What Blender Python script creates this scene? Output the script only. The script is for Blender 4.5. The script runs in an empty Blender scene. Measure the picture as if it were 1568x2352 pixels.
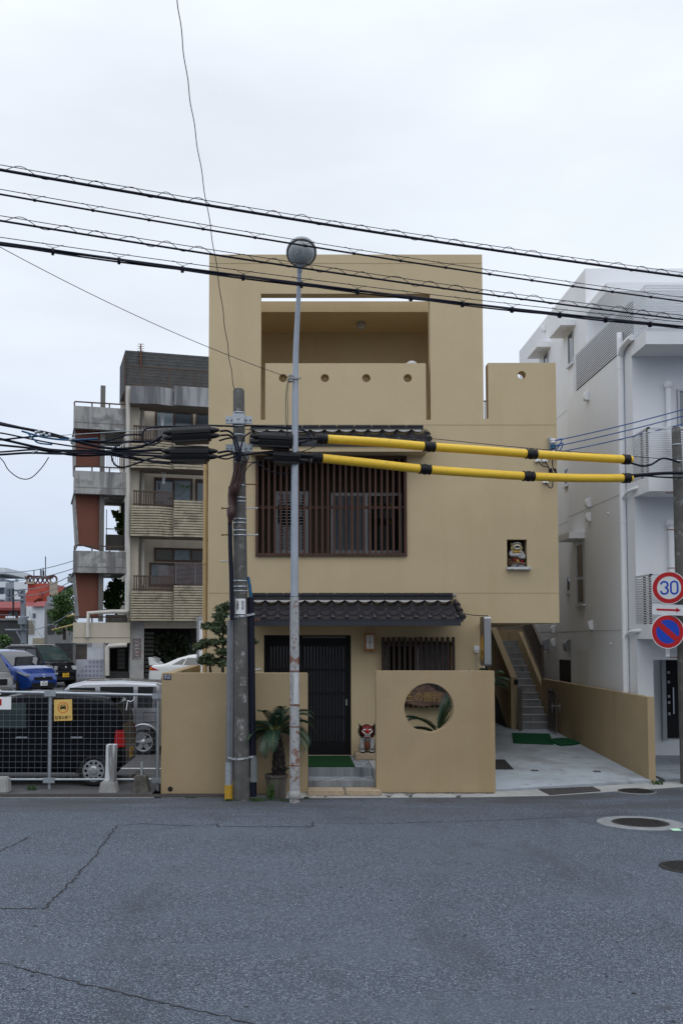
import bpy, bmesh, math, random
import numpy as np
from math import radians, sin, cos, pi, tan, sqrt, atan2
from mathutils import Vector, Matrix
from mathutils.geometry import tessellate_polygon
random.seed(7); rng = np.random.default_rng(7)
scene = bpy.context.scene
COL = scene.collection
# ---------------------------------------------------------------- camera (shift lens, tilted up 3 degrees)
V0, HZ, F, H = 670.0, 1466.0, 2200.0, 2.6
TH = radians(3.0); CT, ST = cos(TH), sin(TH)
PPY = HZ - F*tan(TH)
cam_d = bpy.data.cameras.new('camera'); cam = bpy.data.objects.new('camera', cam_d); COL.objects.link(cam)
cam.location = (0, 0, H); cam.rotation_euler = (pi/2+TH, 0, 0)
cam_d.sensor_fit = 'HORIZONTAL'; cam_d.sensor_width = 24.0; cam_d.lens = F*24.0/1568.0
cam_d.shift_x = (784.0-V0)/1568.0; cam_d.shift_y = (PPY-1176.0)/1568.0
cam_d.clip_start = 0.1; cam_d.clip_end = 2000
scene.camera = cam
# ---------------------------------------------------------------- sky: overcast, Nishita behind a cloud deck
SUN_EL, SUN_ROT = radians(55), radians(172)
w = bpy.data.worlds.new('World'); scene.world = w; w.use_nodes = True
nt = w.node_tree; nt.nodes.clear()
def N(t, **k):
    n = nt.nodes.new(t)
    for a, b in k.items(): setattr(n, a, b)
    return n
out = N('ShaderNodeOutputWorld'); bg = N('ShaderNodeBackground'); bg.inputs['Strength'].default_value = 0.1
sky = N('ShaderNodeTexSky', sky_type='NISHITA', sun_disc=False); sky.sun_elevation = SUN_EL; sky.sun_rotation = SUN_ROT
sky.air_density = 1.0; sky.dust_density = 2.0
tc = N('ShaderNodeTexCoord'); sep = N('ShaderNodeSeparateXYZ'); nt.links.new(tc.outputs['Generated'], sep.inputs[0])
ramp = N('ShaderNodeValToRGB'); cr = ramp.color_ramp
cr.elements[0].position = 0.0; cr.elements[0].color = (.52, .60, .72, 1)
cr.elements[1].position = 1.0; cr.elements[1].color = (1.40, 1.52, 1.70, 1)
for p, c in ((.07, (.60, .70, .87, 1)), (.16, (.77, .85, .99, 1)), (.30, (.89, .955, 1.05, 1)), (.54, (.94, 1.00, 1.08, 1))):
    e = cr.elements.new(p); e.color = c
nt.links.new(sep.outputs['Z'], ramp.inputs[0])
mp = N('ShaderNodeMapping'); mp.inputs['Scale'].default_value = (1.3, 1.3, 4.0); nt.links.new(tc.outputs['Generated'], mp.inputs[0])
no = N('ShaderNodeTexNoise'); no.inputs['Scale'].default_value = 1.9; no.inputs['Detail'].default_value = 5; no.inputs['Roughness'].default_value = .5
nt.links.new(mp.outputs[0], no.inputs['Vector'])
r2 = N('ShaderNodeMapRange'); r2.inputs[1].default_value = .3; r2.inputs[2].default_value = .7; r2.inputs[3].default_value = 8.7; r2.inputs[4].default_value = 10.5
nt.links.new(no.outputs['Fac'], r2.inputs[0])
sc_ = N('ShaderNodeVectorMath', operation='SCALE'); nt.links.new(ramp.outputs[0], sc_.inputs[0]); nt.links.new(r2.outputs[0], sc_.inputs['Scale'])
mx = N('ShaderNodeMix', data_type='RGBA'); mx.inputs[0].default_value = .93
nt.links.new(sky.outputs[0], mx.inputs[6]); nt.links.new(sc_.outputs[0], mx.inputs[7])
nt.links.new(mx.outputs[2], bg.inputs['Color']); nt.links.new(bg.outputs[0], out.inputs[0])
sun_d = bpy.data.lights.new('sun', 'SUN'); sun_d.energy = 0.75; sun_d.angle = radians(60); sun_d.color = (1.0, .97, .93)
sun = bpy.data.objects.new('sun', sun_d); COL.objects.link(sun)
sun.rotation_euler = (pi/2-SUN_EL, 0, radians(8)); sun.location = (0, 0, 40)
scene.view_settings.view_transform = 'Standard'; scene.view_settings.look = 'None'
scene.view_settings.exposure = 0.05; scene.view_settings.gamma = 1.0
scene.cycles.max_bounces = 6; scene.cycles.use_denoising = True
# ---------------------------------------------------------------- pixel <-> world helpers (photo width taken as 1568)
def ray(px, py):
    u = (px-V0)/F; q = (PPY-py)/F
    return (u, CT-q*ST, ST+q*CT)
def P(px, py, Y):
    d = ray(px, py); t = Y/d[1]
    return Vector((d[0]*t, Y, H+d[2]*t))
def X(px, Y, py=HZ): return P(px, py, Y).x
def Z(py, Y): return P(V0, py, Y).z
def PXc(px, py, xc):
    d = ray(px, py); t = xc/d[0]
    return Vector((xc, d[1]*t, H+d[2]*t))
def G(px, py, a=0.0, b=0.0):
    d = ray(px, py); t = (a-H)/(d[2]-b*d[1])
    return Vector((d[0]*t, d[1]*t, H+d[2]*t))
# ---------------------------------------------------------------- mesh builder
class MB:
    def __init__(s): s.v = []; s.f = []; s.sm = []
    def add(s, vs, fs, smooth=False):
        o = len(s.v); s.v.extend([tuple(p) for p in vs])
        for f in fs: s.f.append(tuple(i+o for i in f)); s.sm.append(smooth)
        return s
    def box(s, x0, x1, y0, y1, z0, z1):
        return s.add([(x, y, z) for z in (z0, z1) for y in (y0, y1) for x in (x0, x1)],
                     [(0, 2, 3, 1), (4, 5, 7, 6), (0, 1, 5, 4), (2, 6, 7, 3), (0, 4, 6, 2), (1, 3, 7, 5)])
    def bar(s, p0, p1, w, h, up=(0, 0, 1)):
        p0 = Vector(p0); p1 = Vector(p1); d = (p1-p0).normalized(); u = Vector(up)
        a = d.cross(u)
        if a.length < 1e-4: a = d.cross(Vector((0, 1, 0)))
        a.normalize(); b = a.cross(d).normalized()
        vs = [p+a*(i*w/2)+b*(j*h/2) for p in (p0, p1) for j in (-1, 1) for i in (-1, 1)]
        return s.add(vs, [(0, 2, 3, 1), (4, 5, 7, 6), (0, 1, 5, 4), (2, 6, 7, 3), (0, 4, 6, 2), (1, 3, 7, 5)])
    def quad(s, a, b, c, d): return s.add([a, b, c, d], [(0, 1, 2, 3)])
    def tube(s, pts, r, seg=8, cap=True):
        pts = [Vector(p) for p in pts]; n = len(pts)
        rs = r if isinstance(r, (list, tuple)) else [r]*n
        prev = None; rings = []
        for i, p in enumerate(pts):
            d = (pts[min(i+1, n-1)]-pts[max(i-1, 0)]).normalized()
            if prev is None:
                a = d.cross(Vector((0, 0, 1)))
                if a.length < .05: a = d.cross(Vector((0, 1, 0)))
                a.normalize()
            else:
                a = (prev - d*prev.dot(d)).normalized()
            prev = a; b = d.cross(a)
            rings.append([p+(a*cos(2*pi*k/seg)+b*sin(2*pi*k/seg))*rs[i] for k in range(seg)])
        vs = [q for rg in rings for q in rg]
        fs = [(i*seg+k, i*seg+(k+1) % seg, (i+1)*seg+(k+1) % seg, (i+1)*seg+k) for i in range(n-1) for k in range(seg)]
        s.add(vs, fs, True)
        if cap:
            s.add(rings[0], [tuple(range(seg))]); s.add(rings[-1], [tuple(range(seg))])
        return s
    def lathe(s, prof, c=(0, 0, 0), seg=24, M=None, smooth=True):
        c = Vector(c); vs = []
        for r, z in prof:
            for k in range(seg):
                p = Vector((r*cos(2*pi*k/seg), r*sin(2*pi*k/seg), z))
                if M is not None: p = M @ p
                vs.append(c+p)
        fs = [(i*seg+k, i*seg+(k+1) % seg, (i+1)*seg+(k+1) % seg, (i+1)*seg+k) for i in range(len(prof)-1) for k in range(seg)]
        return s.add(vs, fs, smooth)
    def blob(s, c, r, nu=12, nv=8, M=None):
        c = Vector(c); r = Vector(r) if hasattr(r, '__len__') else Vector((r, r, r)); vs = []
        for j in range(nv+1):
            t = pi*j/nv
            for k in range(nu):
                p = Vector((r.x*sin(t)*cos(2*pi*k/nu), r.y*sin(t)*sin(2*pi*k/nu), r.z*cos(t)))
                vs.append(c+(M @ p if M is not None else p))
        fs = [(j*nu+k, j*nu+(k+1) % nu, (j+1)*nu+(k+1) % nu, (j+1)*nu+k) for j in range(nv) for k in range(nu)]
        return s.add(vs, fs, True)
    def plate(s, outer, holes, y0, y1, mapf=None):
        """flat wall in x,z with holes, from depth y0 to y1"""
        if mapf is None: mapf = lambda a, y, b: (a, y, b)
        loops = [outer]+list(holes)
        tris = tessellate_polygon([[Vector((p[0], p[1], 0)) for p in l] for l in loops])
        flat = [p for l in loops for p in l]; n = len(flat)
        vs = [mapf(p[0], y0, p[1]) for p in flat]+[mapf(p[0], y1, p[1]) for p in flat]
        fs = [tuple(t) for t in tris]+[tuple(i+n for i in reversed(t)) for t in tris]
        o = 0
        for l in loops:
            m = len(l)
            for i in range(m):
                a, b = o+i, o+(i+1) % m
                fs.append((a, b, b+n, a+n))
            o += m
        return s.add(vs, fs)
    def sheet(s, pts, z=0.0, th=None):
        """ground polygon; pts 3-D or 2-D"""
        q = [Vector((p[0], p[1], p[2] if len(p) > 2 else z)) for p in pts]
        tris = tessellate_polygon([[Vector((p.x, p.y, 0)) for p in q]])
        if th is None: return s.add(q, [tuple(t) for t in tris])
        n = len(q)
        return s.add(q+[p-Vector((0, 0, th)) for p in q], [tuple(t) for t in tris]+[tuple(i+n for i in reversed(t)) for t in tris]
                     + [(i, (i+1) % n, (i+1) % n+n, i+n) for i in range(n)])
    def build(s, name, m, parent=None, bevel=0, seg=2, normals=True):
        me = bpy.data.meshes.new(name); me.from_pydata(s.v, [], s.f)
        me.polygons.foreach_set('use_smooth', s.sm); me.update()
        if normals or bevel:
            bm = bmesh.new(); bm.from_mesh(me)
            if bevel: bmesh.ops.remove_doubles(bm, verts=bm.verts, dist=1e-5)
            if normals: bmesh.ops.recalc_face_normals(bm, faces=bm.faces)
            if bevel:
                es = [e for e in bm.edges if len(e.link_faces) == 2 and e.calc_face_angle(0) > .5]
                bmesh.ops.bevel(bm, geom=es, offset=bevel, segments=seg, affect='EDGES', clamp_overlap=True)
            bm.to_mesh(me); bm.free()
        me.materials.append(m if not isinstance(m, str) else MT[m])
        o = bpy.data.objects.new(name, me); COL.objects.link(o)
        if parent is not None: o.parent = parent
        return o
def tag(o, label=None, cat=None, group=None, kind=None):
    if label: o['label'] = label
    if cat: o['category'] = cat
    if group: o['group'] = group
    if kind: o['kind'] = kind
    return o
def thing(name, label, cat, group=None):
    o = bpy.data.objects.new(name, None); COL.objects.link(o); o.empty_display_size = .2
    return tag(o, label, cat, group)
def copy_tree(o, parent=None):
    c = o.copy(); COL.objects.link(c); c.parent = parent
    for ch in list(o.children): copy_tree(ch, c)
    return c
def circ(cx, cz, r, n=32): return [(cx+r*cos(2*pi*k/n), cz+r*sin(2*pi*k/n)) for k in range(n)]
def rect(x0, x1, z0, z1): return [(x0, z0), (x1, z0), (x1, z1), (x0, z1)]
def catenary(a, b, sag, n=16):
    a = Vector(a); b = Vector(b)
    return [a.lerp(b, i/n)-Vector((0, 0, sag*4*(i/n)*(1-i/n))) for i in range(n+1)]
def smooth_path(pts, n=8):
    pts = [Vector(p) for p in pts]; out_ = []
    for i in range(len(pts)-1):
        p0, p1, p2, p3 = pts[max(i-1, 0)], pts[i], pts[i+1], pts[min(i+2, len(pts)-1)]
        for k in range(n):
            t = k/n
            out_.append(.5*((2*p1)+(p2-p0)*t+(2*p0-5*p1+4*p2-p3)*t*t+(3*p1-p0-3*p2+p3)*t**3))
    return out_+[pts[-1]]
def text_mesh(mb, body, size, M, width=None, extrude=.002):
    """writing as real, slightly raised letters; M places the text plane (x right, y up, z out)"""
    c = bpy.data.curves.new('t', 'FONT'); c.body = body; c.size = size; c.align_x = 'CENTER'; c.align_y = 'CENTER'
    c.extrude = extrude; c.resolution_u = 3
    o = bpy.data.objects.new('t', c); COL.objects.link(o)
    bpy.context.view_layer.update()
    me = bpy.data.meshes.new_from_object(o.evaluated_get(bpy.context.evaluated_depsgraph_get()))
    sx = 1.0
    if width and o.dimensions.x > 1e-6: sx = width/o.dimensions.x
    mb.add([M @ Vector((v.co.x*sx, v.co.y, v.co.z)) for v in me.vertices], [tuple(p.vertices) for p in me.polygons])
    bpy.data.objects.remove(o); bpy.data.curves.remove(c); bpy.data.meshes.remove(me)
FRONT = Matrix(((1, 0, 0, 0), (0, 0, -1, 0), (0, 1, 0, 0), (0, 0, 0, 1)))     # text plane facing the street (-Y)
# ---------------------------------------------------------------- materials
MT = {}
def mat(name, col, rough=.75, metal=0.0, var=.12, vscale=2.5, vcol=None, vthr=(.35, .65), streak=False, bump=0.0, bscale=60.0,
        spec=.4, coat=0.0, fine=0.0, fscale=40.0, emit=None, layers=()):
    m = bpy.data.materials.new(name); m.use_nodes = True; MT[name] = m
    t = m.node_tree; b = t.nodes['Principled BSDF']; L = t.links.new
    b.inputs['Roughness'].default_value = rough; b.inputs['Metallic'].default_value = metal
    b.inputs['Specular IOR Level'].default_value = spec
    if coat: b.inputs['Coat Weight'].default_value = coat; b.inputs['Coat Roughness'].default_value = .05
    if emit: b.inputs['Emission Color'].default_value = (*emit[0], 1); b.inputs['Emission Strength'].default_value = emit[1]
    tcn = t.nodes.new('ShaderNodeTexCoord')
    def noise(scale, detail=4, st=False, rough_=.55):
        mpn = t.nodes.new('ShaderNodeMapping'); L(tcn.outputs['Object'], mpn.inputs[0])
        if st: mpn.inputs['Scale'].default_value = (1, 1, .09)
        n = t.nodes.new('ShaderNodeTexNoise'); n.inputs['Scale'].default_value = scale; n.inputs['Detail'].default_value = detail
        n.inputs['Roughness'].default_value = rough_
        L(mpn.outputs[0], n.inputs['Vector']); return n
    cur = None
    def layer(cur, col2, scale, thr, st, amt=1.0):
        n = noise(scale, 5, st)
        r = t.nodes.new('ShaderNodeMapRange'); r.inputs[1].default_value = thr[0]; r.inputs[2].default_value = thr[1]
        r.inputs[3].default_value = 0; r.inputs[4].default_value = amt
        L(n.outputs['Fac'], r.inputs[0])
        x = t.nodes.new('ShaderNodeMix'); x.data_type = 'RGBA'; L(r.outputs[0], x.inputs[0])
        if cur is None: x.inputs[6].default_value = (*col, 1)
        else: L(cur, x.inputs[6])
        x.inputs[7].default_value = (*col2, 1)
        return x.outputs[2]
    if var or vcol:
        c2 = vcol if vcol else tuple(max(0, c*(1-var)) for c in col)
        cur = layer(cur, c2, vscale, vthr, streak)
        if not vcol: cur = layer(cur, tuple(min(1, c*(1+var*.6)) for c in col), vscale*2.7, (.5, .75), streak, .8)
    for (c2, s2, thr, st, amt) in layers: cur = layer(cur, c2, s2, thr, st, amt)
    if fine:
        n = noise(fscale, 2, False, .7)
        r = t.nodes.new('ShaderNodeMapRange'); r.inputs[1].default_value = .3; r.inputs[2].default_value = .7
        r.inputs[3].default_value = 1-fine; r.inputs[4].default_value = 1+fine; L(n.outputs['Fac'], r.inputs[0])
        x = t.nodes.new('ShaderNodeVectorMath'); x.operation = 'SCALE'
        if cur is None: x.inputs[0].default_value = col
        else: L(cur, x.inputs[0])
        L(r.outputs[0], x.inputs['Scale']); cur = x.outputs[0]
    if cur is None: b.inputs['Base Color'].default_value = (*col, 1)
    else: L(cur, b.inputs['Base Color'])
    if bump:
        n = noise(bscale, 4); bp = t.nodes.new('ShaderNodeBump'); bp.inputs['Strength'].default_value = bump; bp.inputs['Distance'].default_value = .01
        L(n.outputs['Fac'], bp.inputs['Height']); L(bp.outputs[0], b.inputs['Normal'])
    return m
def glass(name, col, rough=.04, spec=.8):
    return mat(name, col, rough=rough, var=0, spec=spec)
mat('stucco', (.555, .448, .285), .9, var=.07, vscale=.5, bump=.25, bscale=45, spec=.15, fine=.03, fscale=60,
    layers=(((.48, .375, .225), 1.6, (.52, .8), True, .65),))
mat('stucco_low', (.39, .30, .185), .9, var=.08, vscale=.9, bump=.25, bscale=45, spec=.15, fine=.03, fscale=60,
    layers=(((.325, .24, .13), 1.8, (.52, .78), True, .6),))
mat('groove', (.44, .35, .21), .9, var=.1)
mat('tile', (.034, .032, .038), .30, var=.3, vscale=4, spec=.6)
mat('gutter_metal', (.028, .03, .042), .45, var=.15, spec=.5)
mat('mortar', (.40, .39, .38), .9, var=.2, vscale=12)
mat('wood_red', (.085, .040, .028), .7, var=.35, vscale=5, streak=True, bump=.2, bscale=30)
mat('wood_dark', (.035, .018, .013), .65, var=.3, vscale=6, streak=True)
mat('black_door', (.006, .006, .008), .5, var=.1, spec=.25)
glass('dark_glass', (.012, .013, .015))
glass('door_glass', (.02, .021, .024), .18)
glass('curtain_glass', (.17, .20, .22), .12)
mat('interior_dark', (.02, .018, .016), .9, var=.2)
mat('aluminium', (.38, .39, .41), .4, .7, var=.08)
mat('frame_brown', (.07, .04, .028), .6, var=.15)
mat('white_paint', (.80, .81, .83), .6, var=.03)
mat('lamp_wood', (.45, .17, .05), .55, var=.2, vscale=10)
mat('lamp_paper', (.62, .64, .64), .7, var=.06, vscale=12)
mat('concrete', (.36, .36, .35), .9, var=.22, vscale=1.6, bump=.25, bscale=50, fine=.08, fscale=80)
mat('concrete_step', (.24, .26, .28), .9, var=.3, vscale=3, streak=True, bump=.2, fine=.06, layers=(((.42, .46, .50), 9, (.54, .66), True, .4), ((.10, .10, .105), 6, (.52, .66), True, .5)))
mat('concrete_light', (.35, .39, .43), .88, var=.16, vscale=.9, bump=.1, bscale=90, fine=.04, fscale=60, layers=(((.20, .205, .21), 1.7, (.50, .68), False, .55), ((.16, .155, .15), 5, (.60, .72), False, .5),))
mat('granite', (.42, .33, .23), .85, var=.3, vscale=22, bump=.4, bscale=40, fine=.2, fscale=120)
mat('turf', (.012, .05, .018), .95, var=.3, vscale=40, bump=.8, bscale=220, spec=.1)
mat('turf_bright', (.008, .085, .035), .9, var=.3, vscale=30, bump=.8, bscale=200, spec=.15)
mat('rubber', (.022, .022, .024), .8, var=.3, vscale=30)
mat('black_plastic', (.008, .008, .010), .5, var=.2, vscale=12, spec=.3)
mat('cable_black', (.006, .007, .018), .55, var=.1, spec=.25)
mat('cable_blue', (.02, .10, .22), .5, var=.1)
mat('wire_blue', (.03, .10, .30), .5, var=.1)
mat('yellow_plastic', (.82, .53, .04), .42, var=.05, spec=.4, layers=(((.55, .34, .05), 7, (.55, .70), False, .45), ((.30, .20, .06), 30, (.66, .72), False, .4)))
mat('galvanised', (.42, .46, .50), .45, .55, var=.18, vscale=14)
mat('steel_dark', (.14, .13, .13), .5, .5, var=.3, vscale=20)
mat('rust', (.20, .065, .03), .85, var=.4, vscale=20)
mat('iron_cover', (.035, .033, .032), .6, .4, var=.3, vscale=15, bump=.3)
# ================================================================ ground, road, yards
def rz(y): return -.03+.02*max(0.0, 15.5-y)
mb = MB(); R_ = 600
mb.box(-R_, R_, -R_, R_, -1.0, -.35)
tag(mb.build('ground', mat('ground_soil', (.16, .155, .15), .95, var=.3, vscale=.4)), 'flat grey ground running to the horizon', kind='structure')
# asphalt
am = bpy.data.materials.new('asphalt'); am.use_nodes = True; t = am.node_tree; b = t.nodes['Principled BSDF']; L = t.links.new
tcn = t.nodes.new('ShaderNodeTexCoord')
def an(scale, detail, rough=.5, mapscale=None):
    n = t.nodes.new('ShaderNodeTexNoise'); n.inputs['Scale'].default_value = scale; n.inputs['Detail'].default_value = detail; n.inputs['Roughness'].default_value = rough
    if mapscale:
        q = t.nodes.new('ShaderNodeMapping'); q.inputs['Scale'].default_value = mapscale; L(tcn.outputs['Object'], q.inputs[0]); L(q.outputs[0], n.inputs['Vector'])
    else: L(tcn.outputs['Object'], n.inputs['Vector'])
    return n
def amix(cur, fac, col, op='MIX'):
    x = t.nodes.new('ShaderNodeMix'); x.data_type = 'RGBA'; x.blend_type = op; L(fac, x.inputs[0])
    if isinstance(cur, tuple): x.inputs[6].default_value = cur
    else: L(cur, x.inputs[6])
    x.inputs[7].default_value = col; return x.outputs[2]
def amr(src, a, b_, c, d):
    r = t.nodes.new('ShaderNodeMapRange'); r.inputs[1].default_value = a; r.inputs[2].default_value = b_; r.inputs[3].default_value = c; r.inputs[4].default_value = d
    L(src, r.inputs[0]); return r.outputs[0]
cur = amix((.066, .081, .107, 1), amr(an(.35, 4).outputs[0], .35, .65, 0, 1), (.080, .096, .125, 1))
cur = amix(cur, amr(an(1.3, 5).outputs[0], .5, .75, 0, .6), (.058, .067, .085, 1))
vo = t.nodes.new('ShaderNodeTexVoronoi'); vo.inputs['Scale'].default_value = 105; L(tcn.outputs['Object'], vo.inputs['Vector'])
sp = t.nodes.new('ShaderNodeSeparateColor'); L(vo.outputs['Color'], sp.inputs[0])
cur = amix(cur, amr(sp.outputs[0], .66, .95, 0, .8), (.27, .30, .35, 1))
cur = amix(cur, amr(sp.outputs[1], .62, .95, 0, .75), (.022, .023, .028, 1))
cur = amix(cur, amr(an(2.2, 3, .5, (1, 1, 1)).outputs[0], .72, .76, 0, .7), (.05, .05, .052, 1))
# darker damp wear along the gutter: a band of stains that lies on the road by the kerb
sx = t.nodes.new('ShaderNodeSeparateXYZ'); L(tcn.outputs['Object'], sx.inputs[0])
cur = amix(cur, amr(an(.55, 3, .5, (.5, 2.2, 1)).outputs[0], .5, .66, 0, .45), (.098, .115, .142, 1))
cur = amix(cur, amr(an(.8, 4, .55, (1.4, .5, 1)).outputs[0], .55, .68, 0, .4), (.045, .05, .06, 1))
band = amr(sx.outputs['Y'], 13.6, 15.7, 0, 1)
mm = t.nodes.new('ShaderNodeMath'); mm.operation = 'MULTIPLY'; L(band, mm.inputs[0]); L(amr(an(1.1, 5, .6, (.35, 1.6, 1)).outputs[0], .40, .58, 0, .85), mm.inputs[1])
cur = amix(cur, mm.outputs[0], (.06, .06, .062, 1))
L(cur, b.inputs['Base Color']); b.inputs['Roughness'].default_value = .85; b.inputs['Specular IOR Level'].default_value = .25
bp = t.nodes.new('ShaderNodeBump'); bp.inputs['Strength'].default_value = .6; bp.inputs['Distance'].default_value = .008
L(vo.outputs['Distance'], bp.inputs['Height']); L(bp.outputs[0], b.inputs['Normal'])
MT['asphalt'] = am
road_edge = [(-40, 15.92), (-2, 15.92), (0, 15.94), (3.0, 16.0), (4.3, 16.15), (7.6, 17.35), (9.5, 18.2), (40, 32)]
mb = MB()
ys = [-60, -20, -8, 0, 4, 8, 11, 13, 14.5, 15.5]
for i in range(len(ys)-1):
    mb.quad((-60, ys[i], rz(ys[i])), (60, ys[i], rz(ys[i])), (60, ys[i+1], rz(ys[i+1])), (-60, ys[i+1], rz(ys[i+1])))
mb.sheet([(-60, 15.5, -.03), (60, 15.5, -.03), (60, 40, -.03)]+[(x, y, -.03) for x, y in reversed(road_edge)]+[(-60, 15.92, -.03)])
road = tag(mb.build('road', am), 'worn grey asphalt street in front of the tan house', kind='structure')
# cracks: ribbons pressed in the surface, part of the road
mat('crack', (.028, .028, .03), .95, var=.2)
def crack(pts, w0=.012, jag=.02):
    q = [G(px, py, -.03+.02*15.5, -.02) for px, py in pts]
    path = []
    for i in range(len(q)-1):
        n = max(2, int((q[i+1]-q[i]).length/.05))
        for k in range(n): path.append(q[i].lerp(q[i+1], k/n)+Vector((random.uniform(-jag, jag), random.uniform(-jag, jag), 0)))
    path.append(q[-1]); mb = MB(); vs = []
    for i, p in enumerate(path):
        d = (path[min(i+1, len(path)-1)]-path[max(i-1, 0)]).normalized(); nrm = Vector((-d.y, d.x, 0))
        wv = w0*random.uniform(.4, 1.5)
        z = rz(p.y)+.004
        vs += [(p.x+nrm.x*wv, p.y+nrm.y*wv, z), (p.x-nrm.x*wv, p.y-nrm.y*wv, z)]
    mb.add(vs, [(2*i, 2*i+1, 2*i+3, 2*i+2) for i in range(len(path)-1)])
    mb.build('crack', 'crack', road)
crack([(-20, 2088), (102, 2088), (150, 2040), (215, 1972), (268, 1897)], .009)
crack([(268, 1897), (330, 1893), (420, 1897), (500, 1895)], .010, .012)
crack([(500, 1893), (500, 1900)], .012, .005)
crack([(500, 1899), (610, 1900), (718, 1900)], .009, .008)
crack([(718, 1890), (718, 1900)], .012, .005)
crack([(718, 1891), (860, 1893), (1180, 1884), (1420, 1872)], .007, .008)
crack([(-20, 1966), (25, 1945), (66, 1924)], .010)
crack([(-20, 2208), (60, 2228), (150, 2252), (250, 2275), (400, 2310), (520, 2338), (600, 2360)], .007)
crack([(280, 1912), (360, 1908), (440, 1897)], .003, .01)
mb = MB()
for i in range(70):        # small bits of dark grit and leaf litter stuck in the surface
    px, py = random.uniform(0, 1560), random.uniform(1850, 2350); p = G(px, py, -.03+.02*15.5, -.02); r = random.uniform(.006, .02)
    a0 = random.uniform(0, 6); mb.add([(p.x+r*cos(a0+k*1.26)*random.uniform(.5, 1.3), p.y+r*sin(a0+k*1.26)*random.uniform(.4, 1), rz(p.y)+.005) for k in range(5)], [(0, 1, 2, 3, 4)])
mb.build('litter', 'crack', road)
# concrete gutter strip between the road and the plots
mb = MB()
mb.sheet([(-.1, 15.90, -.024), (3.0, 15.98, -.024), (4.3, 16.13, -.024), (7.6, 17.33, -.024), (7.6, 17.75, .0), (6.4, 17.36, .0), (3.6, 16.42, .0), (-.1, 16.32, .0)], th=.05)
gutter = tag(mb.build('gutter', 'concrete'), 'pale concrete gutter strip between road and wall', kind='structure')
mb = MB()
for xx in (.55, 1.6, 1.95, 2.75):
    mb.add([(xx+random.uniform(-.03, .03)+.02*k*(-1)**k, 15.95+.05*k, -.024+.024*(.05*k+.05)/.42+.004) for k in range(8)] + [(xx+.03+.02*k*(-1)**k, 15.95+.05*k, -.024+.024*(.05*k+.05)/.42+.004) for k in range(7, -1, -1)], [tuple(range(16))])
mb.build('crack', 'crack', gutter)
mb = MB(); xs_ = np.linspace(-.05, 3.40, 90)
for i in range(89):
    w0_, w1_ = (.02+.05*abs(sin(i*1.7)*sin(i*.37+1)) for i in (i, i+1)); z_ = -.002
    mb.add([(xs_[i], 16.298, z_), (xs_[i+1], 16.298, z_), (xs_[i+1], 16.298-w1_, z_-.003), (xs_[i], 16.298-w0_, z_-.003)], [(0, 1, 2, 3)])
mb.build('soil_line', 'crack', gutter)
# car park
mat('lot_asphalt', (.10, .10, .105), .9, var=.3, vscale=.6, fine=.2, fscale=60, bump=.3)
mb = MB()
mb.sheet([(-60, 16.15, -.012), (-2.35, 16.15, -.012), (-2.35, 20, -.012), (-60, 20, -.012)])
mb.quad((-60, 20, -.012), (-2.35, 20, -.012), (-2.0, 44, .70), (-60, 44, .70)); mb.quad((-60, 44, .70), (6, 44, .70), (6, 140, 1.2), (-60, 140, 1.2))
mb.quad((-2.2, 27.5, .20), (8, 27.5, .20), (6, 44, .70), (-2.0, 44, .70))
lot = tag(mb.build('car_park', 'lot_asphalt'), 'asphalt car park behind the mesh fence', kind='structure')
mb = MB(); p = G(250, 1812)
mb.box(-5.2, -2.55, 19.3, 19.4, -.008, -.006)
mb.build('bay_line', 'white_paint', lot)
mb = MB(); mb.box(-60, -2.27, 15.92, 16.15, -.06, -.02)
tag(mb.build('kerb', 'concrete'), 'narrow concrete kerb under the drain grating', kind='structure')
# sloping driveway
DA, DB = .03-.045*16.9, .045
def dz(y): return DA+DB*y
fl = [(3.42, 16.45), (6.50, 17.42)]
mb = MB()
mb.sheet([(fl[0][0], fl[0][1], dz(16.45)+.012), (6.62, 17.45, dz(17.45)), (6.62, 24.2, dz(24.2)), (5.4, 24.2, dz(24.2)), (5.4, 27.4, dz(24.2)), (3.42, 27.4, dz(24.2)), (3.42, 24.2, dz(24.2))], th=.12)
tag(mb.build('driveway', 'concrete_light'), 'pale sloping concrete driveway leading to the stairs', kind='structure')
mb = MB(); mb.sheet([(6.80, 17.62, .03), (14, 19.6, .03), (14, 23.5, .10), (6.80, 23.5, .10)], th=.12)
tag(mb.build('forecourt', 'concrete_light'), 'concrete floor before the white building entrance', kind='structure')
mb = MB(); mb.box(-2.2, 3.42, 16.32, 27.5, -.2, -.001)
tag(mb.build('yard', 'concrete'), 'concrete yard floor behind the low walls', kind='structure')
# ================================================================ the tan house
YH = 18.8; TH_W = .25
def hx(px, py=1200): return X(px, YH, py)
def hz(py): return Z(py, YH)
XL, XR, XT, XG = hx(478.5, 1000), hx(1280, 1130), hx(1108, 800), hx(1111, 1500)
house = thing('tan_house', 'tan three storey house with dark tiled eaves and wooden lattice window', 'house')
def hrect(x0, x1, y0, y1): return rect(hx(x0, (y0+y1)/2), hx(x1, (y0+y1)/2), hz(y1), hz(y0))
zb = hz(1431); ztop = hz(584); zr = hz(833)
gap0, gap1, gz = hx(1110, 900), hx(1121, 900), hz(962)
outer = [(XL, -.05), (XG, -.05), (XG, zb), (XR, zb), (XR, zr), (gap1, zr), (gap1, gz), (gap0, gz), (gap0, zr), (XT, zr), (XT, ztop), (XL, ztop)]
outer[9] = (gap0, zr+.001); outer[10] = (gap0, ztop)
oz0, oz1 = hz(964), hz(674); oxl, oxr = hx(599, 820), hx(988, 820); bl, br, bt = hx(609, 900), hx(978, 900), hz(834)
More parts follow.
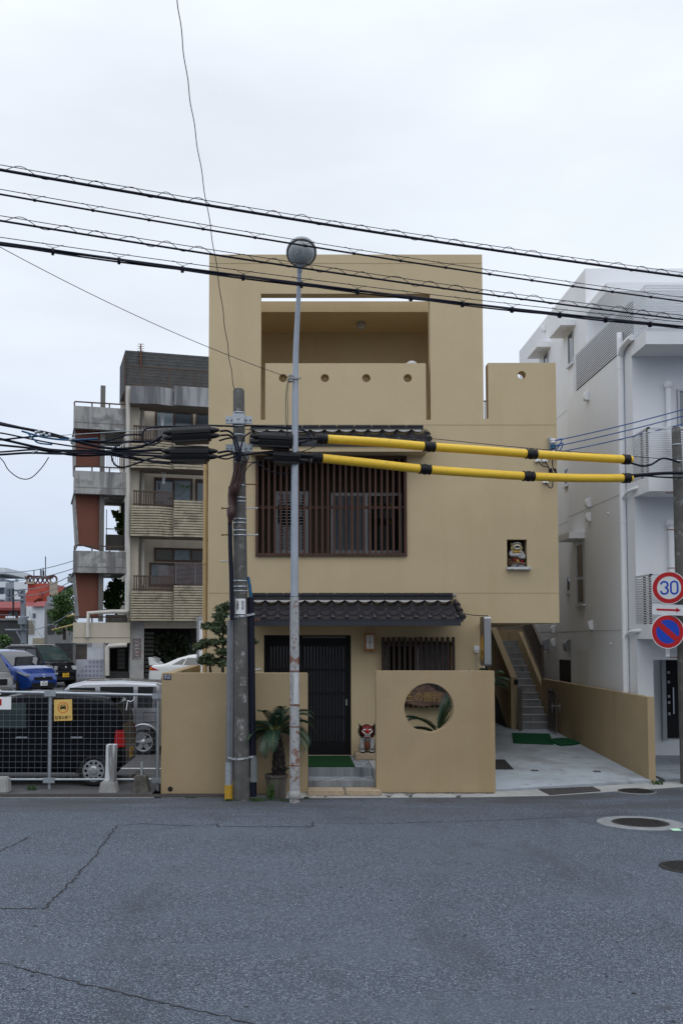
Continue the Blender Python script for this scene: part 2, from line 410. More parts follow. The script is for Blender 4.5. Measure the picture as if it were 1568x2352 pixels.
opening = [(oxl, oz0), (bl, oz0), (bl, bt), (br, bt), (br, oz0), (oxr, oz0), (oxr, oz1), (oxl, oz1)]
rr = 9.6*YH/F
holes = [opening]+[circ(hx(px, 868), hz(868), rr) for px in (650, 746, 841, 936)]+[circ(hx(1198, 861), hz(861), rr)]
lat = hrect(590, 930, 1052, 1274); niche = hrect(1164, 1210, 1239, 1303)
gwin = hrect(884, 1036, 1474, 1610); door = rect(hx(606, 1580), hx(806, 1580), .318, hz(1459))
holes += [lat, niche, gwin, door]
mb = MB().plate(outer, holes, YH, YH+TH_W)
wall = mb.build('front_wall', 'stucco', house)
# grooves cast in the render
mb = MB()
for py, x1 in ((975.5, XR), (1362, XR)): mb.box(XL+.002, x1-.002, YH-.004, YH-.001, hz(py)-.005, hz(py)+.005)
mb.box(XL+.002, gap0-.002, YH-.004, YH-.001, hz(604)-.006, hz(604)+.006)
mb.build('groove_line', 'groove', house)
# body behind the front wall
YB = YH+TH_W
z3 = hz(964)-.02
mb = MB()
mb.box(XL, XL+.22, YB, YB+7.5, -.05, 9.70)                      # left flank
mb.box(gap0-.22, gap0, YB+1.0, YB+7.5, 2.9, 9.70)               # right flank of the tower
mb.box(XL+.22, gap0-.22, YB+7.28, YB+7.5, -.05, 9.70)           # back
mb.box(XG-.22, XG, YB, YB+7.5, -.05, zb)                        # ground floor right flank
mb.box(XL+.22, gap0-.22, YB+.002, YB+7.28, z3-.25, z3)          # terrace floor
YBm = YH+1.15
zb_b, zb_t = Z(716, YBm), Z(691.5, YBm)
mb.box(XL+.001, gap0-.001, YBm, YBm+6.4, zb_b, zb_t)            # loggia roof and its beam
mb.box(XL+.221, gap0-.221, 21.35, 21.55, z3, zb_b)              # loggia back wall
# right wing
mb.box(XR-.22, XR, YB, YB+3.4, zb, zr)
mb.box(XG+.002, XR-.221, YB+.002, YB+3.2, zb-.003, zb+.2)
mb.box(gap0+.002, XR-.222, YB+.002, YB+3.2, gz-.32, gz-.12)
mb.box(gap0+.002, XR-.221, YB+3.2, YB+3.4, zb-.002, gz-.1)
mb.box(gap0+.003, 5.44, YB+3.401, 27.3, zb-.001, gz-.1); mb.box(XG-.2, 5.44, 27.301, 27.5, -.1, zb-.002)  # rear wing and end wall added to keep light out of the stair passage
mb.box(hx(1100, 820), hx(1119.5, 820)+.12, YH+3.0, YH+6.5, Z(840, YH+3), Z(812, YH+3))
mb.build('body', 'stucco', house)
# downpipe along the left corner
mb = MB(); xx, yy = X(472, YH+.2, 1300), YH+.12
mb.tube([(xx, yy, .0), (xx, yy, Z(1046, YH))], .047, 10)
for py in (1075, 1290, 1480): mb.tube([(xx, yy, Z(py, YH)-.04), (xx, yy, Z(py, YH)+.04)], .055, 10)
mb.build('downpipe', mat('pipe_tan', (.46, .32, .15), .6, var=.08), house)
# loggia lamp
mb = MB(); p = P(829, 757, 20.6); p.z = zb_b
mb.lathe([(0, -.16), (.07, -.155), (.10, -.10), (.10, -.05), (.07, -.02), (.07, 0)], p, 14)
mb.build('ceiling_lamp', 'mortar', house)
mb = MB(); pr = P(958, 834, YH+.4)
mb.blob((pr.x, YH+1.3, Z(839, YH+1.3)), (.13, .10, .10), 14, 8); mb.build('satellite_dish', 'white_paint', house)
# terrace railing seen through the slot
mb = MB()
for px in (1113, 1119, 1126): mb.tube([(X(px, 21.4, 930), 21.4, Z(964, 21.4)), (X(px, 21.4, 930), 21.4, Z(921, 21.4))], .012, 6)
mb.tube([(X(1108, 21.4, 921), 21.4, Z(921, 21.4)), (X(1140, 21.4, 921), 21.4, Z(921, 21.4))], .016, 6)
mb.build('terrace_railing', 'steel_dark', house)
# --- upper floor recess with its windows behind the lattice
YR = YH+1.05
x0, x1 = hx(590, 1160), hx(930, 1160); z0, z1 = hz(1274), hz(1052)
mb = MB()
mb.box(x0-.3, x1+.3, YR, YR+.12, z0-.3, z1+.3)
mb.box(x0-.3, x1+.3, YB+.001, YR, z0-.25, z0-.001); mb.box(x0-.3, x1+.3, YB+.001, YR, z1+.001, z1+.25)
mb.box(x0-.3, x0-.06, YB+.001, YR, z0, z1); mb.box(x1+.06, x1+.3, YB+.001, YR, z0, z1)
mb.build('veranda', mat('veranda_shaded', (.10, .072, .05), .9, var=.1), house)  # tan stucco coloured dark to stand for the shade behind the lattice
def window(parent, x0, x1, z0, z1, y, panes, fr='aluminium', fw=.045, name='window', gl=None):
    """window whose frame stands 4 cm proud of its glass"""
    mb = MB(); n = len(panes); w_ = (x1-x0)/n
    for i in range(n+1): mb.box(x0+i*w_-fw/2, x0+i*w_+fw/2, y-.04, y, z0+fw/2+.001, z1-fw/2-.001)
    mb.box(x0-fw/2, x1+fw/2, y-.042, y, z0-fw/2, z0+fw/2); mb.box(x0-fw/2, x1+fw/2, y-.042, y, z1-fw/2, z1+fw/2)
    o = mb.build(name, fr, parent)
    for i, g in enumerate(panes):
        MB().box(x0+i*w_+fw/2+.001, x0+(i+1)*w_-fw/2-.001, y-.012, y-.004, z0+fw/2+.001, z1-fw/2-.001).build('pane', g, o)
    return o
wl = window(house, X(634, YR, 1200), X(704, YR, 1200), Z(1268, YR), Z(1133, YR), YR-.001, ['dark_glass'], fw=.07)
mb = MB()
for k in range(18):
    zz = Z(1266, YR)+.03+k*.062
    mb.box(X(641, YR, 1200), X(697, YR, 1200), YR-.05, YR-.044, zz, zz+.014)
mb.build('louvre', 'aluminium', wl)
window(house, X(763, YR, 1200), X(919, YR, 1200), Z(1268, YR), Z(1136, YR), YR-.001, ['curtain_glass', 'dark_glass'], fw=.06)
mb = MB()
for k in range(9):
    xx = X(772, YR, 1200)+k*.075
    mb.box(xx, xx+.03, YR-.0145, YR-.0125, Z(1264, YR), Z(1141, YR))
mb.build('curtain', mat('curtain_blue', (.10, .14, .19), .8, var=.2), house)
# --- the lattice
lt = MB(); fx0, fx1, fz0, fz1 = hx(587, 1160), hx(933.5, 1160), hz(1277.5), hz(1048.5); fr = .055
lt.box(fx0, fx0+fr, YH-.05, YH+.12, fz0+fr+.001, fz1-fr-.001); lt.box(fx1-fr, fx1, YH-.05, YH+.12, fz0+fr+.001, fz1-fr-.001)
lt.box(fx0, fx1, YH-.052, YH+.12, fz0, fz0+fr); lt.box(fx0, fx1, YH-.052, YH+.12, fz1-fr, fz1)
lattice = lt.build('lattice_window', 'wood_red', house, bevel=.004)
mb = MB(); n = 24
for k in range(1, n+1):
    xx = fx0+fr/2+(fx1-fx0-fr)*k/(n+1)+random.uniform(-.004, .004)
    mb.box(xx-.021, xx+.021, YH-.035, YH+.02, fz0+fr+.001, fz1-fr-.001)
mb.build('slats', 'wood_red', lattice, bevel=.003)
MB().box(fx0+fr, fx1-fr, YH+.022, YH+.06, hz(1165)-.025, hz(1165)+.025).build('rail', 'wood_red', lattice)
# --- tiled eaves
def wave(u):
    u = u % 1.0
    return .048*sin(pi*u/.30) if u < .30 else -.030*sin(pi*(u-.30)/.70)
def tiled_eave(name, x0, x1, yw, ye, zw, ze, rows, pitch, ridge_h, ridge_d, thick=.022):
    mb = MB(); nx = int((x1-x0)/pitch*14)
    for k in range(rows):
        t0, t1 = k/rows, (k+1)/rows+(.06 if k < rows-1 else 0)
        vs = []
        for i in range(nx+1):
            x = x0+(x1-x0)*i/nx; h = wave((x-x0)/pitch)
            ya, yb = yw+(ye-yw)*t0, yw+(ye-yw)*t1
            za, zc = zw+(ze-zw)*t0+h-.005, zw+(ze-zw)*t1+h+.036
            vs += [(x, ya, za), (x, yb, zc), (x, yb, zc), (x, yb+.004, zc-(.052 if k < rows-1 else max(.05, h+.075)))]
        mb.add(vs, [(4*i, 4*i+1, 4*i+5, 4*i+4) for i in range(nx)], True)
        mb.add(vs, [(4*i+2, 4*i+3, 4*i+7, 4*i+6) for i in range(nx)], False)
    ncap = int((x1-x0)/pitch)+1
    for k in range(ncap):
        x = x0+(k+.16)*pitch
        if x > x1-.01: break
        mb.lathe([(0, .012), (.026, .010), (.036, .0), (.038, -.06)], (x, ye-.008, ze+.052), 12, Matrix.Rotation(pi/2, 3, 'X'))
    o = mb.build(name, 'tile', house, normals=False)
    ym = yw-ridge_d
    r = MB(); r.box(x0, x1-.06, ym, yw-.001, zw+.045, zw+.045+ridge_h*.55)
    n = int((x1-x0)/.32)
    for k in range(n): r.box(x0+k*(x1-.06-x0)/n+.004, x0+(k+1)*(x1-.06-x0)/n-.004, ym-.03, yw-.001, zw+.047+ridge_h*.55, zw+.045+ridge_h)
    r.build('ridge', 'tile', o, bevel=.012)
    mo = MB()
    nm_ = int((x1-x0-.1)/pitch*8)
    for q in range(nm_):
        xa, xb = x0+(x1-x0-.1)*q/nm_, x0+(x1-x0-.1)*(q+1)/nm_
        mo.add([(xa, ym+.004, zw+.044), (xb, ym+.004, zw+.044), (xb, ym-.02, zw+.016+.6*wave((xb-x0)/pitch)), (xa, ym-.02, zw+.016+.6*wave((xa-x0)/pitch))], [(0, 1, 2, 3)])
    mo.build('mortar_fill', 'mortar', o)
    ed = MB(); ns = 10                                           # rolled verge tiles at the open end
    for k in range(rows):
        t0, t1 = k/rows, (k+1)/rows
        ed.tube([(x1, yw+(ye-yw)*t0, zw+(ze-zw)*t0+.025), (x1, yw+(ye-yw)*t1-.02, zw+(ze-zw)*t1+.055)], [.045, .052], ns)
    ed.build('verge', 'tile', o)
    return o
YE = 17.93
lo = tiled_eave('lower_tile_roof', hx(574, 1380), hx(1045, 1380), YH, YE, hz(1384), Z(1424, YE), 3, 30.3*YH/F, hz(1368)-hz(1384), .12)
mb = MB(); gx0, gx1 = hx(574, 1430)-.02, X(1057, YE-.03, 1430); gzb, gzt = Z(1437.5, YE-.07), Z(1422.5, YE-.07)
mb.box(gx0, gx1, YE-.08, YE+.0, gzb, gzt); mb.box(gx0, gx1+.004, YE-.09, YE-.081, gzt-.012, gzt+.006)
mb.box(X(868, YE-.08), X(877, YE-.08), YE-.086, YE-.0805, gzb, gzt-.014)
mb.build('gutter_board', 'gutter_metal', lo, bevel=.006)
mb = MB(); mb.add([(gx0, YE+.002, gzb+.02), (gx1-.05, YE+.002, gzb+.02), (gx1-.05, YH-.002, gzb+.12), (gx0, YH-.002, gzb+.12),
                  (gx0, YE+.002, gzt-.055), (gx1-.05, YE+.002, gzt-.055), (gx1-.05, YH-.002, hz(1400)), (gx0, YH-.002, hz(1400))],
                 [(0, 1, 2, 3), (4, 7, 6, 5), (0, 4, 5, 1), (1, 5, 6, 2), (0, 3, 7, 4)])
mb.build('soffit', 'stucco', lo)
mb = MB(); mb.box(hx(574, 1366), hx(1047, 1366), YH-.03, YH-.001, hz(1368.5), hz(1364.8)); mb.build('flashing', 'galvanised', lo)
YE2 = 18.32
up = tiled_eave('upper_tile_roof', hx(575, 1000), hx(978, 1000), YH, YE2, hz(994), Z(1017, YE2)+.02, 2, 33.3*YH/F, hz(984)-hz(994), .10)
mb = MB(); mb.box(hx(575, 1030), hx(974, 1030), YE2+.05, YH-.001, Z(1037, YE2+.05), Z(1024.5, YE2+.05)); mb.build('eave_slab', 'stucco', up)
mb = MB(); mb.box(hx(575, 1020), hx(977, 1020), YE2+.01, YH-.002, Z(1024.3, YE2+.05)+.002, Z(1019, YE2)); mb.build('eave_batten', 'gutter_metal', up)
# --- niche
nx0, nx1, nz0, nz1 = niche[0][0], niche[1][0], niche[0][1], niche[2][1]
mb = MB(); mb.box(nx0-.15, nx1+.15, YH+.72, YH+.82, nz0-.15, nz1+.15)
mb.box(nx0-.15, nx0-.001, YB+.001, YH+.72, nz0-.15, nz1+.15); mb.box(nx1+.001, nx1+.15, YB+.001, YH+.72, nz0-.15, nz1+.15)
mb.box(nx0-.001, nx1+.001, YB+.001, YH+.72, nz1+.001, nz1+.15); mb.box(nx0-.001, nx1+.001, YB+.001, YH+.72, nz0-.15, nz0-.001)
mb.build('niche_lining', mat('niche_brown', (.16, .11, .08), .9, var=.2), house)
mb = MB(); mb.box(hx(1162.5, 1305), hx(1217, 1305), YH-.10, YH+.6, hz(1308.5), hz(1303)+.002)
mb.build('niche_shelf', mat('stone_white', (.56, .57, .58), .85, var=.5, vscale=25, vcol=(.25, .25, .26), vthr=(.55, .62)), house)
# --- entrance door
dx0, dx1, dz0, dz1 = door[0][0], door[1][0], .318, door[2][1]
yd = YH+.10
mb = MB(); mb.box(dx0+.002, dx0+.05, yd-.05, yd+.10, dz0, dz1-.06); mb.box(dx1-.05, dx1-.002, yd-.05, yd+.10, dz0, dz1-.06); mb.box(dx0+.002, dx1-.002, yd-.055, yd+.10, dz1-.059, dz1-.002)
mb.box(dx0+.002, dx1-.002, yd-.05, yd+.10, dz0-.02, dz0+.03)
drf = mb.build('door_frame', 'black_door', house)
xm = hx(694, 1580)
def slide(x0, x1, y, nm):
    mb = MB(); s_ = .07; mz = [dz0+.04, dz0+.24, dz0+.74, dz0+1.2, dz0+1.66, dz1-.28, dz1-.07]
    mb.box(x0, x0+s_, y, y+.035, dz0+.032, dz1-.062); mb.box(x1-s_, x1, y, y+.035, dz0+.032, dz1-.062)
    mb.box(x0+s_, x1-s_, y+.001, y+.034, dz0+.032, dz0+.26); mb.box(x0+s_, x1-s_, y+.001, y+.034, dz1-.22, dz1-.062)
    for zz in mz[2:5]: mb.box(x0+s_, x1-s_, y+.001, y+.034, zz-.025, zz+.025)
    o = mb.build(nm, 'black_door', house)
    sl = MB(); k = 0; xx = x0+s_+.03
    while xx < x1-s_-.02:
        sl.box(xx, xx+.034, y+.004, y+.03, dz0+.262, dz1-.222); xx += .062
    sl.build('slats', 'black_door', o)
    MB().box(x0+s_, x1-s_, y+.0355, y+.039, dz0+.262, dz1-.222).build('pane', 'door_glass', o)
    return o
slide(dx0+.052, xm+.03, yd+.05, 'door_leaf')
rd = slide(xm-.03, dx1-.052, yd, 'door_leaf')
MB().box(dx1-.10, dx1-.07, yd-.012, yd-.001, 1.28, 1.40).build('handle', 'aluminium', rd)
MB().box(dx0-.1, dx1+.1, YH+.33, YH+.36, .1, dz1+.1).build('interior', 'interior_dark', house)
MB().box(dx0+.75, dx0+1.6, yd-.075, yd-.056, dz1-.06, dz1-.02).build('door_closer', 'steel_dark', drf)
# --- ground floor window with its grille
gx0_, gx1_, gz0_, gz1_ = gwin[0][0], gwin[1][0], gwin[0][1], gwin[2][1]
window(house, gx0_+.06, gx1_-.06, gz0_+.03, gz1_-.06, YH+.16, ['dark_glass', 'curtain_glass'], fw=.06)
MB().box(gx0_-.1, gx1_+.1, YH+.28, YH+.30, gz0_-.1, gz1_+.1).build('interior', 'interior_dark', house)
mb = MB(); n = 13
for k in range(n+1):
    xx = X(879.5, YH-.12, 1500)+(X(1041, YH-.12, 1500)-X(879.5, YH-.12, 1500))*k/n
    mb.box(xx-.028, xx+.028, YH-.14, YH-.085, gz0_-.12, Z(1463.5, YH-.12)+random.uniform(-.006, .006))
gr = mb.build('window_grille', 'wood_dark', house, bevel=.004)
for py in (1479, 1600): MB().box(X(878, YH-.1), X(1043, YH-.1), YH-.084, YH-.05, Z(py, YH-.1)-.03, Z(py, YH-.1)+.03).build('rail', 'wood_dark', gr)
for px in (884, 1038): MB().box(X(px, YH-.05)-.02, X(px, YH-.05)+.02, YH-.05, YH-.001, Z(1479, YH)-.02, Z(1479, YH)+.02).build('wall_bracket', 'wood_dark', gr)

# --- lantern by the door
lx0, lx1, lz0, lz1 = X(838.5, YH-.12, 1475), X(860, YH-.12, 1475), Z(1494, YH-.12), Z(1456.5, YH-.12)
mb = MB(); t_ = .018
for xa in (lx0, lx1-t_): 
    for ya in (YH-.15, YH-.15+.15-t_): mb.box(xa, xa+t_, ya, ya+t_, lz0, lz1-.001)
for za in (lz0+.012, lz1-t_): mb.box(lx0+t_, lx1-t_, YH-.149, YH-.003, za, za+t_)
mb.box(lx0-.018, lx1+.018, YH-.165, YH-.002, lz1, lz1+.014); mb.box(lx0-.018, lx1+.018, YH-.165, YH-.002, lz0-.012, lz0-.001)
xc, zc = (lx0+lx1)/2, (lz0+lz1)/2
mb.box(xc-.005, xc+.005, YH-.147, YH-.140, lz0+.03, lz1-.02); mb.box(lx0+t_, lx1-t_, YH-.1475, YH-.1395, zc-.005, zc+.005)
lan = mb.build('wall_lantern', 'lamp_wood', house)
MB().box(lx0+t_+.001, lx1-t_-.001, YH-.138, YH-.01, lz0+.031, lz1-.019).build('lamp_shade', 'lamp_paper', lan)
# --- outlet box and small fittings
mb = MB(); p0 = P(1088, 1500, YH-.03); p1 = P(1100, 1484, YH-.03)
mb.box(p0.x, p1.x, YH-.05, YH-.001, p0.z+.04, p1.z); mb.box(p0.x+.01, p1.x-.01, YH-.035, YH-.001, p0.z, p0.z+.039)
ob = mb.build('outlet_box', 'white_paint', house, bevel=.006)
MB().tube(smooth_path([(p0.x+.05, YH-.03, p0.z), (p0.x+.06, YH-.02, p0.z-.1), (p0.x+.04, YH-.02, p0.z-.3)]), .006, 6).build('lead', 'galvanised', ob)
# ================================================================ low walls, entrance, stairs, driveway
Y1 = 16.3
wx0, wx1 = X(370, Y1, 1690), X(707, Y1, 1690)
wz = Z(1546, Y1)
mb = MB(); mb.sheet([(wx0, Y1, wz), (wx1, Y1, wz), (wx1, Y1+.2, wz), (wx0+.2, Y1+.2, wz), (wx0+.2, 21.2, wz), (wx0, 21.2, wz)], th=wz+.03)
gw = thing('garden_wall', 'plain tan rendered wall with a small blue address plate, left of the entrance', 'wall')
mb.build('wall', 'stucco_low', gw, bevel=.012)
pd = P(391, 1811.5, Y1)
MB().lathe([(0, 0), (.035, 0), (.035, -.02), (.042, -.02), (.042, .004), (0.034, .004)], (pd.x, Y1-.003, .06), 14, Matrix.Rotation(pi/2, 3, 'X')).build('drain_hole', 'rubber', gw)
a0, a1 = P(376, 1561.5, Y1), P(393, 1549, Y1)
ap = thing('address_plate', 'small dark blue address plate with white writing on the tan wall', 'sign')
MB().box(a0.x, a1.x, Y1-.006, Y1-.001, a0.z, a1.z).build('plate', mat('plate_blue', (.008, .02, .075), .4, var=0), ap)
mb = MB(); text_mesh(mb, '9-33', .052, Matrix.Translation(((a0.x+a1.x)/2, Y1-.007, a0.z+.032)) @ FRONT, .085)
text_mesh(mb, '松尾1丁目', .03, Matrix.Translation(((a0.x+a1.x)/2, Y1-.007, a1.z-.022)) @ FRONT, .10); mb.build('lettering', 'white_paint', ap, normals=False)
# wall with the round opening
vx0, vx1 = X(864, Y1, 1690), X(1136.5, Y1, 1690); vz = Z(1541.5, Y1); cc = P(985, 1626.5, Y1)
rw = MB().plate(rect(vx0, vx1, -.03, vz), [circ(cc.x, cc.z, 56.5*Y1/F, 72)], Y1, Y1+.22)
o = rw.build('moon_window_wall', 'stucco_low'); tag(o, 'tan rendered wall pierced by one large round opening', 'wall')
# entrance steps
ex0, ex1 = wx1+.003, vx0-.003
es = thing('entrance_steps', 'stained grey concrete steps rising to the black door', 'steps')
MB().box(ex0-.0, ex1, 16.53, 17.08, -.05, .159).build('step', 'concrete_step', es, bevel=.012)
MB().box(ex0-.0, ex1, 17.06, YH-.002, -.05, .318).build('step', 'concrete_step', es, bevel=.012)
MB().box(ex0-.3, ex0-.004, Y1+.26, YH-.002, -.05, .318).build('side_slab', 'concrete', es)
MB().box(ex1+.004, vx0+.9, Y1+.26, YH-.002, -.05, .318).build('side_slab', 'concrete', es)
for xa, xb, lab in ((.262, .878, 'left of two rough pink granite slabs before the entrance steps'), (.898, 1.49, 'right of two rough pink granite slabs before the entrance steps')):
    mb = MB(); mb.box(xa, xb, 16.05, 16.525, -.03, .056)
    o = mb.build('stone_slab', 'granite', bevel=.018, seg=2); tag(o, lab, 'stone slab', 'granite slabs before the steps')
mb = MB(); mb.box(ex0+.01, X(815, 17.1, 1755), 17.085, 18.62, .3185, .334)
o = mb.build('door_mat', 'turf'); tag(o, 'dark green artificial turf mat before the black door', 'mat')
# name board seen through the opening
bp_ = [(905, 1592), (918, 1590), (930, 1583), (940, 1582), (950, 1577), (960, 1580), (966, 1574), (972, 1572.5), (984, 1574), (992, 1578), (998, 1584), (1006, 1588), (1016, 1590), (1024, 1595), (1021, 1600), (1020, 1612), (1019, 1618), (1008, 1620), (990, 1622), (968, 1624), (950, 1621), (934, 1616), (915, 1610), (903, 1602)]
YBD = 18.52
bd = thing('name_board', 'driftwood name board with gold carved characters behind the round opening', 'sign')
pts = [(P(a, b, YBD).x, P(a, b, YBD).z) for a, b in bp_]
MB().plate(pts, [], YBD, YBD+.08).build('board', mat('driftwood', (.15, .095, .07), .85, var=.5, vscale=6, streak=False, bump=.8, bscale=18), bd, bevel=.012)
mb = MB(); pc = P(971, 1602.5, YBD)
text_mesh(mb, '玉の徳利', .2, Matrix.Translation((pc.x, YBD-.004, pc.z)) @ FRONT @ Matrix.Rotation(radians(-1), 4, 'Z'), .66, .006)
mb.build('lettering', mat('gold_paint', (.40, .26, .09), .5, var=.4, vscale=14), bd, normals=False)
# projecting shop sign
sx0, sx1 = X(1112, 18.2, 1470), X(1127.5, 18.2, 1470); sy1 = 18.60; sz0, sz1 = Z(1530, 18.2), Z(1416, 18.2)
ss = thing('projecting_sign', 'slim metal edged box sign with a yellow oval, jutting from the tan wall', 'sign')
prof = []
rr_ = .045
for cy, cz, a0_ in ((sy1-rr_, sz0+rr_, -90), (sy1-rr_, sz1-rr_, 0), (18.2+rr_, sz1-rr_, 90), (18.2+rr_, sz0+rr_, 180)):
    for k in range(6):
        a = radians(a0_+k*18); prof.append((cy+rr_*cos(a), cz+rr_*sin(a)))
MB().plate(prof, [], sx0, sx1, lambda a, x, b: (x, a, b)).build('frame', 'aluminium', ss)
prof2 = [(18.4+(a-18.4)*.93, (sz0+sz1)/2+(b-(sz0+sz1)/2)*.975) for a, b in prof]
MB().plate(prof2, [], sx0-.006, sx0-.0005, lambda a, x, b: (x, a, b)).build('panel', mat('sign_brown', (.07, .05, .038), .35, var=.1), ss)
zc_ = (Z(1459, 18.4)+Z(1517, 18.4))/2; rz_ = (Z(1459, 18.4)-Z(1517, 18.4))/2
MB().plate([(18.39+.155*cos(2*pi*k/32), zc_+rz_*sin(2*pi*k/32)) for k in range(32)], [], sx0-.010, sx0-.0065, lambda a, x, b: (x, a, b)).build('oval', mat('sign_yellow', (.62, .33, .02), .45, var=.05), ss)
mb = MB(); text_mesh(mb, '利', .13, Matrix.Translation((sx0-.011, 18.39, zc_-.11)) @ Matrix(((0, 0, -1, 0), (-1, 0, 0, 0), (0, 1, 0, 0), (0, 0, 0, 1)))); mb.build('lettering', 'black_plastic', ss, normals=False)
for zz in (sz0+.15, sz1-.15): MB().box(sx0+.03, sx1-.03, sy1, YH-.001, zz-.02, zz+.02).build('bracket', 'steel_dark', ss)
MB().tube(catenary(P(1058, 1408, 18.0), P(1119, 1414, 18.3)+Vector((0, 0, .0)), .02), .008, 6).build('feed_cable', 'cable_black', ss)
# external stairs
SX0, SX1 = 5.60, 6.415; SY = 23.9; SZ = dz(23.9); RI, TR, NS = .168, .28, 13
st = thing('external_staircase', 'grey concrete stairs with tan parapet climbing beside the house', 'stairs')
mb = MB(); nose = MB()
for k in range(NS):
    ya = SY+k*TR; zt = SZ+(k+1)*RI
    mb.box(SX0, SX1, ya, ya+TR+.04 if k < NS-1 else 28.4, SZ-.3 if k == 0 else zt-RI-.03, zt-.022)
    nose.box(SX0, SX1, ya-.012, ya+TR-.014 if k < NS-1 else 28.4, zt-.020, zt)
mb.build('risers', mat('riser_tile', (.27, .275, .285), .85, var=.25, vscale=5, streak=True, layers=(((.03, .03, .03), 11, (.64, .7), True, .8),)), st)
nose.build('treads', 'concrete', st)
sideM = lambda a, x, b: (x, a, b)
MB().plate([(SY, SZ-.02), (SY, 1.63), (27.3, 1.63+.54*3.4), (28.4, 1.63+.54*3.4), (28.4, 2.3), (27.3, 2.1), (24.35, SZ-.02)], [], SX0-.16, SX0-.002, sideM).build('parapet', 'stucco_low', st)
MB().plate([(24.0, SZ-.3), (24.36, SZ-.02), (27.3, 2.09), (27.3, SZ-.3)], [], SX0-.12, SX0-.06, sideM).build('under_stair_shade', 'interior_dark', st)  # dark panel standing in for the shaded void below the stairs
MB().plate([(24.80, SZ-.02), (24.80, 1.40), (27.12, 2.78), (28.4, 2.78), (28.4, SZ-.02)], [], SX1+.001, SX1+.145, sideM).build('side_wall', 'stucco_low', st)
MB().box(SX0-.16, 8.2, 28.42, 28.57, 2.0, 2.86).build('landing_wall', 'stucco_low', st)
fb = MB(); k = 0
while 5.2+k*.085 < 8.3: fb.box(5.2+k*.085, 5.279+k*.085, 28.60, 28.63, 2.55, 4.3); k += 1
fb.build('slat_fence', mat('fence_grey', (.22, .20, .18), .7, var=.1), st)
mb = MB()
for k in range(4): mb.tube([(5.55+k*.22, 28.36, 2.80), (5.55+k*.22, 28.36, 3.7)], .016, 8)
mb.tube([(5.45, 28.36, 2.98), (6.4, 28.36, 2.98)], .022, 8); mb.build('landing_rail', 'pipe_tan', st)
mb = MB(); ra = (SX1+.11, 25.02, 2.40); rb = (SX1+.11, 27.7, 4.02); la, lb = (SX1+.11, 25.02, 1.62), (SX1+.11, 27.7, 3.24)
mb.bar(ra, rb, .06, .05); mb.bar(la, lb, .045, .04); mb.box(SX1+.08, SX1+.14, 24.97, 25.05, 1.42, 2.38)
for k in range(25):
    t = (k+.5)/25; p, q = Vector(ra).lerp(Vector(rb), t), Vector(la).lerp(Vector(lb), t)
    mb.box(p.x-.011, p.x+.011, p.y-.011, p.y+.011, q.z+.0, p.z-.0)
rl = mb.build('handrail', mat('bronze_alu', (.16, .14, .125), .45, .5, var=.1), st)
MB().tube([(SX0+.05, 23.98, 1.30), (SX0+.05, 23.75, 1.10), (SX0+.05, 23.70, 1.02)], .018, 8).build('grab_rail', 'aluminium', st)
pi0, pi1 = P(1180, 1573, SY), P(1188.5, 1561, SY)
mb = MB(); mb.box(pi0.x, pi1.x, SY-.03, SY-.001, pi0.z, pi1.z); mb.box(pi0.x+.02, pi1.x-.02, SY-.036, SY-.031, pi0.z+.07, pi1.z-.02); ic = mb.build('intercom', 'black_plastic', st, bevel=.004)
# gate
gt = thing('metal_gate', 'narrow bronze metal gate standing open at the foot of the stairs', 'gate')
for xa in (5.565, 6.325):
    MB().box(xa, xa+.085, 23.62, 23.70, dz(23.6)-.01, 1.37).build('post', 'bronze_alu', gt)
mb = MB(); mb.box(6.275, 6.31, 22.92, 22.98, dz(23)+.05, 1.36); mb.box(6.275, 6.31, 23.55, 23.61, dz(23)+.05, 1.36)
for zz in (dz(23)+.08, .9, 1.32): mb.box(6.28, 6.305, 22.98, 23.55, zz-.02, zz+.02)
for k in range(6): mb.box(6.285, 6.30, 23.04+k*.085, 23.056+k*.085, dz(23)+.1, 1.3)
lf = mb.build('leaf', 'bronze_alu', gt)
mb = MB(); mb.tube([(6.20, 22.95, 1.06), (6.20, 22.95, .83)], .013, 8); mb.tube([(6.38, 22.95, 1.06), (6.38, 22.95, .83)], .013, 8); mb.tube([(6.18, 22.95, .98), (6.40, 22.95, .98)], .016, 8)
mb.build('handle', 'aluminium', lf)
# driveway wall
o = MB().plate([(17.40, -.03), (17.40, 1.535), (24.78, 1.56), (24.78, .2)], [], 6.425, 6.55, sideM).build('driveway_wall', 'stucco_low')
tag(o, 'long low tan wall running back along the driveway', 'wall')
# things lying on the driveway
def D7(x, y): return G((1900+.53*x)*.57415, (2200+.53*y)*.57415, DA, DB)
def slab(name, pts, m, th, lab, cat, group=None):
    o = MB().sheet([p+Vector((0, 0, th+.002)) for p in pts], th=th).build(name, m); return tag(o, lab, cat, group)
slab('turf_mat', [D7(277, 1387), D7(562, 1393), D7(592, 1474), D7(287, 1463)], 'turf_bright', .015, 'larger rectangular bright green turf mat at the foot of the stairs', 'mat', 'green turf mats on the driveway')
slab('turf_mat', [D7(530, 1440), D7(640, 1430), D7(700, 1431), D7(800, 1466), D7(730, 1478), D7(640, 1483)], 'turf_bright', .03, 'smaller crumpled bright green turf mat touching the driveway wall', 'mat', 'green turf mats on the driveway')
slab('rubber_mat', [D7(60, 1587), D7(222, 1587), D7(292, 1662), D7(60, 1662)], 'rubber', .01, 'dark ribbed rubber mat beside the round opening wall', 'mat')
mat('ring_concrete', (.24, .25, .26), .9, var=.25, vscale=5, bump=.2, fine=.1, fscale=70)
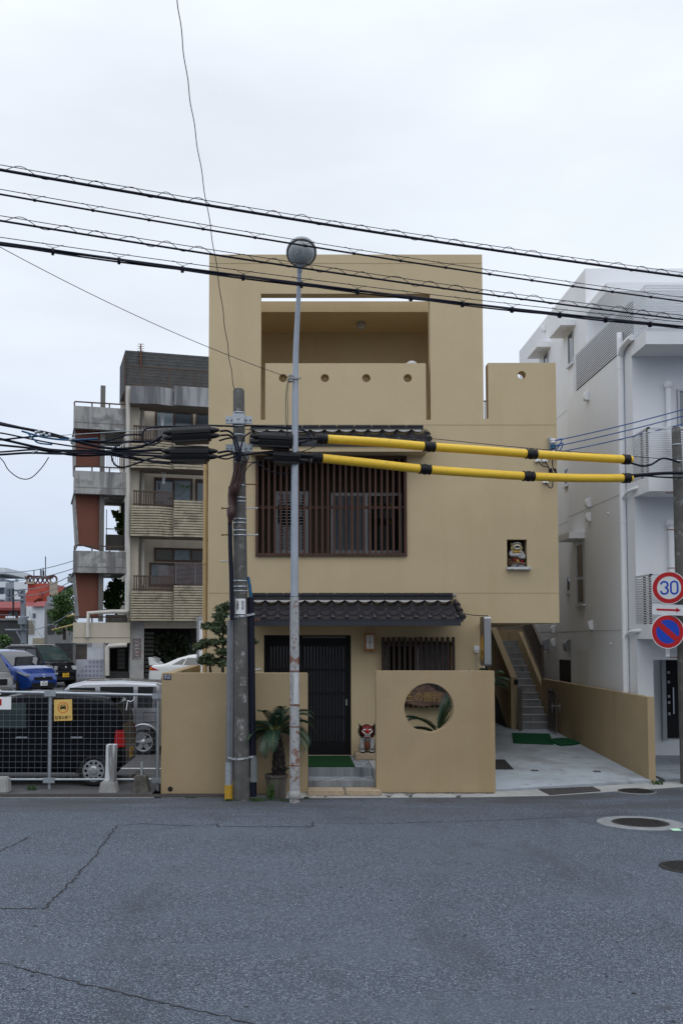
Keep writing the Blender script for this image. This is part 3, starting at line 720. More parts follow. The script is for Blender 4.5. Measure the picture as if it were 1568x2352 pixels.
def cover(name, c, r, z, m, lab, cat, ring=None, group=None, tilt=0.0):
    root = thing(name, lab, cat, group)
    def disc(r0, z0, h, mm, nm, pat=False):
        mb = MB(); mb.lathe([(0, h), (r0*.97, h), (r0, h-.004), (r0, -.01)], (c.x, c.y, z0), 40, Matrix.Rotation(tilt, 3, 'X'))
        if pat:
            for i in range(-7, 8):
                for j in range(-7, 8):
                    dx, dy = i*r0/8, j*r0/8
                    if dx*dx+dy*dy < (r0*.86)**2:
                        zz = z0+h+sin(tilt)*dy
                        mb.box(c.x+dx-r0/28, c.x+dx+r0/28, c.y+dy-r0/28, c.y+dy+r0/28, zz-.004, zz+.005)
        return mb.build(nm, mm, root)
    if ring: disc(ring, z, .006, 'ring_concrete', 'surround'); disc(r+.02, z, .009, 'rust_iron' if 'rust_iron' in MT else 'steel_dark', 'rim')
    disc(r, z, .012, m, 'lid', True)
c1 = G((1900+.53*448)*.57415, (2200+.53*1670)*.57415, DA, DB); cover('drain_cover', c1, .075, c1.z, 'steel_dark', 'left of two small round metal covers in the driveway', 'cover', None, 'small covers in the driveway')
c1 = G((1900+.53*918)*.57415, (2200+.53*1676)*.57415, DA, DB); cover('drain_cover', c1, .075, c1.z, 'steel_dark', 'right of two small round metal covers in the driveway', 'cover', None, 'small covers in the driveway')
def RG(px, py):
    p = G(px, py, -.03+.02*15.5, -.02); p.z = rz(p.y); return p
c1 = RG(1470, 1891); k1 = c1.y/F; cover('manhole', c1, 61*k1, c1.z, 'iron_cover', 'large manhole ringed by a pale concrete collar in the road', 'manhole', 95*k1, 'manholes in the road', -.02)
c1 = RG(1590, 1994); k1 = c1.y/F; cover('manhole', c1, 72*k1, c1.z, 'iron_cover', 'dark manhole without collar cut by the right edge of the view', 'manhole', None, 'manholes in the road', -.02)
c1 = RG(1460, 1821); k1 = c1.y/F; cover('manhole', c1, 40*k1, c1.z, 'iron_cover', 'small rusty manhole by the kerb near the white building', 'manhole', 44*k1, 'manholes in the road')
# gratings
def grating(name, a, b, c, d, nlong, ncross, lab):
    """a-b front edge, d-c back edge"""
    mb = MB(); a, b, c, d = map(Vector, (a, b, c, d))
    for i in range(nlong+1):
        t = i/nlong; mb.bar(a.lerp(d, t), b.lerp(c, t), .008, .016)
    for i in range(ncross+1):
        t = i/ncross; mb.bar(a.lerp(b, t)-Vector((0, 0, .004)), d.lerp(c, t)-Vector((0, 0, .004)), .007, .012)
    root = thing(name, lab, 'drain grating')
    mb.build('grid', 'steel_dark', root)
    dn = Vector((0, 0, .016)); MB().quad(a-dn, b-dn, c-dn, d-dn).build('channel', 'rubber', root)
grating('drain_grating', (-5.6, 15.93, -.006), (-1.05, 15.93, -.006), (-1.05, 16.14, -.006), (-5.6, 16.14, -.006), 5, 105, 'long steel grating along the gutter under the mesh fence')
q = [G(1262, 1826.5, -.018), G(1379, 1817.5, -.014), G(1362, 1809.5, -.004), G(1237, 1815, -.006)]
for p in q: p.z += .012
grating('drain_grating', *q, 6, 40, 'short steel grating in the gutter before the driveway')
o = MB().box(RG(1542, 1907).x, RG(1562, 1907).x, RG(1550, 1909).y, RG(1550, 1905).y, rz(RG(1550, 1907).y)+.001, rz(RG(1550, 1907).y)+.006).build('paper_scrap', mat('paper_green', (.45, .75, .5), .8, var=0)); tag(o, 'pale green scrap of paper beside the collared manhole', 'litter')
# ================================================================ utility poles, street lamp, cables
def pth(pts, Y): return [P(a, b, Y if not isinstance(Y, (list, tuple)) else Y[0]+(Y[1]-Y[0])*i/(len(pts)-1)) for i, (a, b) in enumerate(pts)]
YP = 15.75
mat('pole_concrete', (.115, .112, .105), .9, var=.35, vscale=2.5, bump=.3, bscale=60, fine=.12, fscale=90,
    layers=(((.05, .047, .045), 3.5, (.55, .75), True, .7), ((.24, .24, .25), 7, (.60, .66), False, .55)))
up_ = thing('utility_pole', 'tall weathered concrete utility pole between the two garden walls', 'utility pole')
pb, pt_ = P(556, 1839, YP), P(548, 897, YP); pb.z = -.06
def pole_at(z):
    t = (z-pb.z)/(pt_.z-pb.z); return pb.lerp(pt_, t), .142+(.093-.142)*t
prof = [pb.lerp(pt_, k/10) for k in range(11)]
MB().tube(prof+[pt_+Vector((0, 0, .03))], [.142+(.093-.142)*k/10 for k in range(11)]+[.07], 24).build('shaft', 'pole_concrete', up_)
def bands(root, pys, Y=YP, m='galvanised', h=.012, fn=pole_at):
    for py in pys:
        z = Z(py, Y); c, r = fn(z)
        MB().lathe([(r+.001, -h), (r+.006, -h), (r+.006, h), (r+.001, h)], (c.x, c.y, z), 24).build('band', m, root)
bands(up_, (949, 1000, 1116, 1144, 1153, 1193, 1202, 1219, 1230, 1335, 1348, 1358))
for py in (965, 1030):                                         # clamp yokes
    z = Z(py, YP); c, r = pole_at(z); mb = MB()
    mb.lathe([(r+.002, -.09), (r+.018, -.08), (r+.018, .08), (r+.002, .09)], (c.x, c.y, z), 24)
    mb.box(c.x-.22, c.x-.09, c.y-.05, c.y-.02, z-.07, z+.06); mb.box(c.x+.09, c.x+.22, c.y-.05, c.y-.02, z-.07, z+.06)
    mb.box(c.x-.10, c.x+.10, c.y-r-.035, c.y-r-.018, z-.085, z+.085)
    for dx in (-.19, -.12, 0, .12, .19): mb.lathe([(0, .03), (.018, .03), (.018, 0)], (c.x+dx, c.y-(.05 if abs(dx) > .1 else r+.035), z), 6, Matrix.Rotation(pi/2, 3, 'X'), False)
    mb.build('clamp', 'galvanised', up_, bevel=.004)
for i, (py, sd) in enumerate(((1113, 1), (1168, 1), (1168, -1), (1229, 1), (1229, -1), (1290, -1), (1425, 1), (1538, 1))):
    z = Z(py, YP); c, r = pole_at(z); L_ = .17
    MB().tube([(c.x+sd*r*.9, c.y-.03, z), (c.x+sd*(r+L_), c.y-.03, z)], .010, 6).tube([(c.x+sd*(r+L_), c.y-.03, z), (c.x+sd*(r+L_+.018), c.y-.03, z)], .020, 8).build('step_bolt', 'rust' if i % 2 == 0 else 'galvanised', up_)
z0_, z1_ = Z(1411, YP), Z(1376, YP); c, r = pole_at(z0_)
def wrap(c, r, a0, a1, z0, z1, off=.004, n=8):
    mb = MB(); vs = []
    for k in range(n+1):
        a = radians(a0+(a1-a0)*k/n)
        for rr2 in (r+.001, r+off):
            for zz in (z0, z1): vs.append((c.x+rr2*sin(a), c.y-rr2*cos(a), zz))
    for k in range(n): 
        o_ = 4*k
        mb_f = [(o_, o_+4, o_+5, o_+1), (o_+2, o_+3, o_+7, o_+6), (o_, o_+2, o_+6, o_+4), (o_+1, o_+5, o_+7, o_+3)]
        mb.f += mb_f; mb.sm += [False]*4
    mb.v = vs; mb.f += [(0, 1, 3, 2), (4*n, 4*n+2, 4*n+3, 4*n+1)]; mb.sm += [False]*2
    return mb
plt = wrap(c, r+.003, -38, 42, z0_, z1_).build('number_plate', 'white_paint', up_)
mb = MB()
for dx, tx in ((-.045, '松\n尾\n幹'), (.045, '加\n大\n支')):
    text_mesh(mb, tx, .05, Matrix.Translation((c.x+dx, c.y-r-.014, (z0_+z1_)/2+.02)) @ FRONT)
mb.build('lettering', 'black_plastic', plt, normals=False)
for k in range(9):                                              # torn remains of posters pasted round the shaft
    zz = Z(random.uniform(1490, 1720), YP); c, r = pole_at(zz); a = random.uniform(-55, 10)
    wrap(c, r, a, a+random.uniform(20, 50), zz-random.uniform(.03, .12), zz+random.uniform(.03, .12), .0022).build('poster_scrap', mat('scrap', (.27, .27, .275), .9, var=.6, vcol=(.13, .125, .115), vscale=16, vthr=(.42, .5)) if k == 0 else 'scrap', up_)
# risers clamped to the pole
gx = lambda a, b: P(a, b, YP-.02)
MB().tube([gx(524.5, 1815), gx(526, 1600), gx(528, 1425)], .045, 12).tube([gx(531.5, 1790), gx(533.5, 1425)], .030, 8).build('grey_conduit', mat('conduit_grey', (.20, .21, .23), .5, .3, var=.15, vscale=6), up_)
MB().tube([gx(525, 1837), gx(525, 1803)], .068, 14).build('conduit_foot', mat('foot_yellow', (.50, .30, .03), .6, var=.3, vscale=9), up_)
MB().tube([gx(525, 1803), gx(525.5, 1752)], .060, 14).build('conduit_sleeve', 'galvanised', up_)
MB().tube([gx(581, 1830), gx(579, 1700), gx(577, 1450), gx(575.5, 1372)], [.060, .060, .055, .052], 14).build('black_conduit', 'cable_black', up_)
MB().tube([gx(582, 1796), gx(581.5, 1738)], .069, 14).build('conduit_coupling', mat('pipe_greygreen', (.17, .19, .19), .6, var=.2), up_)
MB().tube(pth([(576, 1372), (573, 1345), (570, 1325)], YP), [.03, .026, .02], 8).build('blue_lead', mat('lead_blue', (.01, .10, .22), .5, var=.1), up_)
for py, dy in ((1416, 3), (1741, 0)):
    z = Z(py, YP); c, r = pole_at(z); n = 26; vs = MB()
    pl = [P(523, py+dy*.3, YP-.09), P(527, py, YP-.14)] + [c+Vector((r*1.03*sin(a), -(r+.012)*cos(a), (sin(a)*.015))) for a in np.linspace(-1.0, 1.0, 9)] + [P(578, py-dy-2, YP-.10), P(585, py-dy-3, YP-.07)]
    for i in range(len(pl)-1):
        a_, b_ = Vector(pl[i]), Vector(pl[i+1]); vs.bar(a_, b_, .004, .034)
    vs.build('strap_band', mat('strap', (.55, .58, .60), .5, .4, var=.6, vcol=(.05, .05, .06), vscale=45, vthr=(.52, .56)) if py == 1416 else 'strap', up_)
# brown power-cable termination strapped to the left of the shaft
mat('termination_brown', (.055, .022, .02), .5, var=.3, vscale=8, layers=(((.42, .40, .36), 15, (.66, .70), False, .7),))
tn = MB()
for a, b in (((541, 1068), (529, 1120)), ((546, 1066), (533, 1120)), ((551, 1068), (541, 1120)), ((565, 1063), (541, 1142))):
    tn.tube(smooth_path(pth([(a[0]+1, a[1]-14), a, ((a[0]+b[0])/2+1, (a[1]+b[1])/2), b], YP-.17), 4), .022, 8)
tm = tn.build('termination_leg', 'termination_brown', up_)
MB().tube(pth([(536, 1118), (535, 1136), (533, 1137), (533, 1170), (531, 1171), (531, 1186), (529, 1192), (528, 1200)], YP-.19), [.085, .085, .075, .07, .08, .07, .045, .035], 14).build('termination_body', 'termination_brown', up_)
MB().tube(smooth_path(pth([(528, 1200), (529, 1260), (531, 1320), (533, 1425)], YP-.16), 5), .036, 10).build('riser_cable', 'cable_black', up_)
mb = MB()
for a in ((542, 1056), (548, 1050), (553, 1056), (568, 1048)): mb.tube(pth([(a[0]+1, a[1]-12), (a[0], a[1]+8)], YP-.175), .028, 8)
mb.build('termination_collar', 'scrap', up_)
# ---------------- cables (each a thing of its own)
def cable(name, pts, r, lab, m='cable_black', cat='cable', group=None, seg=7):
    o = MB().tube(pts, r, seg).build(name, m); return tag(o, lab, cat, group)
GL = 'black cables strung to the utility pole from the left'
left = [
 ([(-60, 955), (0, 971), (60, 985), (120, 1000), (180, 1012), (240, 1016), (300, 1014), (372, 1012)], .022, 'thick black cable running highest at the left edge, then sagging to the upper closure'),
 ([(-60, 960), (0, 974), (55, 984), (120, 997), (200, 1020), (260, 1030), (310, 1028), (345, 1018), (372, 1002)], .026, 'black cable dipping under the red stairwell and rising into the upper closure'),
 ([(-60, 1000), (0, 1008), (80, 1026), (130, 1034), (220, 1036), (300, 1036), (372, 1033)], .024, 'black cable entering the lower closure straight from the left'),
 ([(-60, 1015), (0, 1022), (60, 1028), (110, 1036), (180, 1046), (250, 1044), (320, 1045), (392, 1049)], .020, 'black cable passing beneath the lower closure'),
 ([(-60, 1046), (0, 1044), (70, 1040), (140, 1042), (220, 1040), (300, 1052), (380, 1062), (450, 1058), (520, 1045), (545, 1038)], .020, 'lowest black cable curving under both closures to the pole'),
 ([(-60, 1012), (0, 1010), (50, 1005), (110, 1001), (170, 1009), (230, 1014), (260, 1008), (290, 999), (330, 998)], .016, 'black cable crossing upward in front of the red stairwell'),
 ([(-60, 1040), (0, 1038), (90, 1032), (150, 1037), (240, 1041), (330, 1040), (372, 1042)], .016, 'thin black cable held below the main bundle'),
 ([(-60, 988), (0, 994), (60, 1006), (110, 1016), (160, 1024), (230, 1034), (300, 1048), (345, 1060), (390, 1066)], .014, 'thin black cable slanting down across the balcony'),
]
for i, (pts, r, lab) in enumerate(left):
    cable('cable', smooth_path(pth(pts, [15.3, 15.62-.03*i]), 6), r*.92, lab, group=GL)
cable('cable', smooth_path(pth([(50, 990), (100, 1004), (150, 1010), (200, 1009), (225, 1007)], 15.35), 6), .016, 'blue cable twisted among the black ones at the far left', 'cable_blue', group=GL)
cable('cable', smooth_path(pth([(62, 993), (75, 1006), (88, 1017), (120, 1021)], 15.33), 6), .013, 'short blue cable looping out of the bundle at the far left', 'cable_blue', group=GL)
cable('cable', smooth_path(pth([(548, 980), (480, 977), (420, 979), (360, 980), (335, 985), (327, 1000), (332, 1016), (350, 1022), (372, 1012)], 15.45), 6), .015, 'black cable doubling back in a loop left of the upper closure', group=GL)
cable('cable', smooth_path(pth([(392, 1052), (352, 1052), (315, 1064), (285, 1073), (265, 1068), (257, 1052), (258, 1036), (275, 1020), (310, 1012)], 15.4), 6), .015, 'black cable hanging in a big loop before the red stairwell', group=GL)
cable('cable', smooth_path(pth([(-5, 1046), (8, 1060), (20, 1080), (45, 1098), (70, 1098), (95, 1075), (112, 1050)], 15.3), 6), .008, 'thin loose wire drooping below the bundle at the far left', group=GL)
cable('cable', pth([(118, 1001), (340, 987), (560, 977)], 15.5), .006, 'thin steel guy wire above the cable bundle', 'galvanised', group=GL)
for i, (px, py) in enumerate(((86, 992), (98, 997), (110, 1000), (165, 1009), (80, 1038))):
    mb = MB(); p = P(px, py, 15.35); mb.lathe([(0, .05), (.025, .045), (.03, .02), (.015, .0), (.03, -.02), (.025, -.045), (0, -.05)], p, 10, Matrix.Rotation(radians(70), 3, 'Y'))
    tag(mb.build('cable_clamp', 'galvanised'), ['small metal clamp highest on the cable bundle at the far left', 'small metal clamp just right of the highest clamp on the bundle', 'third small metal clamp down the cable bundle at the left', 'single small metal clamp against the red stairwell edge', 'small metal clamp lowest on the left cable bundle'][i], 'clamp', 'metal clamps on the cable bundle')
def closure(x0, x1, y0, y1, ydep, lab, slope=0.0, cl=20, cr_=20):
    root = thing('cable_closure', lab, 'cable closure', 'black cable closures by the pole')
    a, b = P(x0, y1, ydep), P(x1, y0, ydep); zc = (a.z+b.z)/2; h = (b.z-a.z)/2; L_ = b.x-a.x
    M_ = Matrix.Translation(((a.x+b.x)/2, ydep, zc)) @ Matrix.Rotation(slope, 4, 'Y')
    def tr(mb, mat_): mb.v = [tuple(mat_ @ Vector(v)) for v in mb.v]; return mb
    q = MB().plate([(-.11, -h), (.11, -h), (.13, -h*.4), (.13, h*.4), (.08, h), (-.08, h), (-.13, h*.4), (-.13, -h*.4)], [], -L_/2, L_/2, lambda p, x, z: (x, p, z))
    tr(q, M_).build('case', 'black_plastic', root, bevel=.008)
    q = MB().box(-L_/2+.01, L_/2-.01, -.16, .16, -.013, .013); q.box(-L_/2+.04, L_/2-.04, -.15, .15, -h-.03, -h-.005)
    tr(q, M_).build('flange', 'black_plastic', root)
    for sd, n in ((-1, cl), (1, cr_)):
        if not n: continue
        for dz_ in (-.045, .045):
            q = MB().tube([(sd*L_/2, 0, dz_), (sd*(L_/2+.07), 0, dz_), (sd*(L_/2+n*.0071), 0, dz_)], [.05, .042, .02], 10)
            tr(q, M_).build('cable_gland', 'black_plastic', root)
closure(395, 484, 981, 1013, 15.42, 'upper of two black ribbed cable closures left of the pole', -.05)
closure(391, 480, 1027, 1058, 15.42, 'lower of two black ribbed cable closures left of the pole', 0.0)
closure(594, 672, 995, 1026, 15.55, 'upper of two black cable closures right of the pole before the tiled eave', .05)
closure(627, 690, 1036, 1063, 15.55, 'lower of two black cable closures right of the pole before the lattice', .06)
GC = 'short jumper cables around the pole head'
jump = [
 ([(505, 990), (525, 990), (540, 1005), (548, 1030), (548, 1055)], .020, 'jumper cable curving from the upper left closure down the pole'),
 ([(505, 1000), (528, 1000), (538, 1015), (543, 1040), (543, 1058)], .018, 'jumper cable just left of the pole, below the upper clamp'),
 ([(503, 1012), (525, 1006), (545, 1004)], .016, 'short jumper cable crossing to the pole above the lower closure'),
 ([(500, 1040), (525, 1036), (545, 1042), (560, 1044), (595, 1040), (625, 1038), (660, 1046)], .020, 'jumper cable passing the lower clamp to the right'),
 ([(500, 1050), (520, 1054), (545, 1046)], .014, 'short jumper cable under the lower clamp'),
 ([(548, 977), (600, 978), (650, 982), (690, 987), (708, 995), (706, 1010), (690, 1016), (668, 1012)], .018, 'black cable looping round behind the street lamp post'),
 ([(575, 993), (560, 1005), (553, 1030), (553, 1056)], .014, 'thin jumper cable curving down the right of the pole'),
 ([(540, 1052), (560, 1060), (590, 1060), (640, 1042), (690, 1038), (735, 1020)], .008, 'thin wire drooping right of the pole to the yellow cover'),
 ([(560, 1090), (570, 1072), (588, 1063), (615, 1080), (645, 1087), (672, 1083)], .009, 'thin wire hanging in a bow across the lattice'),
 ([(560, 985), (620, 990), (800, 997), (1000, 1008)], .006, 'thin steel wire over the tiled eave'),
]
for i, (pts, r, lab) in enumerate(jump): cable('jumper_cable', smooth_path(pth(pts, 15.52+.006*(i % 4)), 6), r*.92, lab, group=GC)
# twisted drop wire to the pole top, and the lamp's feed wire
q = [P(404, -30, 11.0), P(430, 180, 12.2), P(462, 390, 13.5), P(497, 610, 14.6), P(522, 790, 15.3), P(538, 897, 15.7)]
sp_ = smooth_path(q, 14)
cable('drop_wire', [p+Vector((.007*cos(i*.9), .007*sin(i*.9), 0)) for i, p in enumerate(sp_)], .006, 'twisted wire falling from the sky to the top of the utility pole', cat='wire', seg=6)
cable('lamp_wire', catenary(P(-40, 545, 12.4), P(667, 868, 15.5), .12, 20), .0048, 'thin single wire running down from the left to the street lamp post', cat='wire', seg=6)
# four long lashed bundles crossing the sky
def strand(name, y0, y1, r, z_off, style, lab):
    root = thing(name, lab, 'overhead cable', 'overhead cables crossing the sky')
    A, B = P(-260, y0-.155*260, 12.4), P(1760, y1+(y1-y0)/1568*192, 17.25)
    n = 60; main = catenary(A, B, .10, n)
    mb = MB(); mb.tube(main, r, 8)
    mb.build('cable', 'cable_black', root)
    if style == 'bundle':
        mb = MB()
        for ph, rr2 in ((0, .013), (2.1, .012), (4.2, .010)): mb.tube([p+Vector((0, .018*cos(i*.25+ph), -.014+.022*sin(i*.25+ph))) for i, p in enumerate(main)], rr2, 6)
        mb.build('cable', 'cable_black', root)
    ms = [p+Vector((0, 0, z_off)) for p in main]
    MB().tube(ms, .0055, 6).build('messenger', 'cable_black', root)
    L_ = (B-A).length
    if style == 'lash':
        pts = []; m_ = 1500
        for k in range(m_):
            t = k/(m_-1); p = A.lerp(B, t)-Vector((0, 0, .4*t*(1-t)*.10*10*.1)); p = Vector(main[0]).lerp(main[-1], t)-Vector((0, 0, .4*t*(1-t)))
            ph = 2*pi*t*L_/.52+.7*sin(t*31)+.5*sin(t*67+1); am = 1+.22*sin(t*47+2)+.12*sin(t*113)
            pts.append(p+Vector((0, .03*cos(ph), z_off*.5+(z_off*.5+.014)*am*sin(ph))))
        MB().tube(pts, .0052, 5).build('lashing', 'cable_black', root)
    else:
        step = .92 if style == 'bundle' else .80; k = 0
        while k*step < L_:
            t = (k*step+.3)/L_; k += 1
            if t > 1: break
            p = A.lerp(B, t)-Vector((0, 0, .4*t*(1-t)))
            rr2 = r+.007+(.022 if style == 'bundle' else 0); d = (B-A).normalized()
            mb = MB(); mb.tube([p-d*.018-Vector((0, 0, .02 if style == 'bundle' else 0)), p+d*.018-Vector((0, 0, .02 if style == 'bundle' else 0))], rr2, 10)
            for sd in (-1, 1): mb.tube(smooth_path([p+Vector((0, 0, rr2*.8)), p+d*sd*.06+Vector((0, 0, z_off*.7)), p+d*sd*.11+Vector((0, 0, z_off+.004)), p+d*sd*.15+Vector((0, 0, z_off+.012))], 3), .0035, 5)
            mb.build('hanger', 'cable_black', root)
strand('overhead_cable', 383, 629, .022, .070, 'lash', 'topmost overhead cable, spirally lashed to its messenger wire')
strand('overhead_cable', 439, 686, .0145, .070, 'hang', 'second overhead cable from the top, hung from small clips')
strand('overhead_cable', 503, 728, .016, .070, 'lash', 'third overhead cable from the top, spirally lashed')
strand('overhead_cable', 560, 745, .020, .080, 'bundle', 'lowest and thickest overhead cable bundle in broad hangers')
# yellow insulating covers
def cover_tube(pts, Y0, Y1_, lab, joints):
    root = thing('yellow_cable_cover', lab, 'cable cover', 'yellow insulating covers on the cables')
    q = pth(pts, [Y0, Y1_]); sp = smooth_path(q, 8)
    MB().tube(sp, .074, 18).build('tube', 'yellow_plastic', root)
    for px, w_ in joints:
        best = min(range(len(sp)-1), key=lambda i: abs((sp[i].x*F/sp[i].y+V0)-px))
        c = sp[best]; d = (sp[min(best+1, len(sp)-1)]-sp[max(best-1, 0)]).normalized()
        t = (px-(c.x*F/c.y+V0))*c.y/F; c = c+d*t; L_ = w_*c.y/F/2
        MB().tube([c-d*L_, c-d*L_*.9, c-d*L_*.86, c-d*L_*.3, c-d*L_*.28, c+d*L_*.28, c+d*L_*.3, c+d*L_*.86, c+d*L_*.9, c+d*L_], [.086, .094, .082, .082, .091, .091, .082, .082, .092, .084], 18).build('coupling', 'black_plastic', root)
cover_tube([(728, 1007), (860, 1015), (988, 1026), (1105, 1034), (1223, 1043), (1340, 1050), (1450, 1056)], 15.75, 16.95, 'upper yellow plastic cover on the cable between the poles', ((739, 26), (988, 27), (1224, 26), (1443, 17)))
cover_tube([(716, 1050), (850, 1064), (978, 1078), (1100, 1087), (1216, 1094), (1330, 1098), (1450, 1098)], 15.75, 16.95, 'lower yellow plastic cover on the cable between the poles', ((728, 25), (978, 27), (1217, 27), (1443, 18)))
for i, (pts, r, lab) in enumerate([
   ([(1447, 1063), (1475, 1070), (1495, 1067), (1515, 1055), (1530, 1053), (1560, 1062)], .018, 'black cable curling from the upper yellow cover to the right pole'),
   ([(1447, 1092), (1480, 1090), (1520, 1087), (1570, 1086), (1620, 1086)], .030, 'thick black cable from the lower yellow cover to the right pole'),
   ([(1447, 1097), (1480, 1093), (1520, 1096), (1570, 1097), (1620, 1094)], .014, 'thin black cable below the thick one at the right pole'),
   ([(1000, 1008), (1200, 1028), (1400, 1044), (1550, 1056)], .006, 'thin steel wire running above the yellow covers'),
   ([(1250, 1088), (1350, 1090), (1450, 1090), (1560, 1084)], .012, 'black cable above the lower yellow cover at its right half'),
   ([(660, 1043), (700, 1046), (722, 1050)], .03, 'short thick cable entering the lower yellow cover at the left'),
   ([(676, 1010), (705, 1006), (730, 1008)], .02, 'short thick cable entering the upper yellow cover at the left')]):
    cable('cable', smooth_path(pth(pts, [15.7, 15.75] if pts[0][0] < 800 else [16.9, 17.1]), 6), r, lab, group='black cables near the yellow covers')
# street lamp
YL = 15.5
sl_ = thing('street_lamp', 'tall grey street lamp with round head and a rusty lower pole', 'street lamp')
lampmat = mat('lamp_pole', (.36, .40, .46), .5, .2, var=.1, vscale=3)
mat('lamp_pole_rusty', (.40, .41, .42), .7, .1, var=.2, vscale=9, bump=.3, bscale=40, layers=(((.26, .27, .28), 13, (.52, .6), False, .6), ((.20, .075, .035), 5.0, (.54, .60), True if False else False, .9), ((.11, .045, .025), 19, (.60, .66), False, .7)))
def lp(px, py, dy=0.0): return P(px, py, YL+dy)
path = [lp(676, 1370), lp(676.5, 1200), lp(677, 1050), lp(678, 900), lp(679, 820), lp(682, 745, -.03), lp(685.5, 680, -.10), lp(688, 612, -.22)]
path = smooth_path(path, 4); nn = len(path)
lb0 = lp(676.5, 1835); lb0.z = -.05
MB().tube([lb0, lp(676.5, 1800), lp(676.3, 1545), lp(676, 1371)], [.083, .081, .076, .070], 20).build('lower_pole', 'lamp_pole_rusty', sl_)
MB().tube(path, [.064+(.034-.064)*k/(nn-1) for k in range(nn)], 18).build('pole', 'lamp_pole', sl_)
for py in (1540, 1618, 1668, 1757): MB().tube([lp(676.3, py), lp(676.3, py+2.5)], .0835 if py > 1700 else .081, 20).build('seam', 'rust', sl_)
MB().lathe([(.086, -.06), (.092, -.055), (.092, .06), (.085, .064)], (lb0.x, lb0.y, Z(1826, YL)), 20).build('base_collar', 'concrete', sl_)
cz = Z(1580, YL)
wrap(lp(676.3, 1580), .079, -10, 55, Z(1617, YL), Z(1546, YL), .006).build('notice_plate', mat('notice', (.55, .57, .58), .6, var=.25, vscale=8, streak=True), sl_)
hc = lp(692, 577, -.30); hr = 35.5*hc.y/F
RM = Matrix.Rotation(radians(-44), 3, 'X')       # glass looks down and out over the street
MB().lathe([(0, hr*.80), (hr*.45, hr*.74), (hr*.80, hr*.46), (hr*.97, hr*.12), (hr, -.05*hr), (hr*.97, -.22*hr), (hr*.90, -.26*hr)], hc, 32, RM).build('hood', mat('hood_grey', (.27, .29, .31), .45, .4, var=.2), sl_)
MB().lathe([(hr*.89, -.245*hr), (hr*.86, -.40*hr), (hr*.66, -.62*hr), (hr*.35, -.76*hr), (0, -.80*hr)], hc, 32, RM).build('lens', mat('lens_grey', (.40, .43, .44), .3, var=.35, vscale=22, streak=True, spec=.5), sl_)
MB().lathe([(hr*.97, -.19*hr), (hr*1.0, -.24*hr), (hr*.93, -.30*hr), (hr*.87, -.26*hr)], hc, 32, RM).build('lens_rim', 'steel_dark', sl_)
MB().tube([lp(688, 625, -.20), lp(688.5, 604, -.25)], [.042, .05], 14).build('socket', 'lamp_pole', sl_)
mb = MB(); p = lp(667, 868, -.05)
for k in range(3): mb.lathe([(.02, -.02), (.036, -.012), (.036, .012), (.02, .02)], p+Vector((0, 0, .045*k-.05)), 12)
mb.box(p.x-.012, p.x+.17, p.y-.02, p.y+.02, p.z-.015, p.z+.01)
mb.build('insulator', 'mortar', sl_)
MB().tube(smooth_path(pth([(662, 870), (657, 900), (656, 950), (658, 980), (661, 1010)], YL-.08), 6), .006, 5).tube(smooth_path(pth([(664, 872), (660, 905), (661, 950), (660, 985), (664, 1040), (666, 1078)], YL-.08), 6), .005, 5).build('feed_wire', 'cable_black', sl_)
# right pole with traffic signs
YQ = 17.35
rp = thing('utility_pole', 'dark utility pole at the right edge carrying three traffic signs', 'utility pole')
qb, qt = P(1583, 1780, YQ), P(1552, 984, YQ); qb.z = -.05
MB().tube([qb.lerp(qt, k/8) for k in range(9)]+[qt+Vector((0, 0, .03))], [.155+(.078-.155)*k/8 for k in range(9)]+[.055], 22).build('shaft', 'pole_concrete', rp)
def qpole(z):
    t = (z-qb.z)/(qt.z-qb.z); return qb.lerp(qt, t), .155+(.078-.155)*t
bands(rp, (1022, 1060, 1086, 1330, 1462), YQ, 'galvanised', .012, qpole)
for py, sd in ((1132, -1), (1217, -1), (1305, -1), (1510, -1)):
    z = Z(py, YQ); c, r = qpole(z)
    MB().tube([(c.x+sd*r*.9, c.y-.02, z), (c.x+sd*(r+.15), c.y-.02, z)], .010, 6).build('step_bolt', 'rust', rp)
ysg = 17.05
def at_sign(px, py): return P(px, py, ysg)
MB().tube([P(1532.5, 1508, ysg+.2), P(1532.5, 1322, ysg+.2)], .033, 12).build('sign_post', 'white_paint', rp)
mb = MB()
for py in (1345, 1452):
    z = Z(py, ysg); c, r = qpole(z); a = P(1532.5, py, ysg+.2); mb.bar(a, (c.x, c.y, a.z), .04, .05)
mb.build('bracket', 'galvanised', rp)
mat('sign_white', (.62, .64, .66), .45, var=.03); mat('sign_red', (.42, .008, .012), .4, var=.05); mat('sign_blue', (.008, .05, .42), .4, var=.04)
def sign_M(px, py, yaw, roll=0): return Matrix.Translation(at_sign(px, py)) @ Matrix.Rotation(yaw, 4, 'Z') @ Matrix.Rotation(roll, 4, 'Y') @ FRONT
def flat(M_, outer, holes, z0, z1):   # local x right, y up, z out of the face
    return MB().plate(outer, holes, z0, z1, lambda a, d, b: tuple(M_ @ Vector((a, b, d))))
def stroke(pts, w):
    l, r_ = [], []
    for i, p in enumerate(pts):
        a = Vector(pts[max(i-1, 0)]); b = Vector(pts[min(i+1, len(pts)-1)]); d = (b-a).normalized(); n = Vector((-d.y, d.x))*w/2
        l.append((p[0]+n.x, p[1]+n.y)); r_.append((p[0]-n.x, p[1]-n.y))
    return l+r_[::-1]
def arc(cx, cy, rx, ry, a0, a1, n=14): return [(cx+rx*cos(radians(a0+(a1-a0)*k/n)), cy+ry*sin(radians(a0+(a1-a0)*k/n))) for k in range(n+1)]
RS = 37.6*ysg/F
s1 = thing('speed_limit_sign', 'round red ringed traffic sign reading 30, topmost on the right pole', 'traffic sign')
M1 = sign_M(1536, 1350, radians(-31))
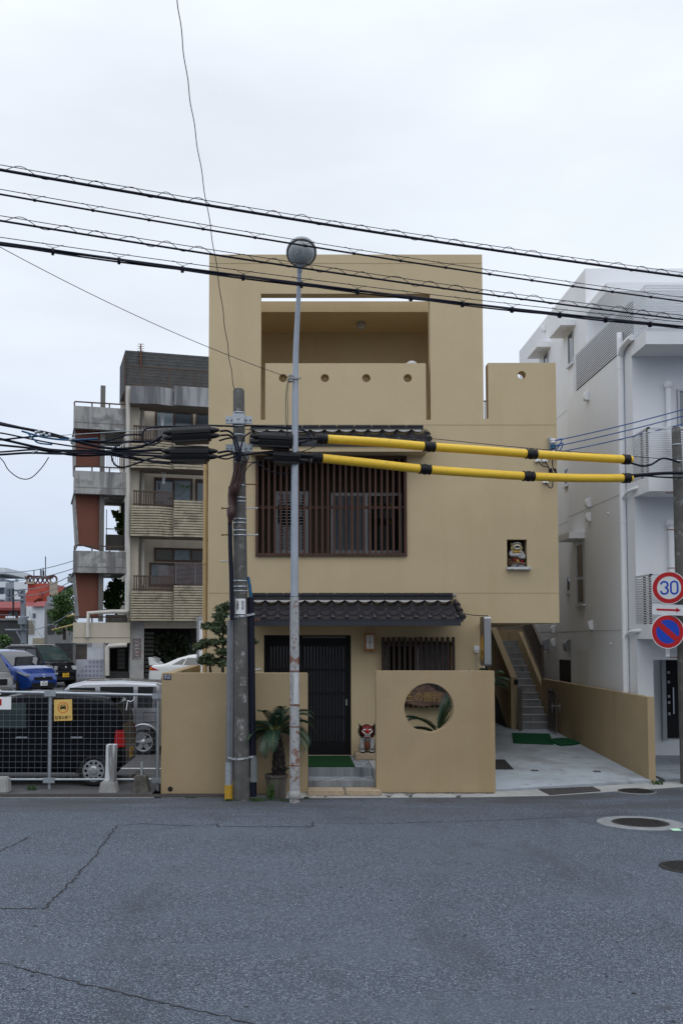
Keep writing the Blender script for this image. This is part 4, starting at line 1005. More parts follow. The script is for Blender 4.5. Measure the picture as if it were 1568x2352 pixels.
flat(M1, circ(0, 0, RS, 48), [], -.012, .0).build('disc', 'sign_white', s1)
flat(M1, circ(0, 0, RS*.955, 48), [circ(0, 0, RS*.70, 48)], .0005, .003).build('ring', 'sign_red', s1)
h_ = RS*.39; lw = RS*.105
three = arc(-.24*RS*1, h_*.5, .155*RS, h_*.46, 172, -88, 12)+arc(-.24*RS, -h_*.46, .165*RS, h_*.50, 88, -172, 12)
three = arc(-.27*RS, h_*.50, .20*RS, h_*.47, 175, -80, 12)
three2 = arc(-.27*RS, -h_*.46, .21*RS, h_*.51, 80, -180, 12)
flat(M1, stroke(three, lw), [], .0006, .003).build('digit_three', 'sign_blue', s1)
flat(M1, stroke(three2, lw), [], .0007, .0032).build('digit_three', 'sign_blue', s1)
def stad(cx, hx_, hy, r): return arc(cx, hy-r, r*1.0, r, 0, 180, 12)+arc(cx, -hy+r, r, r, 180, 360, 12)
flat(M1, stad(.30*RS, 0, h_*1.0+lw*.4, .245*RS), [stad(.30*RS, 0, h_*1.0-lw*.6, .245*RS-lw)], .0006, .003).build('digit_zero', 'sign_blue', s1)
s2 = thing('arrow_plate', 'small white plate with a red arrow between the two round signs', 'traffic sign')
M2 = sign_M(1534.5, 1401, radians(-20), radians(2.5))
w2, h2, r2_ = .27, .095, .03
pl = [(x*(w2-r2_)+r2_*cos(a), y*(h2-r2_)+r2_*sin(a)) for x, y, a0_ in ((1, -1, -90), (1, 1, 0), (-1, 1, 90), (-1, -1, 180)) for a in [radians(a0_+k*22.5) for k in range(5)]]
flat(M2, pl, [], -.012, 0).build('plate', 'sign_white', s2)
flat(M2, [(-.20, -.017), (.13, -.017), (.13, -.042), (.205, 0), (.13, .042), (.13, .017), (-.20, .017)], [], .0006, .003).build('arrow', 'sign_red', s2)
s3 = thing('no_parking_sign', 'round blue sign with red ring and red diagonal bar, lowest on the right pole', 'traffic sign')
RS3 = 38.2*ysg/F
M3 = sign_M(1533, 1451, radians(4))
flat(M3, circ(0, 0, RS3*1.03, 48), [], -.012, 0).build('disc', 'sign_white', s3)
flat(M3, circ(0, 0, RS3*.975, 48), [circ(0, 0, RS3*.72, 48)], .0005, .003).build('ring', 'sign_red', s3)
flat(M3, circ(0, 0, RS3*.72, 48), [], .0004, .0022).build('field', 'sign_blue', s3)
ca, sa = cos(radians(-40)), sin(radians(-40)); bw, bl_ = .048*RS3/.29, RS3*.73
flat(M3, [(ca*u-sa*v, sa*u+ca*v) for u, v in ((-bl_, -bw), (bl_, -bw), (bl_, bw), (-bl_, bw))], [], .0031, .0045).build('bar', 'sign_red', s3)
# service bracket on the house and its three blue wires
sb = thing('service_bracket', 'steel bracket with white insulators at the right edge of the tan house', 'bracket')
yb_ = YH-.06; p0, p1 = P(1261, 1046, yb_), P(1267, 1004, yb_)
MB().box(p0.x, p1.x, yb_-.02, YH-.001, p0.z, p1.z).build('plate', 'galvanised', sb)
ins = []
for py in (1013, 1026, 1041):
    p = P(1270, py, yb_-.08); ins.append(p)
    MB().lathe([(.02, -.05), (.05, -.04), (.055, -.015), (.035, 0), (.055, .015), (.05, .04), (.02, .05)], p, 14).build('insulator', 'white_paint' if py != 1026 else 'lead_blue', sb)
for px, py in ((1234, 1056), (1250, 1056), (1252, 1105)):
    p = P(px, py, YH-.03); MB().box(p.x-.05, p.x+.05, YH-.07, YH-.001, p.z-.04, p.z+.05).build('junction_box', 'white_paint', sb)
mb = MB()
for a in ([(1236, 1058), (1245, 1070), (1258, 1073), (1265, 1080), (1266, 1086)], [(1252, 1058), (1256, 1068), (1262, 1078), (1262, 1087)], [(1270, 1044), (1268, 1060), (1270, 1076), (1276, 1086)], [(1252, 1108), (1262, 1120), (1268, 1118), (1269, 1100)]):
    mb.tube(smooth_path(pth(a, yb_-.06), 6), .010, 6)
mb.build('leads', 'cable_black', sb)
mb = MB()
for a in ((1266, 1086), (1262, 1088), (1275, 1086)): mb.tube(pth([(a[0]-1, a[1]-10), (a[0]+2, a[1]+6)], yb_-.06), .022, 8)
mb.build('lead_ends', 'cable_black', sb)
MB().tube(smooth_path(pth([(1272, 1013), (1290, 1008), (1283, 1024), (1272, 1042)], yb_-.1), 6), .012, 6).tube(smooth_path(pth([(1272, 1026), (1292, 1018), (1286, 1034), (1276, 1044)], yb_-.1), 6), .012, 6).build('jumper', 'wire_blue', sb)
for p, ye_, lab in zip(ins, (935, 950, 968), ('highest of three blue wires from the tan house to the right', 'middle of three blue wires from the tan house to the right', 'lowest of three blue wires from the tan house to the right')):
    e_ = P(1568, ye_, 17.6); d = (e_-p); cable('service_wire', catenary(p, p+d*1.5, .05, 14), .0105, lab, 'wire_blue', 'wire', 'blue service wires')
# ================================================================ mesh fence, kerb things, parked cars
YF = 16.75
fe = thing('mesh_fence', 'galvanised welded mesh fence panels along the car park edge', 'fence')
fz = lambda px: Z(1589.5+px*.0215, YF); fzb = lambda px: Z(1791, YF)
fpx = [-240, 117, 364]
mb = MB()
for a, b in zip(fpx[:-1], fpx[1:]): MB().tube([P(a, 1591, YF)*1.0 if False else Vector((X(a, YF), YF, fz(a))), Vector((X(b, YF), YF, fz(b)))], .024, 10).build('top_rail', 'galvanised', fe)
for a, b in zip(fpx[:-1], fpx[1:]): MB().tube([Vector((X(a, YF), YF, fzb(a))), Vector((X(b, YF), YF, fzb(b)))], .022, 10).build('bottom_rail', 'galvanised', fe)
for a in fpx: MB().tube([Vector((X(a, YF), YF+.03, -.05)), Vector((X(a, YF), YF+.03, fz(a)+.015))], .030, 12).build('post', 'galvanised', fe)
for a in fpx[1:]:
    for zz in (fz(a), fzb(a)):
        mb = MB(); mb.box(X(a, YF)-.10, X(a, YF)+.10, YF-.03, YF-.022, zz-.06, zz+.035); mb.build('clamp', 'galvanised', fe, bevel=.003)
for (a, b) in zip(fpx[:-1], fpx[1:]):
    mb = MB(); x0, x1 = X(a, YF)+.03, X(b, YF)-.03; n = int((x1-x0)/.109)
    for k in range(n+1):
        x = x0+(x1-x0)*k/n; za = fz(a)+(fz(b)-fz(a))*k/n; mb.tube([(x, YF-.005, fzb(a)), (x, YF-.005, za)], .0022, 5, False)
    for k in range(1, 16):
        zz = fzb(a)+k*.1015
        if zz < fz(b): mb.tube([(x0, YF-.009, zz), (x1, YF-.009, zz)], .0022, 5, False)
    mb.build('mesh_panel', 'wire_grey' if 'wire_grey' in MT else mat('wire_grey', (.20, .23, .27), .5, .2, var=.08), fe)
q0, q1 = P(124, 1656, YF-.02), P(166, 1607, YF-.02)
sg = thing('no_parking_notice', 'yellow notice with a car in an orange ring, tied to the mesh fence', 'sign')
R1 = Matrix.Translation(((q0.x+q1.x)/2, YF-.022, (q0.z+q1.z)/2)) @ Matrix.Rotation(radians(-1.5), 4, 'Y') @ FRONT
hw_, hh_ = (q1.x-q0.x)/2, (q1.z-q0.z)/2
flat(R1, [(-hw_, -hh_), (hw_, -hh_), (hw_, hh_), (-hw_, hh_)], [], -.005, 0).build('board', mat('notice_yellow', (.70, .47, .14), .55, var=.06), sg)
flat(R1, circ(0, .045, .098, 32), [circ(0, .045, .076, 32)], .0005, .002).build('ring', mat('notice_orange', (.68, .25, .06), .55, var=.25, vscale=9), sg)
carp = [(-.055, .02), (-.055, -.0), (-.045, -.005), (-.045, -.018), (-.03, -.018), (-.03, -.005), (.03, -.005), (.03, -.018), (.045, -.018), (.045, -.005), (.055, 0), (.055, .02), (.045, .032), (.034, .062), (-.034, .062), (-.045, .032)]
flat(R1, [(a, b+.03) for a, b in carp], [[(-.03, .066), (.03, .066), (.024, .084), (-.024, .084)], circ(-.036, .046, .008, 10), circ(.036, .046, .008, 10)], .0006, .003).build('car_symbol', 'black_plastic', sg)
mb = MB(); text_mesh(mb, '駐車お断り', .07, R1 @ Matrix.Translation((0, -hh_+.05, .001)), hw_*1.72); mb.build('lettering', 'black_plastic', sg, normals=False)
q0, q1 = P(-60, 1630, YF-.02), P(26, 1601, YF-.02)
sg = thing('white_notice', 'white notice board with red lettering cut off by the left edge', 'sign')
MB().box(q0.x, q1.x, YF-.025, YF-.02, q0.z, q1.z).build('board', 'white_paint', sg)
q2, q3 = P(-50, 1621, YF-.03), P(3.5, 1606, YF-.03)
MB().box(q2.x, q3.x, YF-.028, YF-.0255, q2.z, q3.z).build('red_band', 'sign_red', sg)
o = MB().tube(smooth_path(pth([(308, 1600), (307, 1607), (300, 1612), (294, 1610), (292, 1618), (290, 1632)], YF-.03), 5), .008, 6).build('cord', 'white_paint'); tag(o, 'loose white cord knotted to the top rail of the mesh fence', 'cord')
# white timber post on a concrete foot, concrete blocks
yw_ = 16.5
tp = thing('timber_post', 'peeling white square post standing on a concrete foot before the fence', 'post')
a, b = P(243, 1794, yw_), P(266, 1710, yw_); tl = P(247, 1710, yw_).x
MB().plate([(P(242, 1794, yw_).x, a.z), (P(265, 1794, yw_).x, a.z), (P(268, 1710, yw_).x, b.z), (P(245.5, 1710, yw_).x, b.z)], [], yw_-.08, yw_+.08).build('shaft', mat('peeling_white', (.58, .60, .62), .8, var=.6, vcol=(.20, .20, .20), vscale=13, vthr=(.50, .58), streak=True, bump=.5, bscale=30, layers=(((.20, .09, .04), 20, (.70, .75), False, .6),)), tp, bevel=.008)
MB().plate([(P(229, 1821, yw_).x, -.05), (P(272, 1821, yw_).x, -.05), (P(266, 1793, yw_).x, a.z-.001), (P(234, 1793, yw_).x, a.z-.001)], [], yw_-.15, yw_+.16).build('foot', 'concrete', tp, bevel=.02)
mat('mossy', (.055, .05, .042), .95, var=.5, vscale=7, vcol=(.13, .125, .11), bump=.6, bscale=25)
def frustum(mb, c, w0, d0, w1, d1, h):
    vs = [(c.x+sx_*w0, c.y+sy_*d0, c.z) for sx_, sy_ in ((-1, -1), (1, -1), (1, 1), (-1, 1))]+[(c.x+sx_*w1, c.y+sy_*d1, c.z+h) for sx_, sy_ in ((-1, -1), (1, -1), (1, 1), (-1, 1))]
    return mb.add(vs, [(3, 2, 1, 0), (4, 5, 6, 7), (0, 1, 5, 4), (1, 2, 6, 5), (2, 3, 7, 6), (3, 0, 4, 7)])
cb = thing('post_base', 'dark mossy concrete base with a metal pipe stub, right of the white post', 'concrete base')
c = P(324, 1821, yw_-.05); c.z = -.03; frustum(MB(), c, .145, .13, .105, .10, .30).build('block', 'mossy', cb, bevel=.015)
MB().tube([(P(326, 1786, yw_).x, yw_-.03, .25), (P(326, 1786, yw_).x, yw_-.03, .49)], .022, 10).build('pipe', 'galvanised', cb)
c = P(6, 1812, yw_-.05); c.z = -.03; o = frustum(MB(), c, .13, .12, .11, .10, .27).build('concrete_block', 'concrete', bevel=.025); tag(o, 'rounded concrete block at the left edge before the mesh fence', 'concrete base')
for (px, py, L_, lab) in ((328, 1708, .5, 'higher concrete wheel stop behind the silver car rear wheel'), (330, 1760, .45, 'concrete wheel stop beside the black car bumper')):
    pass
c = G(335, 1730); o = MB(); o.add([(c.x+dx*.09, c.y+dy, c.z+dz_) for dy in (-.3, .3) for dx, dz_ in ((-1, 0), (1, 0), (.6, .12), (-.6, .12))], [(0, 1, 2, 3), (7, 6, 5, 4), (0, 4, 5, 1), (1, 5, 6, 2), (2, 6, 7, 3), (3, 7, 4, 0)])
tag(o.build('wheel_stop', 'concrete', bevel=.015), 'farther concrete wheel stop behind the silver wagon rear wheel', 'wheel stop', 'wheel stops in the car park')
c = G(290, 1772); c.y = 17.9; c.x = -2.85; o = MB(); o.add([(c.x+dx*.09, c.y+dy, dz_) for dy in (-.3, .3) for dx, dz_ in ((-1, 0), (1, 0), (.6, .12), (-.6, .12))], [(0, 1, 2, 3), (7, 6, 5, 4), (0, 4, 5, 1), (1, 5, 6, 2), (2, 6, 7, 3), (3, 7, 4, 0)])
tag(o.build('wheel_stop', 'mossy', bevel=.015), 'nearer dirty wheel stop by the black car bumper', 'wheel stop', 'wheel stops in the car park')
# ---------------------------------------------------------------- cars
def paint(name, col, metal=.0): return mat(name, col, .22, metal, var=0, spec=.15 if max(col) < .02 else .4, coat=0 if max(col) < .02 else .8)
paint('paint_black', (.006, .006, .008)); paint('paint_silver', (.33, .34, .37), .6); paint('paint_white', (.66, .67, .66)); paint('paint_blue', (.006, .04, .22), .3)
paint('paint_darkgrey', (.03, .028, .03)); paint('paint_beige', (.15, .15, .15))
glass('car_glass', (.006, .008, .010), .03, 1.0); glass('car_glass_dark', (.004, .005, .006), .05, .3); glass('car_glass_green', (.035, .055, .055), .04, .8)
mat('tyre', (.016, .016, .017), .85, var=.2); mat('rim_silver', (.45, .46, .48), .35, .6, var=.05); mat('arch_black', (.006, .006, .006), .95, var=0)
mat('lamp_red', (.42, .006, .008), .15, var=.1, spec=.7); mat('lamp_amber', (.55, .14, .01), .2, var=0); mat('lamp_clear', (.55, .58, .60), .1, .3, var=.3, vscale=30, spec=.9); mat('chrome', (.75, .76, .78), .12, .9, var=0)
mat('plate_yellow', (.72, .42, .02), .5, var=0); mat('plate_white', (.75, .76, .76), .5, var=0)
class Car:
    def __init__(s, name, lab, L, W, top, zb, belt, roof, body, group='cars parked behind the mesh fence', tum=.13, endr=.10, rr=.09):
        s.L, s.W, s.top_, s.zb, s.belt, s.roof, s.tum, s.endr, s.rr = L, W, top, zb, belt, roof, tum, endr, rr
        s.root = thing(name, lab, 'car', group); s.root['settled'] = True; s.paint = body
        xs = sorted(set([p[0] for p in top]+list(np.linspace(-L/2, L/2, 34))))
        mb = MB(); rings = []
        for x in xs:
            zt = s.top(x); z0 = s.bot(x); r = min(s.rr, (zt-z0)*.4); pts = [(0, z0), (s.hw(x, z0)-.05, z0)]
            for k in range(11): z = z0+.03+(zt-r-z0-.03)*k/10; pts.append((s.hw(x, z), z))
            h = s.hw(x, zt-r)
            for k in range(1, 6): a = k*pi/10; pts.append((h-r*1.6+r*1.6*cos(a), zt-r+r*sin(a)))
            pts.append((h*.45, zt+.012)); pts.append((0, zt+.016))
            rings.append([(x, y, z) for y, z in pts]+[(x, -y, z) for y, z in reversed(pts[1:-1])])
        n = len(rings[0])
        mb.add([p for r in rings for p in r], [(i*n+k, i*n+(k+1) % n, (i+1)*n+(k+1) % n, (i+1)*n+k) for i in range(len(rings)-1) for k in range(n)], True)
        mb.add(rings[0], [tuple(range(n))]); mb.add(rings[-1], [tuple(range(n))])
        s.body = mb.build('body', body, s.root)
    def top(s, x):
        t = s.top_
        for (a, za), (b, zb) in zip(t[:-1], t[1:]):
            if a <= x <= b:
                u = (x-a)/(b-a) if b > a else 0; return za+(zb-za)*u
        return t[-1][1]
    def bot(s, x):
        e = max(0, abs(x)-s.L/2+.35)/.35; return s.zb+.12*e*e
    def hw(s, x, z):
        e = max(0, abs(x)-s.L/2+.75)/.75; pl = 1-s.endr*e**2.2-.10*e**8
        if z < s.belt: q = (s.belt*.75-z)/s.belt; tm = 1-.05*max(0, q)**2*2.2-.012*max(0, (z-s.belt*.75)/s.belt)
        else: tm = 1-.004-s.tum*((z-s.belt)/(s.roof-s.belt))**1.15
        return s.W/2*pl*tm
    def side_glass(s, b0, b1, zb, t0, t1, zt, m='car_glass', nm='window', sides=(1, -1), off=.005):
        for sd in sides:
            mb = MB(); vs = []
            for j in range(5):
                for i in range(9):
                    v = j/4; u = i/8; x = (b0+(b1-b0)*u)*(1-v)+(t0+(t1-t0)*u)*v; z = zb+(zt-zb)*v
                    vs.append((x, sd*(s.hw(x, z)+off), z))
            mb.add(vs, [(j*9+i, j*9+i+1, j*9+i+10, j*9+i+9) for j in range(4) for i in range(8)], True)
            mb.build(nm, m, s.root)
    def slope_glass(s, xa, xb, fa=.86, fb=.84, m='car_glass', nm='windscreen', off=.008):
        mb = MB(); vs = []
        for j in range(9):
            x = xa+(xb-xa)*j/8; z = s.top(x); g = (s.top(x+.02)-s.top(x-.02))/.04; nl = sqrt(1+g*g); nx, nz = -g/nl, 1/nl
            h = s.hw(x, z-s.rr)-s.rr*.7; f = fa+(fb-fa)*j/8
            for i in range(9): y = (-1+2*i/8)*h*f/.86; vs.append((x+nx*off, y, z+nz*off+.014*(1-abs(-1+i/4)**2)))
        mb.add(vs, [(j*9+i, j*9+i+1, j*9+i+10, j*9+i+9) for j in range(8) for i in range(8)], True)
        mb.build(nm, m, s.root)
    def wheels(s, xs_, r, style='holes', rim=None, flare=False):
        rim = rim or r*.70
        for x in xs_:
            for sd in (1, -1):
                y = s.hw(x, r)
                mb = MB(); R = r+.055; pts = [(x+R*cos(a), r+R*sin(a)) for a in np.linspace(-.62, pi+.62, 24)]
                o_ = 0; mb.plate(pts, [], sd*(y+.004), sd*(y-.15), lambda a, d, b: (a, d, max(b, s.zb-.02)))
                mb.build('wheel_arch', 'arch_black', s.root)
                if flare:
                    mb = MB(); arc_ = [(x+(R+.03)*cos(a), r+(R+.03)*sin(a)) for a in np.linspace(-.2, pi+.2, 24)]
                    mb.tube([(a, sd*(y+.005), b) for a, b in arc_], .035, 8); mb.build('fender_flare', s.paint, s.root)
                Mx = Matrix.Rotation(-sd*pi/2, 3, 'X')
                t_ = MB().lathe([(rim*.98, -.02), (rim, .0), (r*.95, .012), (r, -.02), (r, -.16), (r*.9, -.18)], (x, sd*(y+.010), r), 32, Mx).build('wheel', 'tyre', s.root)
                q = MB()
                if style == 'holes':
                    q.plate(circ(0, 0, rim*.99, 40), [circ(rim*.72*cos(k*2*pi/10), rim*.72*sin(k*2*pi/10), rim*.135, 12) for k in range(10)], 0, .02, lambda a, d, b: (x+a, sd*(y+.004+d-.004), r+b))
                    q.lathe([(0, .03), (rim*.22, .028), (rim*.42, .022), (rim*.46, .012), (rim*.46, .0)], (x, sd*(y+.0), r), 24, Mx)
                else:
                    q.lathe([(rim*.99, .005), (rim*.90, .012), (rim*.86, -.01)], (x, sd*y, r), 36, Mx)
                    for k in range(5):
                        a = k*2*pi/5+.3; d = Vector((cos(a), 0, sin(a))); p0_ = Vector((x, sd*(y+.006), r)); pn = Vector((-sin(a), 0, cos(a)))
                        q.add([p0_+d*rim*.1+pn*rim*.2, p0_+d*rim*.92+pn*rim*.26, p0_+d*rim*.92-pn*rim*.26, p0_+d*rim*.1-pn*rim*.2], [(0, 1, 2, 3)])
                    q.lathe([(0, .02), (rim*.26, .016), (rim*.30, .0)], (x, sd*(y+.004), r), 20, Mx)
                q.build('rim', 'rim_silver', t_)
                MB().lathe([(0, -.03), (rim, -.03)], (x, sd*y, r), 24, Mx).build('hub_dark', 'arch_black', t_)
    def slabp(s, nm, m, x, y, z, hx_, hy, hz_, rot=0.0, bev=.01, parent=None):
        M_ = Matrix.Translation((x, y, z)) @ Matrix.Rotation(rot, 4, 'Z'); mb = MB().box(-hx_, hx_, -hy, hy, -hz_, hz_)
        mb.v = [tuple(M_ @ Vector(v)) for v in mb.v]; return mb.build(nm, m, parent or s.root, bevel=bev)
    def plate_no(s, x, z, txt, m, ink, small='沖縄 500', w=.165, h=.085, back=False):
        o = s.slabp('number_plate', m, x, 0, z, .006, w, h, bev=.004)
        sg_ = -1 if back else 1
        M_ = Matrix(((0, 0, sg_, x+sg_*.007), (sg_, 0, 0, 0), (0, 1, 0, z), (0, 0, 0, 1)))
        mb = MB(); text_mesh(mb, txt, .10, M_ @ Matrix.Translation((.02, -.02, 0)), w*1.4); text_mesh(mb, small, .04, M_ @ Matrix.Translation((0, .055, 0)), w*.8)
        mb.build('lettering', ink, o, normals=False)
    def patch(s, nm, m, pts, sd, off=.006, sub=6):
        """lamp or trim lying on the body side: pts = quad in x,z"""
        (a, b, c, d) = [Vector(p) for p in pts]; mb = MB(); vs = []
        for j in range(sub+1):
            for i in range(sub+1):
                u, v = i/sub, j/sub; p = (a*(1-u)+b*u)*(1-v)+(d*(1-u)+c*u)*v; vs.append((p.x, sd*(s.hw(p.x, p.y)+off), p.y))
        n = sub+1; mb.add(vs, [(j*n+i, j*n+i+1, j*n+n+i+1, j*n+n+i) for j in range(sub) for i in range(sub)], True); return mb.build(nm, m, s.root)
    def handles(s, xs_, z, m='chrome', sides=(1, -1)):
        for x in xs_:
            for sd in sides: s.slabp('door_handle', m, x, sd*(s.hw(x, z)+.014), z, .105, .012, .016, bev=.008)
    def seams(s, lines, sides=(1, -1)):
        for sd in sides:
            mb = MB()
            for (xa, za, xb, zb) in lines:
                for k in range(8):
                    p = [(xa+(xb-xa)*(k+e)/8, za+(zb-za)*(k+e)/8) for e in (0, 1)]
                    mb.bar(*[(x, sd*(s.hw(x, z)+.001), z) for x, z in p], .007, .004, (0, 1, 0))
            mb.build('door_gap', 'arch_black', s.root)
    def mirror(s, x, z, m):
        for sd in (1, -1): s.slabp('mirror', m, x, sd*(s.hw(x, z)+.10), z, .045, .09, .065, bev=.02)
    def place(s, loc, yaw): s.root.location = loc; s.root.rotation_euler = (0, 0, yaw)
# 1 black kei wagon right behind the fence (front to the left)
L = 3.40
c = Car('parked_car', 'boxy black wagon directly behind the mesh fence, red tail lamp to the right', L, 1.48,
        [(-1.70, .62), (-1.68, .95), (-1.62, 1.25), (-1.50, 1.48), (-1.30, 1.58), (-.6, 1.63), (.1, 1.63), (.45, 1.56), (.75, 1.30), (1.0, 1.02), (1.35, .95), (1.62, .85), (1.70, .60)], .24, .98, 1.63, 'paint_black', tum=.11, endr=.12)
c.side_glass(.02, .78, 1.02, .05, .48, 1.46, 'car_glass_green'); c.side_glass(-.88, -.08, 1.02, -.86, -.06, 1.46, 'car_glass_dark'); c.side_glass(-1.36, -1.00, 1.04, -1.30, -1.00, 1.43, 'car_glass_dark')
c.slope_glass(.98, .48, nm='windscreen'); c.slope_glass(-1.655, -1.53, nm='rear_window', m='arch_black')
c.wheels((-1.17, 1.20), .275, 'holes'); c.handles((.10, -.87), .86)
for sd in (1, -1): c.patch('tail_lamp', 'lamp_red', [(-1.695, .68), (-1.52, .68), (-1.54, .98), (-1.68, .98)], sd, .008)
c.plate_no(-1.71, .52, '33-50', 'plate_yellow', 'black_plastic', back=True)
c.seams([(-.93, .35, -.93, 1.0), (-.03, .32, -.03, 1.02), (.80, .4, .82, 1.0), (-.93, .33, .8, .33)])
c.mirror(.62, 1.06, 'paint_black'); c.slabp('rear_spoiler', 'paint_black', -1.50, 0, 1.55, .10, .52, .02)
c.place((-2.96-L/2, 17.74, -.01), pi)
# 2 silver kei wagon
c = Car('parked_car', 'silver wagon parked behind the black one, its rear hidden by the tan wall', 3.40, 1.48,
        [(-1.70, .60), (-1.69, 1.0), (-1.63, 1.35), (-1.56, 1.55), (-1.40, 1.62), (-.6, 1.66), (.2, 1.64), (.55, 1.56), (.95, 1.22), (1.2, 1.02), (1.55, .95), (1.67, .82), (1.70, .58)], .27, 1.0, 1.66, 'paint_silver', tum=.12)
c.side_glass(-.10, .84, 1.06, -.05, .50, 1.50); c.side_glass(-.92, -.18, 1.06, -.90, -.16, 1.52); c.side_glass(-1.46, -1.00, 1.06, -1.40, -1.00, 1.52)
c.slope_glass(1.16, .58); c.slope_glass(-1.66, -1.58, nm='rear_window')
c.wheels((-1.14, 1.15), .30, 'spoke', flare=True); c.handles((.0, -.80), .88)
c.patch('fuel_lid', 'paint_silver', [(-1.40, .75), (-1.16, .75), (-1.16, .95), (-1.40, .95)], 1, .006); c.patch('fuel_lid', 'paint_silver', [(-1.40, .75), (-1.16, .75), (-1.16, .95), (-1.40, .95)], -1, .006)
for sd in (1, -1): c.patch('tail_lamp', 'lamp_red', [(-1.69, .62), (-1.58, .62), (-1.58, .95), (-1.69, .95)], sd, .008)
c.seams([(-.97, .4, -.97, 1.04), (-.13, .35, -.13, 1.04), (.86, .45, .88, 1.02), (-1.42, .74, -1.14, .74), (-1.42, .96, -1.14, .96), (-1.42, .74, -1.42, .96), (-1.14, .74, -1.14, .96)])
c.mirror(.70, 1.1, 'paint_silver'); c.slabp('roof_visor', 'black_plastic', -.5, -(c.hw(-.5, 1.53)+.012), 1.525, .46, .02, .02)
c.place((-2.72-1.70, 22.05, 0), pi)
# 3 dark car mostly hidden
c = Car('parked_car', 'dark car of which only the roof shows behind the silver wagon', 4.0, 1.66,
        [(-2.0, .62), (-1.95, .9), (-1.75, 1.2), (-1.4, 1.42), (-.6, 1.50), (.1, 1.48), (.6, 1.30), (1.05, 1.0), (1.6, .92), (1.94, .78), (2.0, .58)], .22, .95, 1.50, 'paint_darkgrey')
c.side_glass(-.1, .75, 1.0, -.05, .35, 1.34); c.side_glass(-1.15, -.2, 1.0, -1.0, -.15, 1.36); c.slope_glass(1.02, .62); c.slope_glass(-1.72, -1.42, nm='rear_window')
c.wheels((-1.25, 1.28), .31, 'spoke'); c.place((-2.75, 25.9, .14), pi)
# 4 white coupe
c = Car('parked_car', 'white coupe with a tall rear wing by the apartment garage', 4.35, 1.72,
        [(-2.17, .62), (-2.15, .82), (-2.02, .94), (-1.55, .98), (-1.0, 1.22), (-.55, 1.34), (-.1, 1.38), (.3, 1.33), (.75, 1.12), (1.1, .92), (1.75, .78), (2.1, .66), (2.17, .52)], .20, .86, 1.38, 'paint_white', tum=.20)
c.side_glass(-.75, .72, .93, -.62, .32, 1.22, 'car_glass', rr_ if False else 'window'); c.side_glass(-1.22, -.80, .95, -.80, -.66, 1.18)
c.slope_glass(1.05, .36); c.slope_glass(-1.5, -.62, nm='rear_window'); c.wheels((-1.30, 1.28), .31, 'spoke')
for sd in (1, -1):
    c.patch('tail_lamp', 'lamp_red', [(-2.15, .72), (-1.86, .72), (-1.72, .72), (-2.12, .88)], sd, .008); c.patch('indicator', 'lamp_amber', [(-2.14, .75), (-2.02, .75), (-2.02, .82), (-2.12, .84)], sd, .012)
w_ = MB()
w_.plate([(-2.20, 1.22), (-2.12, 1.25), (-1.90, 1.17), (-1.88, 1.14)], [], -.68, .68, lambda a, d, b: (a, d, b))
for sd in (-1, 1): w_.plate([(-2.16, .92), (-2.20, 1.24), (-2.12, 1.25), (-1.78, .98)], [], sd*.66, sd*.70, lambda a, d, b: (a, d, b))
w_.build('rear_wing', 'paint_white', c.root); c.seams([(-.78, .4, -.78, .93), (.78, .4, .8, .93)])
c.place((-5.78+2.17, 39.6, .58), 0)
# 5 blue car, 6 black van, 7 beige van: noses towards the street
YAW = radians(-37)
def nose_place(c, px, py, Y, zg, L_):
    p = X(px, Y, py); d = Vector((cos(YAW), sin(YAW), 0)); c.place(Vector((p, Y, zg))-d*L_/2, YAW)
c = Car('parked_car', 'bright blue car with slanted headlamps and white plate', 4.2, 1.70,
        [(-2.1, .62), (-2.05, 1.1), (-1.9, 1.5), (-1.5, 1.64), (-.5, 1.68), (.1, 1.64), (.6, 1.45), (1.25, 1.08), (1.7, .98), (2.02, .80), (2.1, .58)], .20, 1.02, 1.68, 'paint_blue', tum=.15, endr=.18)
c.side_glass(.0, 1.0, 1.06, .0, .48, 1.50); c.side_glass(-1.0, -.1, 1.08, -1.0, -.08, 1.54); c.side_glass(-1.75, -1.1, 1.12, -1.65, -1.1, 1.5); c.slope_glass(1.24, .22); c.slope_glass(-2.03, -1.85, nm='rear_window')
c.wheels((-1.3, 1.35), .31, 'spoke'); c.mirror(.85, 1.12, 'paint_blue')
for sd in (1, -1):
    c.patch('headlamp', 'lamp_clear', [(1.62, .86), (2.06, .70), (2.06, .78), (1.60, .93)], sd, .012); c.patch('trim', 'black_plastic', [(1.72, .45), (1.80, .30), (1.62, .78), (1.56, .78)], sd, .010)
for sd in (1, -1): c.slabp('headlamp', 'lamp_clear', 1.99, sd*.60, .775, .05, .13, .035, -sd*.5, .015)
c.slabp('grille', 'black_plastic', 2.09, 0, .62, .02, .42, .06); c.slabp('lower_grille', 'black_plastic', 2.08, 0, .36, .03, .55, .10); c.plate_no(2.125, .44, '88-88', 'plate_white', 'gutter_metal')
MB().lathe([(.045, 0), (.055, .01), (.065, 0)], (2.115, 0, .72), 18, Matrix.Rotation(pi/2, 3, 'Y')).build('emblem', 'chrome', c.root)
nose_place(c, 100, 1580, 36.0, .47, 4.2)
c = Car('parked_car', 'tall black van with bright headlamps and a yellow plate', 3.4, 1.48,
        [(-1.70, .6), (-1.68, 1.1), (-1.62, 1.5), (-1.5, 1.68), (-1.2, 1.74), (.2, 1.74), (.55, 1.68), (.85, 1.42), (1.12, 1.10), (1.45, 1.02), (1.64, .88), (1.70, .62)], .22, 1.05, 1.74, 'paint_black', tum=.09, endr=.14)
